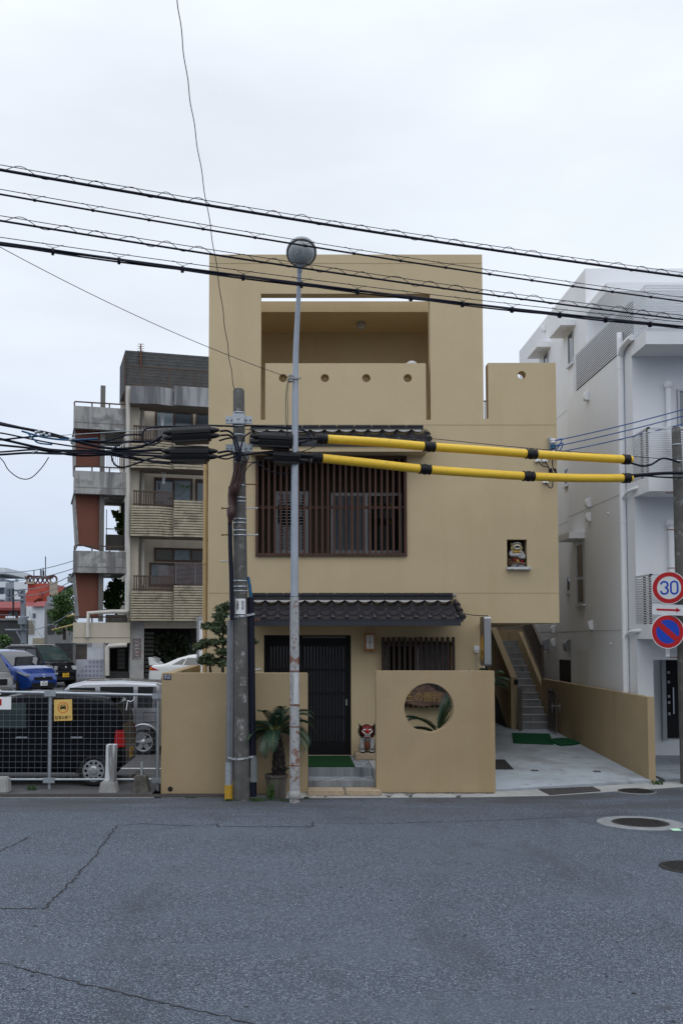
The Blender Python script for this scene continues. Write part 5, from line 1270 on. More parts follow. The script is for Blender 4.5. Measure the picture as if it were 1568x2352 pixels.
c.side_glass(.0, .80, 1.10, .02, .62, 1.58); c.side_glass(-.85, -.08, 1.10, -.85, -.06, 1.60); c.side_glass(-1.5, -.95, 1.10, -1.45, -.95, 1.58); c.slope_glass(1.12, .58, m='car_glass_green'); c.slope_glass(-1.66, -1.56, nm='rear_window')
c.wheels((-1.2, 1.2), .275, 'holes'); c.mirror(.75, 1.15, 'paint_black'); c.slabp('roof_skin', 'paint_white', -.45, 0, 1.757, .85, .50, .012)
for sd in (1, -1): c.patch('headlamp', 'lamp_clear', [(1.35, .78), (1.68, .70), (1.66, .90), (1.40, .97)], sd, .012)
for sd in (1, -1): c.slabp('headlamp', 'lamp_clear', 1.66, sd*.46, .81, .03, .12, .09, -sd*.35, .02)
c.slabp('grille', 'black_plastic', 1.705, 0, .80, .015, .30, .07); c.slabp('lower_grille', 'black_plastic', 1.70, 0, .40, .02, .45, .08); c.plate_no(1.725, .52, '10-30', 'plate_yellow', 'black_plastic', small='沖縄 580')
MB().lathe([(0, .012), (.04, .006), (.045, 0)], (1.722, 0, .84), 6, Matrix.Rotation(pi/2, 3, 'Y'), False).build('emblem', 'chrome', c.root)
nose_place(c, 150, 1575, 39.6, .56, 3.4)
c = Car('parked_car', 'pale beige van cut off by the left edge, only its nose showing', 4.3, 1.70,
        [(-2.15, .6), (-2.12, 1.2), (-2.0, 1.75), (-1.7, 1.9), (.6, 1.92), (1.1, 1.80), (1.6, 1.30), (1.85, 1.02), (2.1, .88), (2.15, .6)], .22, 1.05, 1.92, 'paint_beige', endr=.14)
c.side_glass(.6, 1.55, 1.15, .6, 1.15, 1.72); c.side_glass(-.8, .5, 1.15, -.8, .5, 1.74); c.slope_glass(1.78, 1.12); c.wheels((-1.3, 1.4), .31, 'holes')
for sd in (1, -1): c.patch('headlamp', 'lamp_clear', [(1.85, .75), (2.12, .72), (2.12, .95), (1.90, .98)], sd, .012)
c.slabp('grille', 'black_plastic', 2.15, 0, .78, .015, .42, .10); c.slabp('lower_bumper', 'black_plastic', 2.13, 0, .42, .03, .6, .10); c.plate_no(2.17, .45, '10-73', 'plate_white', 'gutter_metal')
nose_place(c, -8, 1604, 32.0, .35, 4.3)
# ================================================================ white apartment building on the right
mat('render_white', (.77, .785, .805), .85, var=.03, vscale=.6, bump=.12, bscale=60, spec=.2, layers=(((.66, .67, .70), 1.4, (.58, .8), True, .4),))
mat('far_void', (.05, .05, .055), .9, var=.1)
mat('joint_grey', (.55, .56, .58), .9, var=.05)
mat('slat_alu', (.60, .62, .65), .45, .3, var=.05)
wb = thing('white_apartment_building', 'modern white apartment building with slatted balconies and white pipes', 'building')
XS, XS2, YW, YJ, YE_ = 6.62, 6.86, 18.4, 22.8, 28.5
zt1 = 8.35; zt2 = 11.25
door_x0 = X(1489.5, YW, 1600); dzt = Z(1516, YW)
mb = MB()
mb.box(XS, XS+.3, YW+.001, YJ, -.1, zt1)                                    # side wall, front part
mb.box(XS-.0015, door_x0, YW-.0, YW+.25, -.1, dzt-.0005); mb.box(XS-.001, 16, YW-.001, YW+.25, dzt, zt1)
mb.box(door_x0+.001, 16, 20.9, 21.1, -.1, dzt+.3); mb.box(door_x0-.15, door_x0-.001, YW+.25, 20.9, -.1, dzt+.2); mb.box(door_x0-.15, 16, YW+.25, 21.1, dzt+.001, dzt+.2)
mb.box(XS2, XS2+.3, YJ-.2, YE_, -.1, zt2); mb.box(XS2+.3, 16, 22.0, 22.25, zt1-.1, zt2); mb.box(XS2+.001, 16, 22.001, YE_-.001, zt2-.25, zt2-.001)
mb.box(XS+.3, 16, YW+.25, 22.0, zt1-.25, zt1-.002); mb.box(XS2+.3, 16, YE_-.25, YE_, -.1, zt2-.3)
mb.box(XS2+.002, XS2+.35, 22.002, YJ-.1, zt1-.2, zt2-.002)
body = mb.build('walls', 'render_white', wb)
mb = MB()
for z, xx, ya, yb in ((5.50, XS, YW+.05, YJ-.01), (2.76, XS, YW+.05, YJ-.01), (8.28, XS2, YJ+.01, YE_), (5.50, XS2, YJ+.01, YE_), (2.76, XS2, YJ+.01, YE_)): mb.box(xx-.004, xx-.001, ya, yb, z-.009, z+.009)
mb.build('joint_line', 'joint_grey', wb)
# terrace canopy
p0 = PXc(1394, 655, XS2); mb = MB(); mb.box(XS2+.02, 12, 20.55, 21.99, Z(668, 20.55), Z(648, 20.55)); mb.build('canopy', 'render_white', wb)
# balconies with slat screens
def balcony(z0, zs, zt, y0, slat, name='balcony', x0=XS-.02, parent=wb, x1=14.0, gap=.58, yback=YW):
    """solid base z0..zs, slats zs..zt, front at y0"""
    mb = MB(); mb.box(x0+.002, x1, y0, yback-.002, z0, zs-.02)
    b = mb.build(name, 'render_white', parent)
    n = int((zt-zs)/slat)
    mb = MB()
    for k in range(n):
        za = zs+k*slat
        mb.box(x0, x0+.006, y0+.002, yback-.01, za, za+slat*gap); mb.box(x0, x1, y0-.02, y0, za, za+slat*gap)
    mb.box(x0-.012, x0+.03, y0-.03, yback-.01, zt, zt+.03); mb.box(x0-.012, x1, y0-.03, y0+.03, zt-.001, zt+.028)
    mb.build('slat_screen', 'slat_alu', b)
    ps = MB()
    for yy in (y0+.12, (y0+yback)/2): ps.box(x0+.022, x0+.06, yy, yy+.04, zs-.02, zt)
    for k in range(8): ps.box(x0+.5+k*1.0, x0+.56+k*1.0, y0+.002, y0+.04, zs-.02, zt)
    ps.build('slat_post', 'steel_dark', b)
    return b
YBf = 17.6
zA0, zA1, zA2 = Z(790, YBf), Z(755, YBf), Z(652, YBf)
mb = MB(); mb.box(XS-.02, 14, YBf, YW-.003, zA0, zA1-.02); bA = mb.build('balcony', 'render_white', wb)
mb = MB(); n = 18; sl = (zA2-zA1)/n
for k in range(n):
    za = zA1+k*sl; mb.box(XS-.016, XS-.011, YBf+.002, 22.2, za, za+sl*.56); mb.box(XS-.03, 14, YBf-.022, YBf, za, za+sl*.56)
mb.build('slat_screen', 'slat_alu', bA)
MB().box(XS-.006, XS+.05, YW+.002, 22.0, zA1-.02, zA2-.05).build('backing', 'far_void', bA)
bB = balcony(Z(1128, YBf), Z(1090, YBf), Z(985, YBf), YBf, .0415)
bC = balcony(Z(1468, YBf), Z(1431, YBf), Z(1322, YBf), YBf, .0455)
mb = MB(); mb.box(7.2, 8.0, YBf+.15, YBf+.5, Z(1428, YBf), Z(1370, YBf)); mb.build('air_conditioner', 'steel_dark', bC)
# windows in the flank: a reveal, dark glass and concrete hood
def side_win(px0, px1, py0, py1, xs, sill=True, depth=.14, mid=None):
    a, b = PXc(px0, (py0+py1)/2, xs), PXc(px1, (py0+py1)/2, xs); zt = H+(b.z-H) if False else PXc(px1, py0, xs).z; zb_ = PXc(px1, py1, xs).z
    y0, y1 = min(a.y, b.y), max(a.y, b.y)
    fr = MB(); 
    for (ya, yb, za, zb2) in ((y0, y0+.05, zb_, zt), (y1-.05, y1, zb_, zt), (y0+.05, y1-.05, zt-.05, zt), (y0+.05, y1-.05, zb_, zb_+.05)): fr.box(xs-.025, xs-.002, ya, yb, za, zb2)
    if mid: fr.box(xs-.024, xs-.002, y0+.05, y1-.05, zb_+(zt-zb_)*mid-.03, zb_+(zt-zb_)*mid+.03)
    o = fr.build('window', 'aluminium', wb)
    MB().box(xs-.008, xs-.001, y0+.051, y1-.051, zb_+.051, zt-.051).build('pane', 'dark_glass', o)
    if sill: MB().box(xs-.06, xs-.001, y0-.05, y1+.05, zb_-.05, zb_-.002).build('sill', 'slat_alu', o)
    return o
def hood(px0, px1, py0, xs, dep=.36, th=.14):
    a, b = PXc(px0+16, py0, xs), PXc(px1, py0, xs); y0, y1 = min(a.y, b.y), max(a.y, b.y); z = b.z
    MB().box(xs-dep, xs-.001, y0, y1+.05, z-th, z).build('window_hood', 'render_white', wb)
side_win(1305, 1317, 757, 831, XS2); hood(1278, 1321, 733, XS2)
side_win(1249, 1259, 806, 850, XS2); hood(1224, 1264, 784, XS2)
side_win(1326, 1342, 1243, 1387, XS, mid=.42); hood(1300, 1343, 1222, XS)
side_win(1303, 1314, 1322, 1359, XS2); side_win(1298, 1308, 1072, 1111, XS2)
a, b = PXc(1286, 1540, XS2), PXc(1317, 1540, XS2); MB().box(XS2-.02, XS2-.002, b.y, a.y, -.0, PXc(1300, 1516, XS2).z).build('side_door', mat('door_brown', (.02, .014, .012), .5, var=.3, vscale=5, streak=True), wb)
a, b = PXc(1325, 1540, XS), PXc(1351, 1540, XS)
mb = MB(); zt_ = PXc(1340, 1494, XS).z; mb.box(XS-.003, XS-.001, b.y, a.y, .1, zt_); mb.build('recess_face', mat('render_pale', (.70, .70, .68), .85, var=.05), wb)
def vent(px, py, xs, r=.075, m='white_paint'):
    p = PXc(px, py, xs); mb = MB()
    pr = [(0, -1.1), (.9, -1.1), (1.25, -.9), (1.4, -.3), (1.35, .35), (1.0, .8), (0, 1.05)]
    mb.plate([(a_*r, b_*r*1.35) for a_, b_ in pr], [], p.y-r, p.y+r, lambda a_, d, b_: (xs-.001-a_, d, p.z+b_))
    mb.build('vent_cap', m, wb, bevel=.012)
for px, py, xs in ((1251.5, 752, XS2), (1350, 909, XS), (1354.5, 1154, XS), (1355, 1187, XS), (1273, 1445, XS2), (1274, 1475, XS2), (1360, 1436, XS)): vent(px, py, xs)
vent(1258.5, 1480, XS2, .11, 'aluminium'); vent(1309, 1482, XS2, .11, 'aluminium')
for px, py in ((1398, 1180), (1404, 1479)): p = PXc(px, py, XS); MB().blob((XS-.02, p.y, p.z), (.02, .03, .03), 8, 6).build('wall_stud', 'white_paint', wb)
# drain pipes
xp = XS-.07; yp_ = 18.85
ztp = PXc(1434, 800, xp).z
mb = MB(); mb.tube(smooth_path([(xp, yp_, -.05), (xp, yp_, ztp-.25), (xp, yp_-.02, ztp-.08), (xp-.005, yp_-.15, ztp+.05), (xp-.005, yp_-.5, ztp+.09), (xp-.005, yp_-.68, ztp+.09)], 5), .062, 14)
dp = mb.build('drain_pipe', 'white_paint', wb)
for z in (ztp-.32, 6.55, 5.7, 4.9, 3.55, 2.6, 2.0): 
    MB().tube([(xp, yp_, z-.02), (xp, yp_, z+.02)], .069, 14).build('pipe_clip', 'white_paint', wb); MB().box(xp, XS-.001, yp_-.02, yp_+.02, z-.02, z+.02).build('pipe_bracket', 'white_paint', wb)
for py in (1122, 1450):
    z = Z(py, 18.2); MB().tube(smooth_path([(xp, yp_, z-.12), (xp+.0, yp_-.25, z-.02), (xp+.02, yp_-.55, z), (xp+.1, YW-.3, z+.01)], 5), .036, 12).build('branch_pipe', 'white_paint', wb)
# front face
for (px, a, b) in ((1534, 884, 985), (1540, 1202, 1320)):
    p, q = P(px, a, YW-.08), P(px, b, YW-.08); MB().tube([p, (p.x, p.y, q.z-.4)], .05, 12).blob((p.x, p.y, p.z), (.085, .08, .085), 12, 8).build('front_pipe', 'white_paint', wb)
window(wb, X(1556, YW, 900), X(1700, YW, 900), Z(1090, YW), Z(897, YW), YW-.003, ['curtain_glass', 'dark_glass'])
# entrance
xd0, xd1 = X(1527, 20.88, 1600), X(1565, 20.88, 1600); zd0, zd1 = Z(1695, 20.88), Z(1512, 20.88)
ed = MB().box(xd0, xd1+.1, 20.82, 20.895, zd0, zd1).build('entrance_door', 'black_door', wb)
MB().box(xd0-.09, xd0-.002, 20.80, 20.897, zd0-.05, zd1).build('door_jamb', 'aluminium', ed)
MB().tube([(xd0+.14, 20.78, Z(1640, 20.8)), (xd0+.14, 20.78, Z(1579, 20.8))], .018, 8).build('door_handle', 'chrome', ed)
for py in (1545, 1567, 1600, 1614, 1640): MB().box(xd0+.03, xd0+.08, 20.80, 20.819, Z(py+3, 20.8), Z(py-3, 20.8)).build('lock', 'aluminium', ed)
MB().box(xd0+.5, xd0+.75, 20.805, 20.819, Z(1690, 20.8), Z(1660, 20.8)).build('door_flap', 'steel_dark', ed)
p = PXc(1494, 1558, door_x0+.002); MB().lathe([(0, .01), (.10, .008), (.11, 0)], (door_x0+.003, 19.0, Z(1558, 19.0)), 20, Matrix.Rotation(pi/2, 3, 'Y')).build('round_plaque', 'plate_blue', wb)
MB().box(door_x0+.003, door_x0+.04, 19.3, 19.45, Z(1605, 19.3), Z(1590, 19.3)).build('intercom', 'black_plastic', wb)
# ================================================================ apartment block at the left, seen behind the car park (turned 15 degrees)
PH = radians(15); C0 = P(298, HZ, 42.0); CA, SA = cos(PH), sin(PH)
def A(px, py, d=0.0):
    """pixel -> (along, height) on the facade plane set back by d"""
    r = ray(px, py); nrm = (-SA, CA); t = (C0.x*nrm[0]+C0.y*nrm[1]+d)/(r[0]*nrm[0]+r[1]*nrm[1])
    x, y, z = r[0]*t, r[1]*t, H+r[2]*t
    return ((x-C0.x)*CA+(y-C0.y)*SA, z)
mat('apt_concrete', (.36, .36, .35), .92, var=.2, vscale=.8, bump=.2, bscale=14, layers=(((.085, .085, .09), 1.6, (.50, .60), True, .8), ((.12, .12, .125), 2.2, (.50, .60), False, .6), ((.16, .16, .16), 5.0, (.52, .62), True, .6)))
mat('apt_concrete_top', (.33, .34, .35), .92, var=.2, vscale=.8, layers=(((.07, .075, .08), 1.6, (.46, .60), True, .8), ((.14, .14, .15), 5.0, (.5, .64), True, .7)))
mat('apt_cream', (.50, .45, .37), .9, var=.12, vscale=.8, streak=True)
mat('apt_red', (.155, .058, .040), .9, var=.12, vscale=.6)
mat('apt_boards', (.40, .35, .26), .85, var=.2, vscale=2, layers=(((.12, .11, .08), 2.2, (.52, .68), False, .6), ((.10, .09, .06), 9, (.60, .70), False, .6)))
mat('apt_block', (.085, .088, .09), .95, var=.3, vscale=3)
mat('apt_dark_conc', (.16, .155, .145), .95, var=.25, vscale=2, streak=True)
mat('rail_brown', (.075, .05, .038), .7, var=.2)
mat('pipe_cream', (.52, .50, .45), .6, var=.1)
mat('soffit_dark', (.20, .17, .14), .9, var=.1)
glass('apt_glass', (.055, .07, .085), .08); glass('apt_glass_pale', (.19, .24, .27), .15)
mat('apt_curtain', (.20, .25, .28), .7, var=.3, vscale=4)
ap_ = thing('apartment_block', 'ageing concrete apartment block with timber clad balconies and a red stairwell', 'building')
ap_['settled'] = True; ap_.location = C0*1; ap_.location.z = 0; ap_.rotation_euler = (0, 0, PH)
def ab(mb, px0, px1, py0, py1, d0, d1, ref=None):
    """box on the facade from pixel rectangle (front face at depth d0, back at d1)"""
    a0, z1 = A(px0, py0, d0); a1, _ = A(px1, py0, d0); am = (px0+px1)/2; z1 = A(am, py0, d0)[1]; z0 = A(am, py1, d0)[1]
    return mb.box(a0, a1, d0, d1, z0, z1)
def apart(nm, m, *rs, parent=ap_):
    mb = MB()
    for r in rs: ab(mb, *r)
    return mb.build(nm, m, parent)
# stair tower
for i, (y0, y1, x0, x1, nm) in enumerate(((935, 986, 169.5, 291, 0), (1083, 1135, 169.5, 291, 0), (1266, 1316, 168.5, 292, 0), (1430, 1477, 168.5, 299, 0))):
    sl_b = apart('landing_parapet', 'apt_concrete' if i < 3 else 'apt_cream', (x0, x1, y0, y1, -.8, -.6))
    mb = MB(); ab(mb, x0, x1, y1-4, y1, -.6, 3.0); mb.build('landing_slab', 'apt_concrete', sl_b)
    mb = MB(); ab(mb, x0+.5, x1-.5, (y0+y1)/2+11, (y0+y1)/2+12.4, -.806, -.801); mb.build('joint', 'apt_dark_conc', sl_b)
    mb = MB(); a0, zt = A(171, y0-13, -.7); a1 = A(291, y0-13, -.7)[0]; zb_ = A(230, y0, -.7)[1]
    mb.bar((a0, -.7, zt), (a1, -.7, zt), .06, .05)
    for k in range(4): aa = a0+(a1-a0)*k/3; mb.bar((aa, -.7, zb_), (aa, -.7, zt-.02), .06, .06, (0, 1, 0))
    mb.build('landing_rail', 'rail_brown', sl_b)
for (ya, yb, xo, cut) in ((986, 1070, 1.5, 0), (1137, 1250, 7.5, 14), (1317, 1420, 9, 0)):
    pts = [A(173, ya, -.3), A(234, ya, -.3), A(234, yb+cut, -.3), A(173+xo, yb, -.3)]
    MB().plate(pts, [], -.3, .1).build('stair_wall', 'apt_red', ap_)
    pts = [A(171.5, ya, -.3), A(173, ya, -.3), A(173+xo, yb, -.3), A(171.5+xo*.9, yb, -.3)]
    MB().plate(pts, [], -.32, 2.6).build('stair_wall_edge', 'apt_concrete', ap_)
apart('stair_pier', 'apt_dark_conc', (231.5, 242.5, 885, 1428, -.45, -.30))
mb = MB(); ab(mb, 243, 262, 1010, 1018, 2.6, 2.8)
for (ya, yb) in ((996, 1008), (1150, 1160)): ab(mb, 243, 290, ya, yb, 2.0, 2.3)
mb.build('far_beam', 'apt_cream', ap_)
mb = MB()
for k in range(9): ab(mb, 246+k*4.7, 247.0+k*4.7, 1022, 1080, .8, .83)
ab(mb, 244, 286, 1040, 1041.4, .79, .84); mb.build('stair_grille', 'rail_brown', ap_)
mb = MB()
for px, ya, yb in ((245, 1170, 1265), (286, 1020, 1250)): ab(mb, px-.8, px+.8, ya, yb, .2, .26)
ab(mb, 243, 286, 1214, 1216, .2, .26); mb.build('stair_rail', 'rail_brown', ap_)
apart('inner_parapet', 'apt_dark_conc', (243, 291, 1228, 1264, .9, 1.1)); apart('inner_parapet', 'apt_dark_conc', (243, 291, 1412, 1430, .5, .7))
mb = MB(); ab(mb, 279, 290, 1155, 1240, 1.6, 2.0); mb.build('inner_post', 'apt_block', ap_)
for py in (996, 1143, 1322): 
    p = A(239, py, .6); MB().lathe([(.34, .14), (.36, .05), (.22, -.03), (0, -.05)], (p[0], .6, p[1]), 16).build('landing_lamp', 'white_paint', ap_)
# main block
apart('roof_storey', 'apt_block', (287.5, 520, 813, 900, 3.0, 6.0))
mb = MB()
for k in range(12): ab(mb, 287.5, 520, 816+k*7.2, 816.7+k*7.2, 2.985, 2.999)
mb.build('block_course', 'apt_dark_conc', ap_)
mb = MB()
for py in (840, 884): a0, z = A(302, py, .2); a1, _ = A(520, py, .2); mb.bar((a0, .2, z), (a1, .2, z), .05, .06)
zt, zb_ = A(302, 840, .2)[1], A(302, 886, .2)[1]; n = 46
for k in range(n+1): aa = A(302, 860, .2)[0]+k*.098; w__ = .07 if k % 12 == 5 else .018; mb.bar((aa, .2, zb_), (aa, .2, zt), w__, w__, (0, 1, 0))
mb.build('roof_rail', 'rail_brown', ap_)
def bay(y0, y1, x0, x1, x2, xe, m, nm, boards=0, ystep=0, d=-1.3):
    """angled balcony front: flat part, slanted part, then a taller part standing forward"""
    a0, a1, a2, a3 = [A(x, (y0+y1)/2, d)[0] for x in (x0, x1, x2, xe)]
    zt, zb_ = A(x1, y0, d)[1], A(x1, y1, d)[1]; zt2 = A(x2, y0-ystep, d-.12)[1]
    mb = MB(); n = max(1, boards); h = (zt-zb_)/n
    def strip(pa, pb, za, zc, th=.10):
        p, q = Vector(pa), Vector(pb); dv = (q-p).normalized(); nn_ = Vector((-dv.y, dv.x))*th
        mb.add([(p.x, p.y, za), (q.x, q.y, za), (q.x+nn_.x, q.y+nn_.y, za), (p.x+nn_.x, p.y+nn_.y, za), (p.x, p.y, zc), (q.x, q.y, zc), (q.x+nn_.x, q.y+nn_.y, zc), (p.x+nn_.x, p.y+nn_.y, zc)],
               [(3, 2, 1, 0), (4, 5, 6, 7), (0, 1, 5, 4), (1, 2, 6, 5), (2, 3, 7, 6), (3, 0, 4, 7)])
    for k in range(n):
        g = .035 if boards else 0
        jit = random.uniform(0, .02) if boards else 0
        strip((a0, d+.02-jit), (a1-.003, d-.14-jit), zb_+k*h, zb_+(k+1)*h-g); strip((a1+.003, d-.14-jit), (a2, d+.06-jit), zb_+k*h, zb_+(k+1)*h-g)
    n2 = max(1, int((zt2-zb_)/h)) if boards else 1; h2 = (zt2-zb_)/n2
    for k in range(n2):
        g = .035 if boards else 0; jit = random.uniform(0, .02) if boards else 0
        strip((a2+.003, d-.16-jit), (a3, d-.16-jit), zb_+k*h2, zb_+(k+1)*h2-g)
    o = mb.build(nm, m, ap_)
    mb = MB(); mb.box(a0+.02, a3, d+.1, -.002, zb_+.0, zb_+.14); mb.build('balcony_floor', 'soffit_dark', o)
    if boards:
        bk = MB(); bk.box(a0+.03, a2-.02, d+.13, d+.16, zb_+.15, zt-.02); bk.box(a2+.02, a3, d+.02, d+.05, zb_+.15, zt2-.02); bk.build('board_backing', 'apt_dark_conc', o)
        mb = MB(); mb.bar((a0+.1, d+.05, zt+.62), (a2, d+.05, zt+.62), .07, .06); mb.bar((a0+.1, d+.05, zt+.05), (a2, d+.05, zt+.05), .05, .05)
        for k in range(17): aa = a0+.15+(a2-a0-.2)*k/16; mb.bar((aa, d+.05, zt), (aa, d+.05, zt+.62), .05, .05, (0, 1, 0))
        mb.build('balcony_rail', 'rail_brown', o)
    return o
bay(889, 929, 299, 358, 399, 520, 'apt_concrete_top', 'roof_parapet', 0, 3)
bay(1013, 1076, 300, 362, 398, 520, 'apt_boards', 'timber_balcony', 11, 10)
bay(1162, 1232, 300, 362, 398, 520, 'apt_boards', 'timber_balcony', 12, 15)
bay(1357, 1426, 300, 362, 398, 520, 'apt_boards', 'timber_balcony', 12, 14)
mb = MB(); ab(mb, 299, 321, 925, 1428, -.6, .3); mb.build('corner_pier', 'apt_cream', ap_)
mb = MB(); ab(mb, 321, 520, 925, 1442, .35, .6); mb.build('rear_wall', 'apt_cream', ap_)
mb = MB(); ab(mb, 299, 520, 1427, 1443, -.55, -.3); mb.build('garage_beam', 'apt_cream', ap_)
mb = MB(); mb.add([], []); aL = A(299, 1200, 0)[0]; aR = A(520, 1200, 0)[0]
mb.box(aL, aR, 5.5, 5.8, .3, A(400, 900, 3)[1]); mb.box(aL, aL+.25, .61, 5.5, A(300, 1442, 0)[1], A(300, 915, 0)[1]); mb.box(aL+.25, aR, .61, 5.5, A(300, 1442, 0)[1], A(300, 1442, 0)[1]+.2)
mb.build('body', 'apt_cream', ap_)
mb = MB(); ab(mb, 299, 331, 1427.5, 1560, -.58, -.05); mb.build('garage_pillar', 'concrete', ap_)
mb = MB(); mb.box(aL+.6, aR, 5.0, 5.4, .3, A(300, 1442, 0)[1]); mb.build('garage_back', 'interior_dark', ap_); apart('garage_side', 'interior_dark', (440, 520, 1443, 1560, .3, .6))
mb = MB(); 
for k in range(11): ab(mb, 333, 353, 1452+k*9.5, 1458+k*9.5, 1.2, 1.25)
mb.build('block_screen', 'apt_dark_conc', ap_)
def awin(x0, x1, y0, y1, panes, d=.34, fw=.09):
    a0, a1 = A(x0, (y0+y1)/2, d)[0], A(x1, (y0+y1)/2, d)[0]; z1, z0 = A((x0+x1)/2, y0, d)[1], A((x0+x1)/2, y1, d)[1]
    return window(ap_, a0, a1, z0, z1, d, panes, 'frame_brown', fw)
awin(358, 441, 946, 1015, ['apt_glass_pale', 'apt_glass']); awin(451, 520, 951, 1015, ['apt_glass'])
awin(356, 440, 1100, 1165, ['apt_glass', 'apt_curtain']); awin(451, 520, 1104, 1165, ['apt_glass'])
awin(356, 520, 1262, 1289, ['apt_glass', 'apt_curtain', 'apt_glass', 'apt_glass']); awin(345, 520, 1296, 1345, ['apt_curtain', 'apt_glass', 'apt_glass', 'apt_glass'])
for (x0, x1, y0, y1, dd) in ((364, 402, 1300, 1342, -.55), (402.5, 520, 1292, 1342, -.7)):
    mb = MB(); a0, a1 = A(x0, 1320, dd)[0], A(x1, 1320, dd)[0]; z1, z0 = A(400, y0, dd)[1], A(400, y1, dd)[1]
    n = 17
    for k in range(n): zz = z0+(z1-z0)*k/n; mb.add([(a0, dd, zz), (a1, dd, zz), (a1, dd+.05, zz+.03), (a0, dd+.05, zz+.03), (a0, dd, zz+.026), (a1, dd, zz+.026)], [(0, 1, 5, 4), (0, 1, 2, 3), (4, 5, 2, 3)])
    for aa in np.arange(a0, a1, .85): mb.box(aa, aa+.05, dd-.02, dd+.06, z0, z1)
    mb.build('shutter', mat('shutter_grey', (.17, .14, .145), .8, var=.25, vscale=4) if 'shutter_grey' not in MT else 'shutter_grey', ap_)
# pipes on the block
def apipe(pts, r, d=-.75, m='pipe_cream', nm='pipe'):
    q = []
    for px, py in pts: a_, z_ = A(px, py, d); q.append((a_, d, z_))
    return MB().tube(q, r, 8).build(nm, m, ap_)
apipe([(294, 887), (294.5, 1404)], .10, -.95); apipe([(294, 1405), (256, 1405), (203, 1408), (201.5, 1464)], .09, -.95)
apipe([(290, 1000), (290, 1400)], .06, -.7, 'white_paint'); apipe([(287, 814), (288, 930)], .05, 2.9, 'rail_brown')
for (ya, yb) in ((931, 1000), (1078, 1160), (1236, 1345)): apipe([(327, ya), (327.5, yb)], .095, -.1)
apipe([(291, 1482), (285, 1482), (250, 1484), (246, 1488), (246, 1552)], .10, -.85)
# under the stair tower
mb = MB(); ab(mb, 168.5, 174, 1477, 1560, -.75, -.5); ab(mb, 239, 244, 1477, 1560, -.75, -.5); mb.build('tower_post', 'apt_concrete', ap_)
apart('plastic_sheet', mat('sheet_pale', (.36, .38, .44), .45, var=.25, vscale=1.5), (174.3, 238.7, 1515, 1558, -.68, -.66))
apart('torn_sheet', mat('sheet_white', (.50, .53, .58), .6, var=.12, vscale=2), (200, 238.7, 1487, 1514.6, -.67, -.65))
mb = MB()
for i in range(7):
    for j in range(4):
        if i+j < 3: continue
        ab(mb, 178+i*8.6, 183.5+i*8.6, 1518+j*10.3, 1524+j*10.3, -.686, -.681)
mb.build('sheet_pattern', mat('sheet_spot', (.22, .24, .32), .5, var=.2), ap_)
apart('dark_panel', mat('grimy_glass', (.07, .055, .048), .5, var=.4, vscale=2), (174.3, 199.8, 1480, 1514.6, -.66, -.64))
apart('stair_void', 'interior_dark', (244.5, 299, 1478, 1545, 1.8, 2.0)); apart('stair_void', mat('void_grey', (.045, .045, .045), .9, var=.2), (244.5, 300, 1545, 1562, -.4, 1.9))
mb = MB()
for j in range(5): ab(mb, 270, 287, 1491+j*9.5, 1499+j*9.5, 1.5, 1.6)
mb.build('mail_boxes', 'apt_dark_conc', ap_)
nt_ = apart('painted_notice', 'scrap', (303.5, 325, 1466, 1516, -.586, -.581))
mb = MB()
for r in ((303.5, 304.5, 1466, 1516), (324, 325, 1466, 1516), (304.5, 324, 1466, 1467), (304.5, 324, 1515, 1516)): ab(mb, *r, -.592, -.5865)
for k in range(5): ab(mb, 311+random.uniform(-1, 1), 319+random.uniform(-1, 1), 1472+k*8, 1475+k*8+random.uniform(0, 2), -.592, -.5865)
mb.build('faded_red', mat('faded_red', (.36, .13, .14), .9, var=.5, vcol=(.4, .36, .36), vscale=3), nt_)
# clothes hangers of the drying racks
for (px, py) in ((373, 947), (376, 1080)):
    mb = MB(); a_, z_ = A(px, py, -.5)
    for k in range(4): mb.tube([(a_+.06*(k-1.5), -.5, z_), (a_+.02*(k-1.5), -.5, z_-.6)], .012, 5)
    mb.build('drying_rack', 'white_paint', ap_)
# antenna
an_ = thing('roof_antenna', 'thin rusty aerial mast on the apartment roof', 'antenna')
p0 = P(323, 845, 45.0); p1 = P(322, 789, 45.0); mb = MB().tube([p0, (p0.x, p0.y, p1.z)], .03, 6); mb.build('mast', 'rust', an_)
mb = MB(); mb.tube([(p0.x, 44.6, p1.z-.25), (p0.x, 45.4, p1.z-.25)], .015, 5)
for k in range(9): mb.tube([(p0.x-.16, 45, p1.z-.9+k*.11), (p0.x+.16, 45, p1.z-.9+k*.11)], .012, 4)
mb.build('elements', 'steel_dark', an_)
# white cabinet beside the house
c0, c1 = P(452, 1545, 34.0), P(476, 1417, 34.0)
wc = thing('white_box_truck', 'white box body of a parked truck behind the tan house corner', 'truck'); 
mb = MB(); mb.box(c0.x, c0.x+1.9, 34.0, 37.5, .9, c1.z); mb.build('box_body', 'white_paint', wc, bevel=.03)
mb = MB(); 
for z in (c1.z-.06, 1.2): mb.box(c0.x-.01, c0.x+1.91, 33.98, 33.998, z-.06, z+.05)
for x in (c0.x, c0.x+1.84): mb.box(x-.01, x+.07, 33.975, 33.997, 1.0, c1.z)
mb.build('door_frame', 'aluminium', wc)
for x in (c0.x+.2, c0.x+1.5):
    for y in (34.6, 36.8): MB().lathe([(0, -.1), (.38, -.1), (.4, 0), (.38, .1), (0, .1)], (x, y, .78), 20, Matrix.Rotation(pi/2, 3, 'Y')).build('wheel', 'tyre', wc)
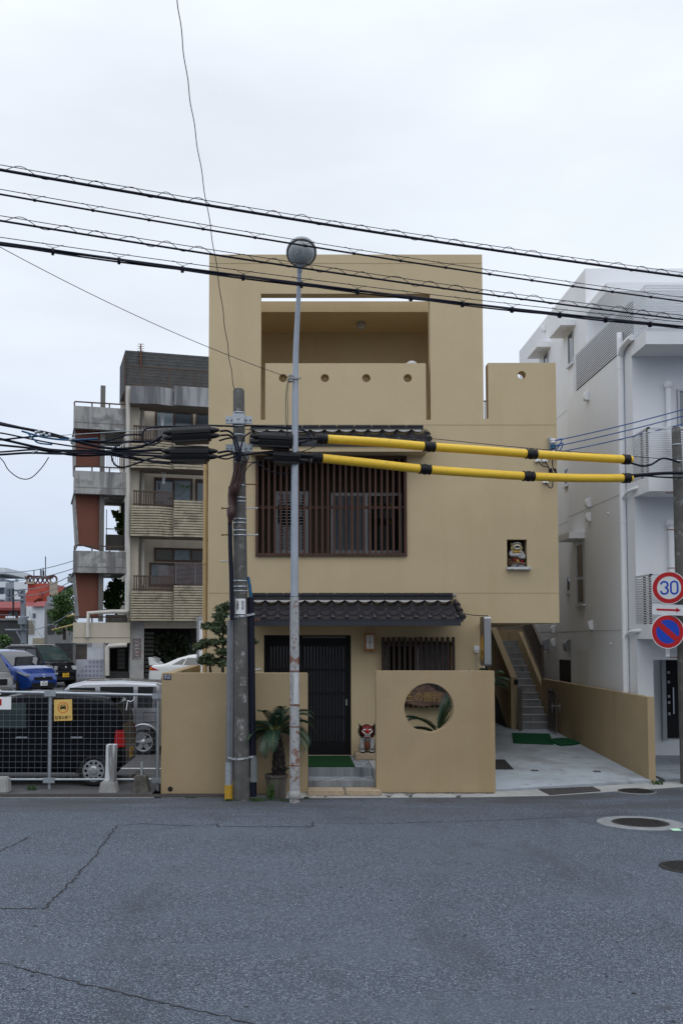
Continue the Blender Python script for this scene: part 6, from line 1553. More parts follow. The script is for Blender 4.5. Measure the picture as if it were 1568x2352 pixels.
# ---------------------------------------------------------------- far houses at the left
def PB(mb, x0, x1, y0, y1, Y, dep):
    a, b = P((x0+x1)/2, y1, Y), P((x0+x1)/2, y0, Y); return mb.box(X(x0, Y, (y0+y1)/2), X(x1, Y, (y0+y1)/2), Y, Y+dep, a.z, b.z)
def pb(nm, m, *r, parent=None, bevel=0): 
    mb = MB()
    for q in r: PB(mb, *q)
    return mb.build(nm, m, parent, bevel=bevel)
mat('far_white', (.60, .64, .68), .85, var=.05); mat('far_grey', (.24, .27, .31), .9, var=.1); mat('far_red', (.40, .085, .06), .85, var=.12, vscale=.4); mat('far_red_roof', (.24, .05, .05), .8, var=.2, vscale=1.5)
mat('far_glass', (.10, .13, .16), .2, var=.2); mat('far_concrete', (.22, .225, .225), .95, var=.25, vscale=.5, streak=True); mat('far_dark', (.05, .052, .055), .95, var=.3, vscale=1.0); mat('far_beige', (.34, .31, .24), .9, var=.2, vscale=1.5)
b1 = thing('white_tower', 'white apartment tower with stacked balconies at the far left edge', 'building')
pb('walls', 'far_grey', (-60, 9, 1330, 1462, 150, 14), parent=b1)
for k in range(4): pb('balcony', 'far_white', (-60, 12.5, 1336+k*29, 1349+k*29, 148, 1.9), parent=b1)
pb('roof', 'far_white', (-60, 12, 1304, 1317, 148, 14), parent=b1)
for k in range(3): pb('window', 'far_glass', (-20, 6, 1350+k*29, 1364+k*29, 149.8, .15), parent=b1)
b2 = thing('grey_office', 'flat grey building behind the red tower', 'building')
pb('walls', 'far_grey', (12, 64, 1339, 1470, 135, 12), parent=b2); pb('side', 'far_white', (31, 64, 1336.5, 1470, 134.8, .15), parent=b2); pb('vent', 'far_grey', (35, 38, 1330, 1336, 136, 1), parent=b2)
for x in (15, 23): 
    for y in (1352, 1374): pb('window', 'far_glass', (x, x+6, y, y+16, 134.6, .35), parent=b2)
b3 = thing('red_house', 'red painted house with a skeletal barrel vault on its roof', 'building')
pb('tower', 'far_red', (63, 116, 1340, 1400, 95, 6), parent=b3)
mb = MB(); q = [P(56, 1382, 94), P(64, 1362, 94), P(76, 1358, 94), P(93, 1358, 94), P(93, 1374, 94), P(76, 1384, 94)]
mb.plate([(p.x, p.z) for p in q], [], 93.4, 94.9); mb.build('stair_wing', 'far_red', b3)
pb('lower_wall', 'far_red', (-60, 66, 1394, 1462, 90, 4), parent=b3)
mb = MB(); z0, z1 = Z(1396, 88.5), Z(1382, 93); mb.add([(X(-60, 88.5), 88.5, z0), (X(78, 88.5), 88.5, z0), (X(78, 93), 93, z1), (X(-60, 93), 93, z1), (X(-60, 88.5), 88.5, z0-.25), (X(78, 88.5), 88.5, z0-.25)], [(0, 1, 2, 3), (4, 5, 1, 0)]); mb.build('roof', 'far_red_roof', b3)
for x in (20, 32): pb('window', 'far_glass', (x, x+9, 1402, 1417, 89.9, .09), parent=b3)
pb('balcony_rail', 'far_white', (0, 27, 1411.5, 1413, 89.6, .08), (26, 27.4, 1412, 1421, 89.6, .08), parent=b3)
fr_ = MB(); pc = [P(72, 1340, 95), P(125, 1340, 95)]
for px in (66, 72, 80, 90, 101, 111): 
    x = X(px, 96, 1330); fr_.bar((x-.25, 95.5, Z(1342, 95.5)), (x+.25, 95.5, Z(1324, 95.5)), .12, .12, (0, 1, 0)); fr_.bar((x+.25, 95.5, Z(1342, 95.5)), (x-.25, 95.5, Z(1324, 95.5)), .12, .12, (0, 1, 0))
for y in (1324, 1327.5): fr_.bar((X(74, 95.5, y), 95.5, Z(y, 95.5)), (X(122, 95.5, y), 95.5, Z(y, 95.5)), .14, .14)
fr_.build('vault_frame', mat('far_rust', (.10, .05, .05), .9, var=.2), b3)
for (xa, xb, yb) in ((63, 80, 1342), (116, 133, 1368)):
    cx, r = (xa+xb)/2, (xb-xa)/2; pts = [P(cx+r*cos(a), 1332-9*sin(a), 95) for a in np.linspace(0, pi, 12)]
    q = [(p.x, p.z) for p in pts]+[(P(xa, yb, 95).x, P(xa, yb, 95).z), (P(xb, yb, 95).x, P(xb, yb, 95).z)]
    MB().plate(q, [circ(P(cx, 1332, 95).x, P(cx, 1332, 95).z, .28, 10)], 94.6, 94.9).build('vault_end', 'far_beige', b3)
    MB().tube([(a_, 94.55, b_) for a_, b_ in q[:12]], .10, 6).build('vault_rim', 'far_rust', b3)
mb = MB()
for px, y0, y1 in ((104.5, 1278, 1324), (93, 1306, 1322), (96, 1309, 1322), (99, 1304, 1322), (101, 1311, 1322), (78, 1309, 1324)): mb.tube([P(px, y1, 96), P(px, y0, 96)], .05, 5)
mb.build('antenna', 'far_dark', b3)
b4 = thing('white_house', 'white house with a strip of red roof tiles beside the concrete house', 'building')
pb('walls', 'far_white', (60, 102, 1393, 1485, 72, 6), parent=b4)
mb = MB(); mb.add([P(73, 1393, 71.7), P(103, 1393, 71.7), P(108, 1381, 74.5), P(84, 1382, 74.5)], [(0, 1, 2, 3)]); mb.build('roof', 'far_red_roof', b4)
pb('window', 'far_glass', (75, 81, 1409, 1419, 71.9, .09), parent=b4); pb('annex', 'far_white', (33, 60, 1450, 1485, 72.5, 4), parent=b4)
mb = MB()
for i in range(6):
    for j in range(8): PB(mb, 61+i*3, 63.2+i*3, 1425+j*4, 1427.8+j*4, 71.9, .09)
mb.build('block_screen', 'far_beige', b4); pb('porch', 'far_beige', (75, 102, 1466, 1487, 71.8, .18), parent=b4)
b5 = thing('concrete_house', 'grey concrete house with pierced block screens behind the tree', 'building')
pb('walls', 'far_concrete', (108, 170, 1433, 1512, 66, 6), (102, 108, 1385, 1500, 66.2, 5), (108, 170, 1392, 1400, 65.5, 6), (108, 140, 1400, 1433, 67.5, 3), parent=b5)
pb('tank', 'far_grey', (108, 131, 1369, 1389, 67, 3), parent=b5); pb('recess', 'far_dark', (127, 168, 1478, 1500, 65.95, .04), parent=b5); pb('window', 'far_dark', (114, 120, 1409, 1431, 67.4, .09), parent=b5)
mb = MB()
for i in range(9):
    for j in range(5): 
        if i != 4: PB(mb, 109+i*4.2, 111.8+i*4.2, 1436+j*4.3, 1438.9+j*4.3, 65.93, .06)
mb.build('block_screen', 'far_dark', b5)
mb = MB(); q = [P(131, 1369, 67), P(150, 1350, 67), P(170, 1341, 67), P(172, 1352, 67), P(140, 1380, 67)]; mb.plate([(p.x, p.z) for p in q], [], 66.8, 68.5); mb.build('roof', 'far_dark', b5)
b6 = pb('roof_planter', 'far_concrete', (155, 176, 1325, 1337, 60, 2)); tag(b6, 'concrete roof planter jutting beside the apartment stairwell', 'planter')
b7 = thing('yard_wall', 'dark stained yard wall between the parked cars and the far houses', 'wall')
pb('wall', 'far_dark', (-60, 62, 1424, 1500, 64, .3), parent=b7); pb('pierced_top', 'far_concrete', (-60, 60, 1421, 1425, 63.9, .35), parent=b7)
o = pb('block_wall', 'far_dark', (115, 175, 1499, 1535, 50, .25)); tag(o, 'dark weathered block wall behind the black van', 'wall')
for i, px in enumerate((15, 20, 24, 28, 33, 44, 48)):
    p = P(px, 1422, 63.5); o = MB().lathe([(.0, 0), (.05, .0), (.08, .08), (.065, .15), (.035, .18), (.05, .2), (0, .2)], p, 12).build('white_urn', 'far_white'); tag(o, 'small pale urn in the row standing on the dark yard wall', 'urn', 'urns on the yard wall')
# far utility pole
fp = thing('utility_pole', 'grey utility pole with crossarms standing before the red house', 'utility pole')
MB().tube([P(54.5, 1490, 58), P(52.5, 1353, 58)], [.19, .15], 12).build('shaft', mat('far_pole', (.22, .25, .29), .9, var=.2), fp)
for y, xa, xb in ((1356, 30, 54), (1368, 42, 54), (1447, 12, 62), (1418, 48, 66), (1379, 32, 54)): MB().tube([P(xa, y, 57.8), P(xb, y, 57.8)], .07, 6).build('crossarm', 'far_pole', fp)
MB().tube([P(38, 1450, 57.8), P(54, 1478, 57.8)], .06, 6).build('brace', 'far_pole', fp); MB().tube([P(40, 1358, 57.8), P(52, 1372, 57.8)], .05, 6).build('brace', 'far_pole', fp)
MB().tube([P(52, 1434, 57.6), P(52, 1418, 57.6)], .28, 12).build('transformer', 'far_pole', fp)
MB().tube([P(30.5, 1402, 57.5), P(30.5, 1352, 57.5)], .06, 6).build('switch_rack', 'far_dark', fp)
for i, (a, b, lab) in enumerate((((-20, 1313), (169, 1288), 'highest faint wire over the far roofs'), ((-20, 1333), (169, 1306), 'second faint wire over the far roofs'), ((50, 1353), (169, 1318), 'faint wire rising from the far pole to the apartments'), ((48, 1368), (172, 1330), 'lower faint wire from the far pole to the apartments'), ((66, 1402), (100, 1466), 'wire dropping across the white house front'), ((64, 1448), (172, 1400), 'wire rising past the concrete house'), ((-20, 1372), (52, 1357), 'wire reaching the far pole from the left'))):
    cable('far_wire', catenary(P(*a, 57.5), P(*b, 50), .25, 14), .022, lab, 'far_pole', 'wire', 'wires over the far houses', 5)
for a, b, lab in (((142, 1420), (174, 1411), 'upper bamboo pole sticking out beside the tree'), ((120, 1447), (172, 1434), 'lower bamboo pole sticking out beside the tree')):
    cable('bamboo_pole', [P(*a, 60), P(*b, 52)], .05, lab, mat('bamboo', (.55, .42, .12), .6, var=.2) and 'bamboo', 'pole', 'bamboo poles by the tree')
# unseen far side of the street, added to shade it and mirror in glass
mb = MB(); mb.box(-26, -1.5, -14, -6.5, -.4, 8.6); mb.box(1.5, 22, -15, -7.5, -.4, 10.5)
o = tag(mb.build('street_backdrop', mat('opposite_wall', (.30, .29, .28), .9, var=.15, vscale=.3)), 'unseen plain building fronts behind the camera, added to shade the street', kind='structure')
mb = MB()
for x0, x1, yy, zs in ((-25, -2.5, -6.49, (1.0, 4.0)), (2.2, 21, -7.49, (1.0, 4.0, 7.0))):
    for z in zs:
        x = x0
        while x+1.6 < x1: mb.box(x, x+1.5, yy, yy+.03, z, z+1.4); x += 2.6
mb.build('window', 'dark_glass', o)
# ================================================================ plants
mat('leaf_dark', (.085, .118, .055), .55, var=.35, vscale=6, spec=.4); mat('leaf_mid', (.035, .075, .022), .55, var=.4, vscale=4); mat('leaf_bright', (.055, .12, .025), .55, var=.35, vscale=4); mat('leaf_cycad', (.020, .062, .036), .45, var=.35, vscale=5, spec=.5)
mat('bark', (.07, .06, .05), .95, var=.3, vscale=8, bump=.5, bscale=20); mat('cycad_bark', (.022, .017, .015), .95, var=.5, vscale=18, vcol=(.07, .055, .045), vthr=(.55, .7), bump=1.0, bscale=30); mat('rachis', (.10, .12, .03), .6, var=.2)
def leaves(mb, c, r, n, size, flat=1.0, seedless=False):
    c = Vector(c)
    for _ in range(n):
        while True:
            q = Vector((random.uniform(-1, 1), random.uniform(-1, 1), random.uniform(-1, 1)))
            if q.length <= 1: break
        q = q*(.55+.45*random.random())
        p = c+Vector((q.x*r[0], q.y*r[1], q.z*r[2])); d = Vector((random.gauss(0, 1), random.gauss(0, 1), random.gauss(.35, .7))).normalized()
        s_ = d.cross(Vector((random.gauss(0, 1), random.gauss(0, 1), random.gauss(0, 1)))).normalized(); L_ = size*random.uniform(.6, 1.3); w_ = L_*.28*flat
        mb.add([p, p+d*L_*.5+s_*w_, p+d*L_, p+d*L_*.5-s_*w_], [(0, 1, 2, 3)])
# clipped podocarpus behind the left wall
def DC(x, y): return (459+.293*x, 1320.6+.293*y)
pt = thing('clipped_tree', 'small cloud pruned garden tree behind the tan wall left of the pole', 'tree')
YT = 17.6
pads = [((190, 250), 14, 8), ((-10, 570), 16, 6), ((40, 545), 16, 7), ((60, 640), 14, 6), ((190, 285), 18, 13), ((165, 330), 20, 8), ((95, 415), 22, 7), ((55, 400), 12, 5), ((185, 430), 20, 12), ((150, 385), 14, 9), ((60, 525), 22, 8), ((125, 530), 18, 6), ((20, 560), 18, 6), ((170, 600), 20, 8), ((60, 670), 20, 7), ((20, 690), 14, 5), ((120, 690), 16, 6), ((200, 690), 22, 10), ((205, 520), 15, 8), ((230, 610), 16, 10), ((420, 530), 7, 4)]
crown = MB()
for (q, rx_, rz_2) in pads:
    p = P(*DC(*q), YT); k = YT/F
    for j in range(5): leaves(crown, p+Vector((random.uniform(-.8, .8)*rx_*k, random.uniform(-.25, .25), random.uniform(-.4, .5)*rz_2*k)), (rx_*k*.55, .16, rz_2*k*.8), 110, .056)
crown.build('crown', 'leaf_dark', pt, normals=False)
tr_ = MB()
for br in ([(180, 780), (178, 640), (182, 560), (180, 480), (186, 400), (192, 300)], [(180, 600), (140, 570), (95, 545), (55, 535)], [(182, 500), (140, 460), (105, 425)], [(178, 690), (120, 690), (70, 680), (30, 690)], [(180, 420), (165, 380), (160, 335)], [(85, 780), (80, 720), (70, 680)], [(190, 600), (215, 575), (225, 540)]):
    n = len(br); tr_.tube(smooth_path(pth([DC(*b_) for b_ in br], YT), 3), [.030-.02*i/(3*(n-1)) for i in range(3*(n-1)+1)] if n > 1 else .02, 7)
tr_.build('trunk', 'bark', pt)
# cycads
def frond(mb, ra, base, az, el0, L_, droop, nl=34, lw=.0055, ll=.15, up=.35):
    pts = []; p = Vector(base); el = el0; n = 14; st_ = L_/n
    for k in range(n+1):
        pts.append(p.copy()); d = Vector((cos(az)*cos(el), sin(az)*cos(el), sin(el))); p = p+d*st_; el -= droop/n*(.4+1.2*k/n)
    ra.tube(pts, [.010-.007*k/n for k in range(n+1)], 5)
    side = Vector((-sin(az), cos(az), 0))
    for k in range(nl):
        t = .14+.86*k/(nl-1); f = t*n; i = min(n-1, int(f)); q = pts[i].lerp(pts[i+1], f-i); d = (pts[i+1]-pts[i]).normalized(); nrm = side.cross(d).normalized()
        if nrm.z < 0: nrm = -nrm
        l_ = ll*(sin(pi*min(1, .12+t*.93))**.6+.08)*random.uniform(.9, 1.1)
        for sd in (-1, 1):
            dd = (side*sd*.80+d*.55+nrm*up).normalized(); tip = q+dd*l_; tip.z -= l_*.12
            mb.add([q+d*lw*.8, q-d*lw*.8, q+dd*l_*.55-d*lw*.7, tip, q+dd*l_*.55+d*lw*.7], [(0, 1, 2, 3, 4)])
def cycad(root, base, n, L_, els=(.1, 1.25), droop=(1.2, 2.0), ll=.15, arc_=None, nl=34):
    mb, ra = MB(), MB()
    for k in range(n):
        az = k*2.39996+random.uniform(-.2, .2)
        if arc_: az = arc_[0]+(arc_[1]-arc_[0])*((k*.618) % 1)
        frond(mb, ra, Vector(base)+Vector((cos(az)*.03, sin(az)*.03, 0)), az, random.uniform(*els), L_*random.uniform(.85, 1.1), random.uniform(*droop), ll=ll, nl=nl)
    mb.build('fronds', 'leaf_cycad', root, normals=False); ra.build('frond_stems', 'rachis', root)
yp = 15.98
pc_ = thing('potted_cycad', 'potted cycad palm with a dark rough trunk at the foot of the street lamp', 'potted plant')
k = yp/F; c = P(634.5, 1832, yp); c.z = -.03; rt = 28*k; hp = Z(1778, yp)+.03
def octa(r, z): return [(c.x+r*cos(radians(22.5+45*i)), c.y+r*sin(radians(22.5+45*i)), z) for i in range(8)]
mb = MB(); rings = [octa(rt*.78, -.03), octa(rt*.93, hp-.085), octa(rt*1.02, hp-.08), octa(rt*1.04, hp-.035), octa(rt*.88, hp-.035), octa(rt*.86, hp-.10)]
mb.add([p for r in rings for p in r], [(i*8+j, i*8+(j+1) % 8, (i+1)*8+(j+1) % 8, (i+1)*8+j) for i in range(5) for j in range(8)]); mb.add(rings[0], [tuple(range(8))])
mb.build('pot', mat('pot_grey', (.13, .115, .10), .9, var=.35, vscale=3, streak=True, bump=.3), pc_, bevel=.006)
mb = MB(); mb.add(octa(rt*.88, hp-.075), [tuple(range(8))]); mb.build('soil', 'cycad_bark', pc_)
mb = MB()
for _ in range(60): a = random.uniform(0, 6.28); r = rt*.8*sqrt(random.random()); s_ = random.uniform(.006, .012); mb.blob((c.x+r*cos(a), c.y+r*sin(a), hp-.07), (s_, s_, s_*.7), 5, 3)
mb.build('pebbles', 'stone_white', pc_)
tk = smooth_path(pth([(641, 1785), (640, 1755), (640, 1725), (636, 1700), (631, 1680)], yp), 6); n = len(tk)
mb = MB(); mb.tube(tk, [.125-.055*min(1, i/(n*.8))+.012*sin(i*2.1) for i in range(n)], 14)
for i in range(260):
    f = random.random(); p = tk[min(n-1, int(f*n))]; r = .122-.052*min(1, f/.8); a = random.uniform(0, 6.28); q = p+Vector((cos(a)*r, sin(a)*r, random.uniform(-.02, .02))); o_ = Vector((cos(a), sin(a), .9)).normalized()*.03; s_ = Vector((-sin(a), cos(a), 0))*.012
    mb.add([q+s_, q-s_, q+o_], [(0, 1, 2)])
mb.build('trunk', 'cycad_bark', pc_, normals=False)
top = tk[-1]; cycad(pc_, top, 30, .74, (-.2, 1.25), (1.3, 2.3), .15, nl=52)
mb, ra = MB(), MB()
for k_ in range(5): frond(mb, ra, P(651, 1774, yp-.05), .2+k_*1.25, .6, .22, .8, 16, .008, .06)
mb.build('offset_fronds', 'leaf_cycad', pc_, normals=False)
YC = 17.65
cy1 = thing('cycad', 'spreading cycad seen through the round opening in the tan wall', 'plant')
b0 = P(1008, 1688, YC)
mb = MB(); mb.tube([(b0.x, b0.y, -.02), (b0.x-.02, b0.y, .4), (b0.x, b0.y, b0.z)], [.17, .15, .10], 14); mb.build('trunk', 'cycad_bark', cy1)
mb, ra = MB(), MB()
for az, el, L_, dr in ((pi+.1, .85, .95, 1.7), (pi-.15, .45, .7, 1.3), (pi+.25, .95, .8, 1.9), (.1, 1.45, .60, .3), (.25, 1.25, 1.25, 1.5), (-.2, 1.1, 1.2, 1.6), (.5, 1.2, 1.2, 1.5), (.0, .9, 1.0, 1.7), (.9, 1.25, 1.25, 1.2), (-.5, .6, .8, 1.6), (.2, 1.35, 1.5, 1.35), (-.3, 1.35, 1.4, 1.3), (pi-.5, .1, .5, .8)):
    frond(mb, ra, b0, az, el, L_, dr, 60, .0065, .15)
mb.build('fronds', 'leaf_cycad', cy1, normals=False); ra.build('frond_stems', 'rachis', cy1)
cy2 = thing('cycad', 'cycad whose frond tips show over the wall below the box sign', 'plant')
b0 = P(1098, 1590, 17.75); mb = MB(); mb.tube([(b0.x, b0.y, -.02), (b0.x, b0.y, .6), (b0.x, b0.y, b0.z)], [.15, .13, .10], 12); mb.build('trunk', 'cycad_bark', cy2)
mb, ra = MB(), MB()
for k_ in range(22): frond(mb, ra, b0, k_*2.4, random.uniform(.5, 1.35), random.uniform(.6, .8), random.uniform(1.3, 2.0), 50, .006, .13)
mb.build('fronds', 'leaf_cycad', cy2, normals=False); ra.build('frond_stems', 'rachis', cy2)
# weeds along the kerb
def weed(px, py, Y, h, n, sp, lab, bright='leaf_bright', nm='weed', feather=False):
    p = P(px, py, Y); p.z = -.03; mb = MB()
    for _ in range(n):
        a = random.uniform(0, 6.28); r = random.uniform(0, sp); b_ = p+Vector((cos(a)*r, sin(a)*r*.5, 0)); hh = h*random.uniform(.5, 1.05); ln = Vector((random.gauss(0, .16), random.gauss(0, .12), 1)).normalized()
        t_ = b_+ln*hh; s_ = Vector((1, 0, 0))*.004
        if not feather: s_ = s_*1.5; mb.add([b_-s_, b_+s_, (b_+ln*hh*.6)+s_*.8, t_+Vector((random.gauss(0, .3)*hh*.4, 0, -hh*.1)), (b_+ln*hh*.6)-s_*.8], [(0, 1, 2, 3, 4)])
        else:
            mb.add([b_-s_*.6, b_+s_*.6, t_+s_*.3, t_-s_*.3], [(0, 1, 2, 3)])
            for k_ in range(14):
                q = b_.lerp(t_, .15+.85*k_/14); leaves(mb, q, (.012, .012, .01), 3, .035, .5)
    tag(mb.build(nm, bright, normals=False), lab, 'weed', 'weeds in the kerb')
weed(620, 1836, 15.70, .36, 14, .10, 'tall feathery green weed growing in front of the plant pot', 'leaf_bright', feather=True)
weed(528, 1838, 15.62, .05, 60, .13, 'small weed patch at the yellow conduit foot', 'leaf_mid'); weed(590, 1840, 15.60, .07, 70, .14, 'low weed patch between the utility pole and the plant pot', 'leaf_mid'); weed(647, 1838, 15.62, .05, 40, .12, 'low weed patch left of the street lamp foot', 'leaf_mid')
weed(705, 1832, 15.85, .05, 25, .06, 'little weed right of the street lamp foot', 'leaf_mid'); weed(440, 1829, 15.95, .03, 70, .12, 'mossy weed patch on the grating under the tan wall', 'leaf_mid')
weed(74, 1800, 16.6, .17, 30, .10, 'weed tuft under the mesh fence left of its post', 'leaf_mid'); weed(1508, 1806, 17.25, .13, 55, .13, 'grass tuft by the small manhole near the white building', 'leaf_mid')
# trees and greenery farther back
ft = thing('leafy_tree', 'bushy green tree in front of the grey concrete house', 'tree')
mb = MB()
for _ in range(46):
    px, py = random.gauss(146, 13), random.gauss(1398, 17)
    if py < 1400 and px < 134: px += 12
    p = P(px, py, 58+random.uniform(-1.2, 1.2)); leaves(mb, p, (.42, .45, .32), 80, .16, 1.4)
for _ in range(8): leaves(mb, P(random.uniform(120, 165), random.uniform(1400, 1440), 57.5), (.5, .4, .25), 60, .15, 1.4)
mb.build('crown', 'leaf_bright', ft, normals=False); MB().tube([P(148, 1470, 58.2), P(146, 1400, 58.2)], .10, 8).tube([P(147, 1430, 58.2), P(135, 1405, 58.2)], .05, 6).build('trunk', 'bark', ft)
def bush(px, py, Y, rx_, rz_2, n, size, lab, m='leaf_mid', cat='bush', nm='bush', fl=1.2):
    mb = MB(); k = Y/F
    for _ in range(n): leaves(mb, P(px+random.gauss(0, rx_*.5), py+random.gauss(0, rz_2*.5), Y+random.uniform(-.3, .3)), (rx_*k*.35, .3, rz_2*k*.35), 40, size, fl)
    return tag(mb.build(nm, m, normals=False), lab, cat)
bush(10, 1470, 55, 18, 14, 14, .18, 'yellow green bush at the left edge above the cars', 'leaf_bright')
bush(138, 1453, 65, 8, 4, 6, .14, 'small fern tuft growing on the pierced block screen', 'leaf_bright')
bush(166, 1323, 60.8, 6, 4, 6, .15, 'grass growing out of the roof planter', 'leaf_mid')
mb = MB()
for px, py in ((143, 1536), (152, 1532), (160, 1538), (148, 1542)):
    p = P(px, py, 46)
    for k_ in range(16): a = random.uniform(0, 6.28); d = Vector((cos(a)*.7, sin(a)*.5, random.uniform(.5, 1))).normalized(); s_ = Vector((-sin(a), cos(a), 0))*.05; L_ = random.uniform(.3, .55); mb.add([p-s_, p+s_, p+d*L_*.6+s_*1.2, p+d*L_, p+d*L_*.6-s_*1.2], [(0, 1, 2, 3, 4)])
tag(mb.build('agave', 'leaf_bright', normals=False), 'clump of pale broad leaved plants behind the black van', 'plant')
def ap_point(px, py, d): a_, z_ = A(px, py, d); return Vector((C0.x+a_*CA-d*SA, C0.y+a_*SA+d*CA, z_))
mb = MB()
for q in ((262, 1352), (270, 1358), (256, 1368), (268, 1378), (258, 1388), (272, 1345), (250, 1375), (262, 1395), (252, 1392)): leaves(mb, ap_point(*q, 1.6), (.38, .3, .30), 110, .20, 1.6)
tag(mb.build('stairwell_plant', 'leaf_bright', normals=False), 'leafy plant filling the lowest stairwell opening of the apartments', 'plant')
mb = MB()
for q in ((278, 1190), (280, 1202), (276, 1213), (279, 1222), (270, 1184)): leaves(mb, ap_point(*q, 1.4), (.18, .2, .22), 50, .22, 1.2)
tag(mb.build('stairwell_plant', 'leaf_bright', normals=False), 'slender plant against the sky in the middle stairwell opening', 'plant')
mb = MB()
for q in ((400, 1480), (415, 1490), (385, 1495), (430, 1478), (405, 1510), (370, 1475)): leaves(mb, ap_point(*q, 4.0), (.8, .3, .5), 90, .25, 1.2)
tag(mb.build('garage_plant', 'leaf_dark', normals=False), 'dark foliage in the back of the apartment garage above the white coupe', 'plant')
a_, z_ = A(444, 1122, -1.5)
p = ap_point(425, 1118, -1.6); mb = MB(); leaves(mb, p, (.28, .1, .06), 60, .1); tag(mb.build('hanging_plant', 'leaf_mid', normals=False), 'little plant hanging above the middle timber balcony rail', 'plant')
# ================================================================ lion dog statues
mat('lion_white', (.36, .36, .36), .55, var=.25, vscale=9); mat('lion_red', (.19, .010, .012), .4, var=.3, vscale=14); mat('lion_dark', (.022, .016, .014), .6, var=.4, vscale=20); mat('lion_belly', (.16, .045, .02), .6, var=.2); mat('lion_cream', (.50, .42, .22), .6, var=.25, vscale=12); mat('lion_gold', (.50, .30, .05), .5, var=.2); mat('lion_redbrown', (.20, .03, .015), .5, var=.25, vscale=8); mat('eye_white', (.75, .75, .72), .3, var=0)
pl0, pl1 = P(816, 1745, 18.05), P(816, 1731, 18.05)
plinth = MB().box(pl0.x, pl0.x+.70, 18.05, 18.55, .32, .435); o = plinth.build('stone_plinth', 'granite', bevel=.012); tag(o, 'rough brown stone plinth under the red faced lion dogs', 'plinth')
def lion(loc, lab, grp):
    r = thing('lion_dog_statue', lab, 'statue', grp); r['settled'] = True
    b = MB()
    b.blob((0, .10, .17), (.095, .15, .15), 16, 10).blob((0, .02, .24), (.105, .09, .11), 16, 10)
    for s in (-1, 1):
        b.tube([(s*.085, -.05, .27), (s*.095, -.07, .16), (s*.09, -.075, .07), (s*.09, -.085, .02)], [.050, .045, .038, .042], 12)
        b.blob((s*.09, -.105, .022), (.045, .055, .024), 12, 6); b.blob((s*.10, .13, .08), (.05, .11, .08), 12, 8)
    b.build('body', 'lion_white', r)
    for s in (-1, 1):
        q = MB()
        for k in range(4): q.blob((s*.09+(k-1.5)*.021, -.152, .018), (.010, .022, .016), 8, 5)
        q.build('claws', 'lion_dark', r)
        MB().blob((s*.093, -.118, .075), (.018, .008, .018), 10, 6).build('leg_spiral', 'lion_dark', r)
    MB().blob((0, -.075, .145), (.052, .03, .085), 14, 10).build('belly', 'lion_belly', r)
    h = MB(); h.blob((0, -.06, .405), (.115, .10, .115), 18, 12).build('head', 'lion_red', r)
    q = MB()
    for k in range(34):
        a = radians(-215+250*k/33); rr2 = .135+.02*(k % 2); c_ = Vector((cos(a)*.118, -.02, .405+sin(a)*.118)); t_ = Vector((cos(a)*(rr2+.035), -.045, .405+sin(a)*(rr2+.03))); s_ = Vector((-sin(a), 0, cos(a)))*.024
        q.add([c_+s_, c_-s_, t_, c_+Vector((0, .07, 0))], [(0, 1, 2), (0, 2, 3), (1, 3, 2)])
    q.blob((0, .02, .40), (.128, .09, .13), 16, 10); q.build('mane', 'lion_dark', r, normals=False)
    for s in (-1, 1):
        q = MB(); q.add([(s*.085, -.03, .485), (s*.135, -.02, .45), (s*.16, -.04, .555), (s*.12, .03, .48)], [(0, 1, 2), (1, 3, 2), (0, 2, 3), (0, 3, 1)]); q.build('ear', 'lion_dark', r)
        e = MB().blob((s*.052, -.150, .435), (.030, .018, .022), 12, 8).build('eye', 'eye_white', r); MB().blob((s*.050, -.168, .435), (.011, .006, .011), 8, 6).build('pupil', 'lion_dark', e)
        MB().blob((s*.058, -.135, .475), (.045, .025, .020), 10, 6).build('brow', 'lion_red', r)
        MB().tube(smooth_path([(s*.03, -.160, .375), (s*.07, -.15, .385), (s*.095, -.125, .415)], 4), .010, 6).build('lip', 'eye_white', r)
    MB().blob((0, -.165, .415), (.026, .035, .040), 12, 8).blob((-.022, -.175, .397), (.018, .018, .016), 8, 6).blob((.022, -.175, .397), (.018, .018, .016), 8, 6).build('nose', mat('lion_nose', (.48, .015, .015), .35, var=.1) if 'lion_nose' not in MT else 'lion_nose', r)
    MB().blob((0, -.148, .345), (.062, .022, .036), 14, 8).build('mouth', 'lion_dark', r)
    q = MB()
    for k in range(5): q.box(-.05+k*.022, -.034+k*.022, -.176, -.168, .352, .368); q.box(-.05+k*.022, -.034+k*.022, -.172, -.164, .318, .332)
    q.build('teeth', 'eye_white', r); MB().blob((0, -.150, .308), (.075, .03, .016), 12, 6).build('jaw', 'lion_red', r)
    r.location = loc; r.rotation_euler = (0, 0, 0); return r
GL2 = 'red faced lion dogs on the plinth'
l1 = lion((X(843, 18.2, 1700), 18.30, .436), 'red faced white lion dog statue with dark mane beside the door', GL2)
l2 = copy_tree(l1); l2.location = (X(843, 18.2, 1700)+.30, 18.42, .436); l2['label'] = 'second lion dog statue, almost wholly hidden by the tan wall edge'
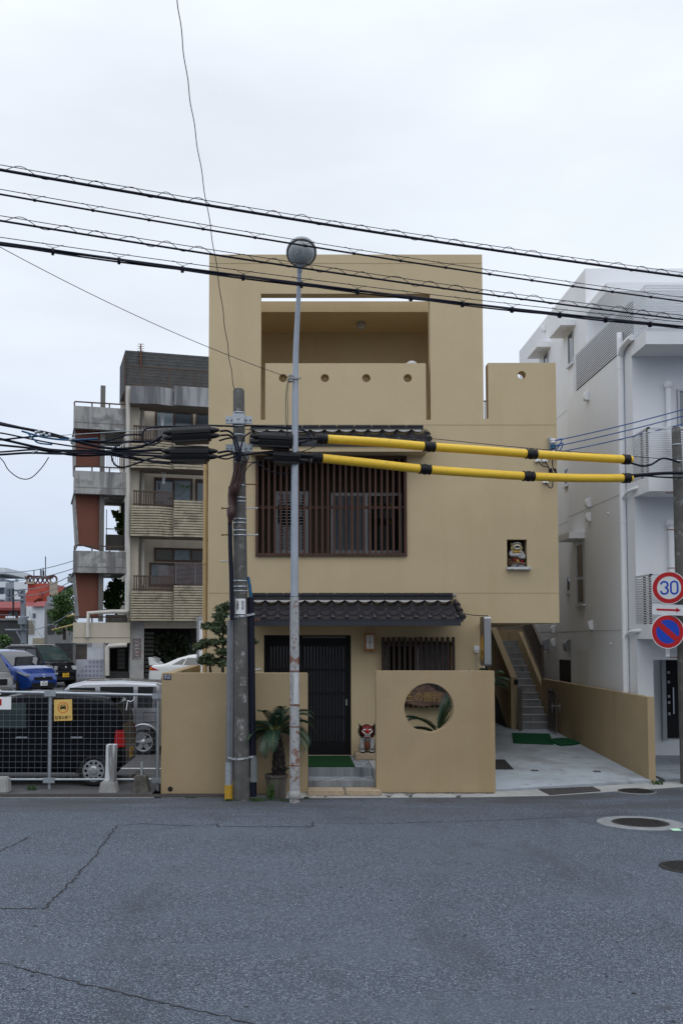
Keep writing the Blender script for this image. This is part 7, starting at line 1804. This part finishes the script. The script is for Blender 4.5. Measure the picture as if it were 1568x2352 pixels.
# lion dog in the niche, arms folded
r = thing('lion_dog_statue', 'yellow and white lion dog statue with folded arms in the wall niche', 'statue'); r['settled'] = True
b = MB(); b.tube([(0, 0, .04), (0, 0, .12), (0, .0, .22), (0, 0, .32)], [.085, .095, .10, .07], 16)
for s in (-1, 1): b.blob((s*.068, -.045, .028), (.062, .075, .030), 14, 8); b.blob((s*.09, -.0, .30), (.05, .06, .05), 12, 8)
b.tube(smooth_path([(-.10, -.02, .30), (-.125, -.07, .25), (-.06, -.115, .235), (.03, -.125, .235)], 4), .036, 10).tube(smooth_path([(.10, -.02, .30), (.135, -.06, .22), (.11, -.10, .19), (.04, -.125, .20)], 4), .036, 10).blob((.05, -.13, .24), (.036, .03, .03), 10, 6).blob((.045, -.13, .20), (.045, .03, .028), 10, 6)
b.build('body', 'lion_white', r)
MB().blob((-.01, -.052, .165), (.085, .06, .095), 16, 10).build('apron', 'lion_redbrown', r); MB().blob((-.005, -.055, .305), (.068, .04, .035), 12, 8).build('chest', 'lion_gold', r)
MB().blob((.005, -.112, .125), (.028, .012, .032), 14, 8).build('medallion', 'lion_gold', r)
q = MB(); q.blob((0, -.01, .405), (.10, .09, .085), 16, 10)
for k in range(14):
    a = radians(-200+220*k/13); c_ = Vector((cos(a)*.085, -.03, .395+sin(a)*.07)); t_ = Vector((cos(a)*.125, -.05, .39+sin(a)*.095)); s_ = Vector((-sin(a), 0, cos(a)))*.026; q.add([c_+s_, c_-s_, t_, c_+Vector((0, .06, 0))], [(0, 1, 2), (0, 2, 3), (1, 3, 2)])
q.build('head', 'lion_cream', r)
for s in (-1, 1): MB().blob((s*.092, .0, .47), (.022, .018, .03), 8, 6).build('ear', 'lion_cream', r)
MB().blob((0, -.085, .40), (.048, .03, .032), 14, 8).build('mouth', 'lion_dark', r)
MB().tube(smooth_path([(-.05, -.105, .405), (-.035, -.118, .428), (.0, -.122, .432), (.035, -.118, .428), (.05, -.105, .405)], 4), .009, 6).tube(smooth_path([(-.04, -.11, .375), (0, -.12, .366), (.04, -.11, .375)], 4), .010, 6).build('teeth', 'eye_white', r)
MB().tube(smooth_path([(-.085, -.05, .445), (-.05, -.075, .475), (.02, -.08, .485), (.07, -.06, .465)], 4), .016, 8).build('brow', 'lion_white', r)
MB().blob((0, -.09, .455), (.02, .018, .014), 8, 6).build('nose', 'lion_gold', r)
r.location = (X(1186, 18.9, 1290), 18.93, hz(1303)+.003)
r.scale = (1, 1, 1.0)
o = MB().lathe([(0, 0), (.040, 0), (.018, .03), (.018, .06), (.035, .09), (0, .09)], (X(1198.5, 18.85, 1290), 18.86, hz(1303)+.055), 14).build('red_cup', mat('cup_red', (.42, .01, .03), .4, var=0)); tag(o, 'small red stemmed cup beside the niche statue', 'cup')
MB().box(X(1198.5, 18.85, 1290)-.04, X(1198.5, 18.85, 1290)+.04, 18.82, 18.90, hz(1303)+.003, hz(1303)+.054).build('cup_block', 'lion_white', o)
br = MB(); bx = X(1168, 18.8, 1290); zz = hz(1303)+.06
for k in range(40): a = random.uniform(-.5, .35); br.tube([(bx+.12, 18.80+random.uniform(-.01, .01), zz+.03), (bx+.12-.16*cos(a)*random.uniform(.7, 1), 18.79+random.uniform(-.03, .03), zz+.05+.18*sin(a)+random.uniform(-.01, .02))], .003, 4)
br.tube([(bx+.10, 18.80, zz+.03), (bx+.36, 18.80, zz+.01)], .018, 8); o = br.build('twig_broom', mat('straw', (.16, .10, .055), .9, var=.4, vscale=20)); tag(o, 'small twig broom lying at the feet of the niche statue', 'broom')
# ================================================================ origins: every thing's origin sits at its base
def settle(root):
    if root.get('settled'): return
    obs = [root]+list(root.children_recursive); mes = [o for o in obs if o.type == 'MESH']
    if not mes or root.location.length > 1e-9: return
    datas = {o.data for o in mes}
    lo_ = np.array([1e9]*3); hi_ = -lo_
    for d in datas:
        a = np.empty(len(d.vertices)*3); d.vertices.foreach_get('co', a); a = a.reshape(-1, 3)
        if len(a): lo_ = np.minimum(lo_, a.min(0)); hi_ = np.maximum(hi_, a.max(0))
    c = Vector(((lo_[0]+hi_[0])/2, (lo_[1]+hi_[1])/2, lo_[2]))
    for d in datas: d.transform(Matrix.Translation(-c))
    root.location = c
for o in list(COL.objects):
    if o.parent is None and o.type in ('MESH', 'EMPTY') and o.get('kind') not in ('structure',): settle(o)
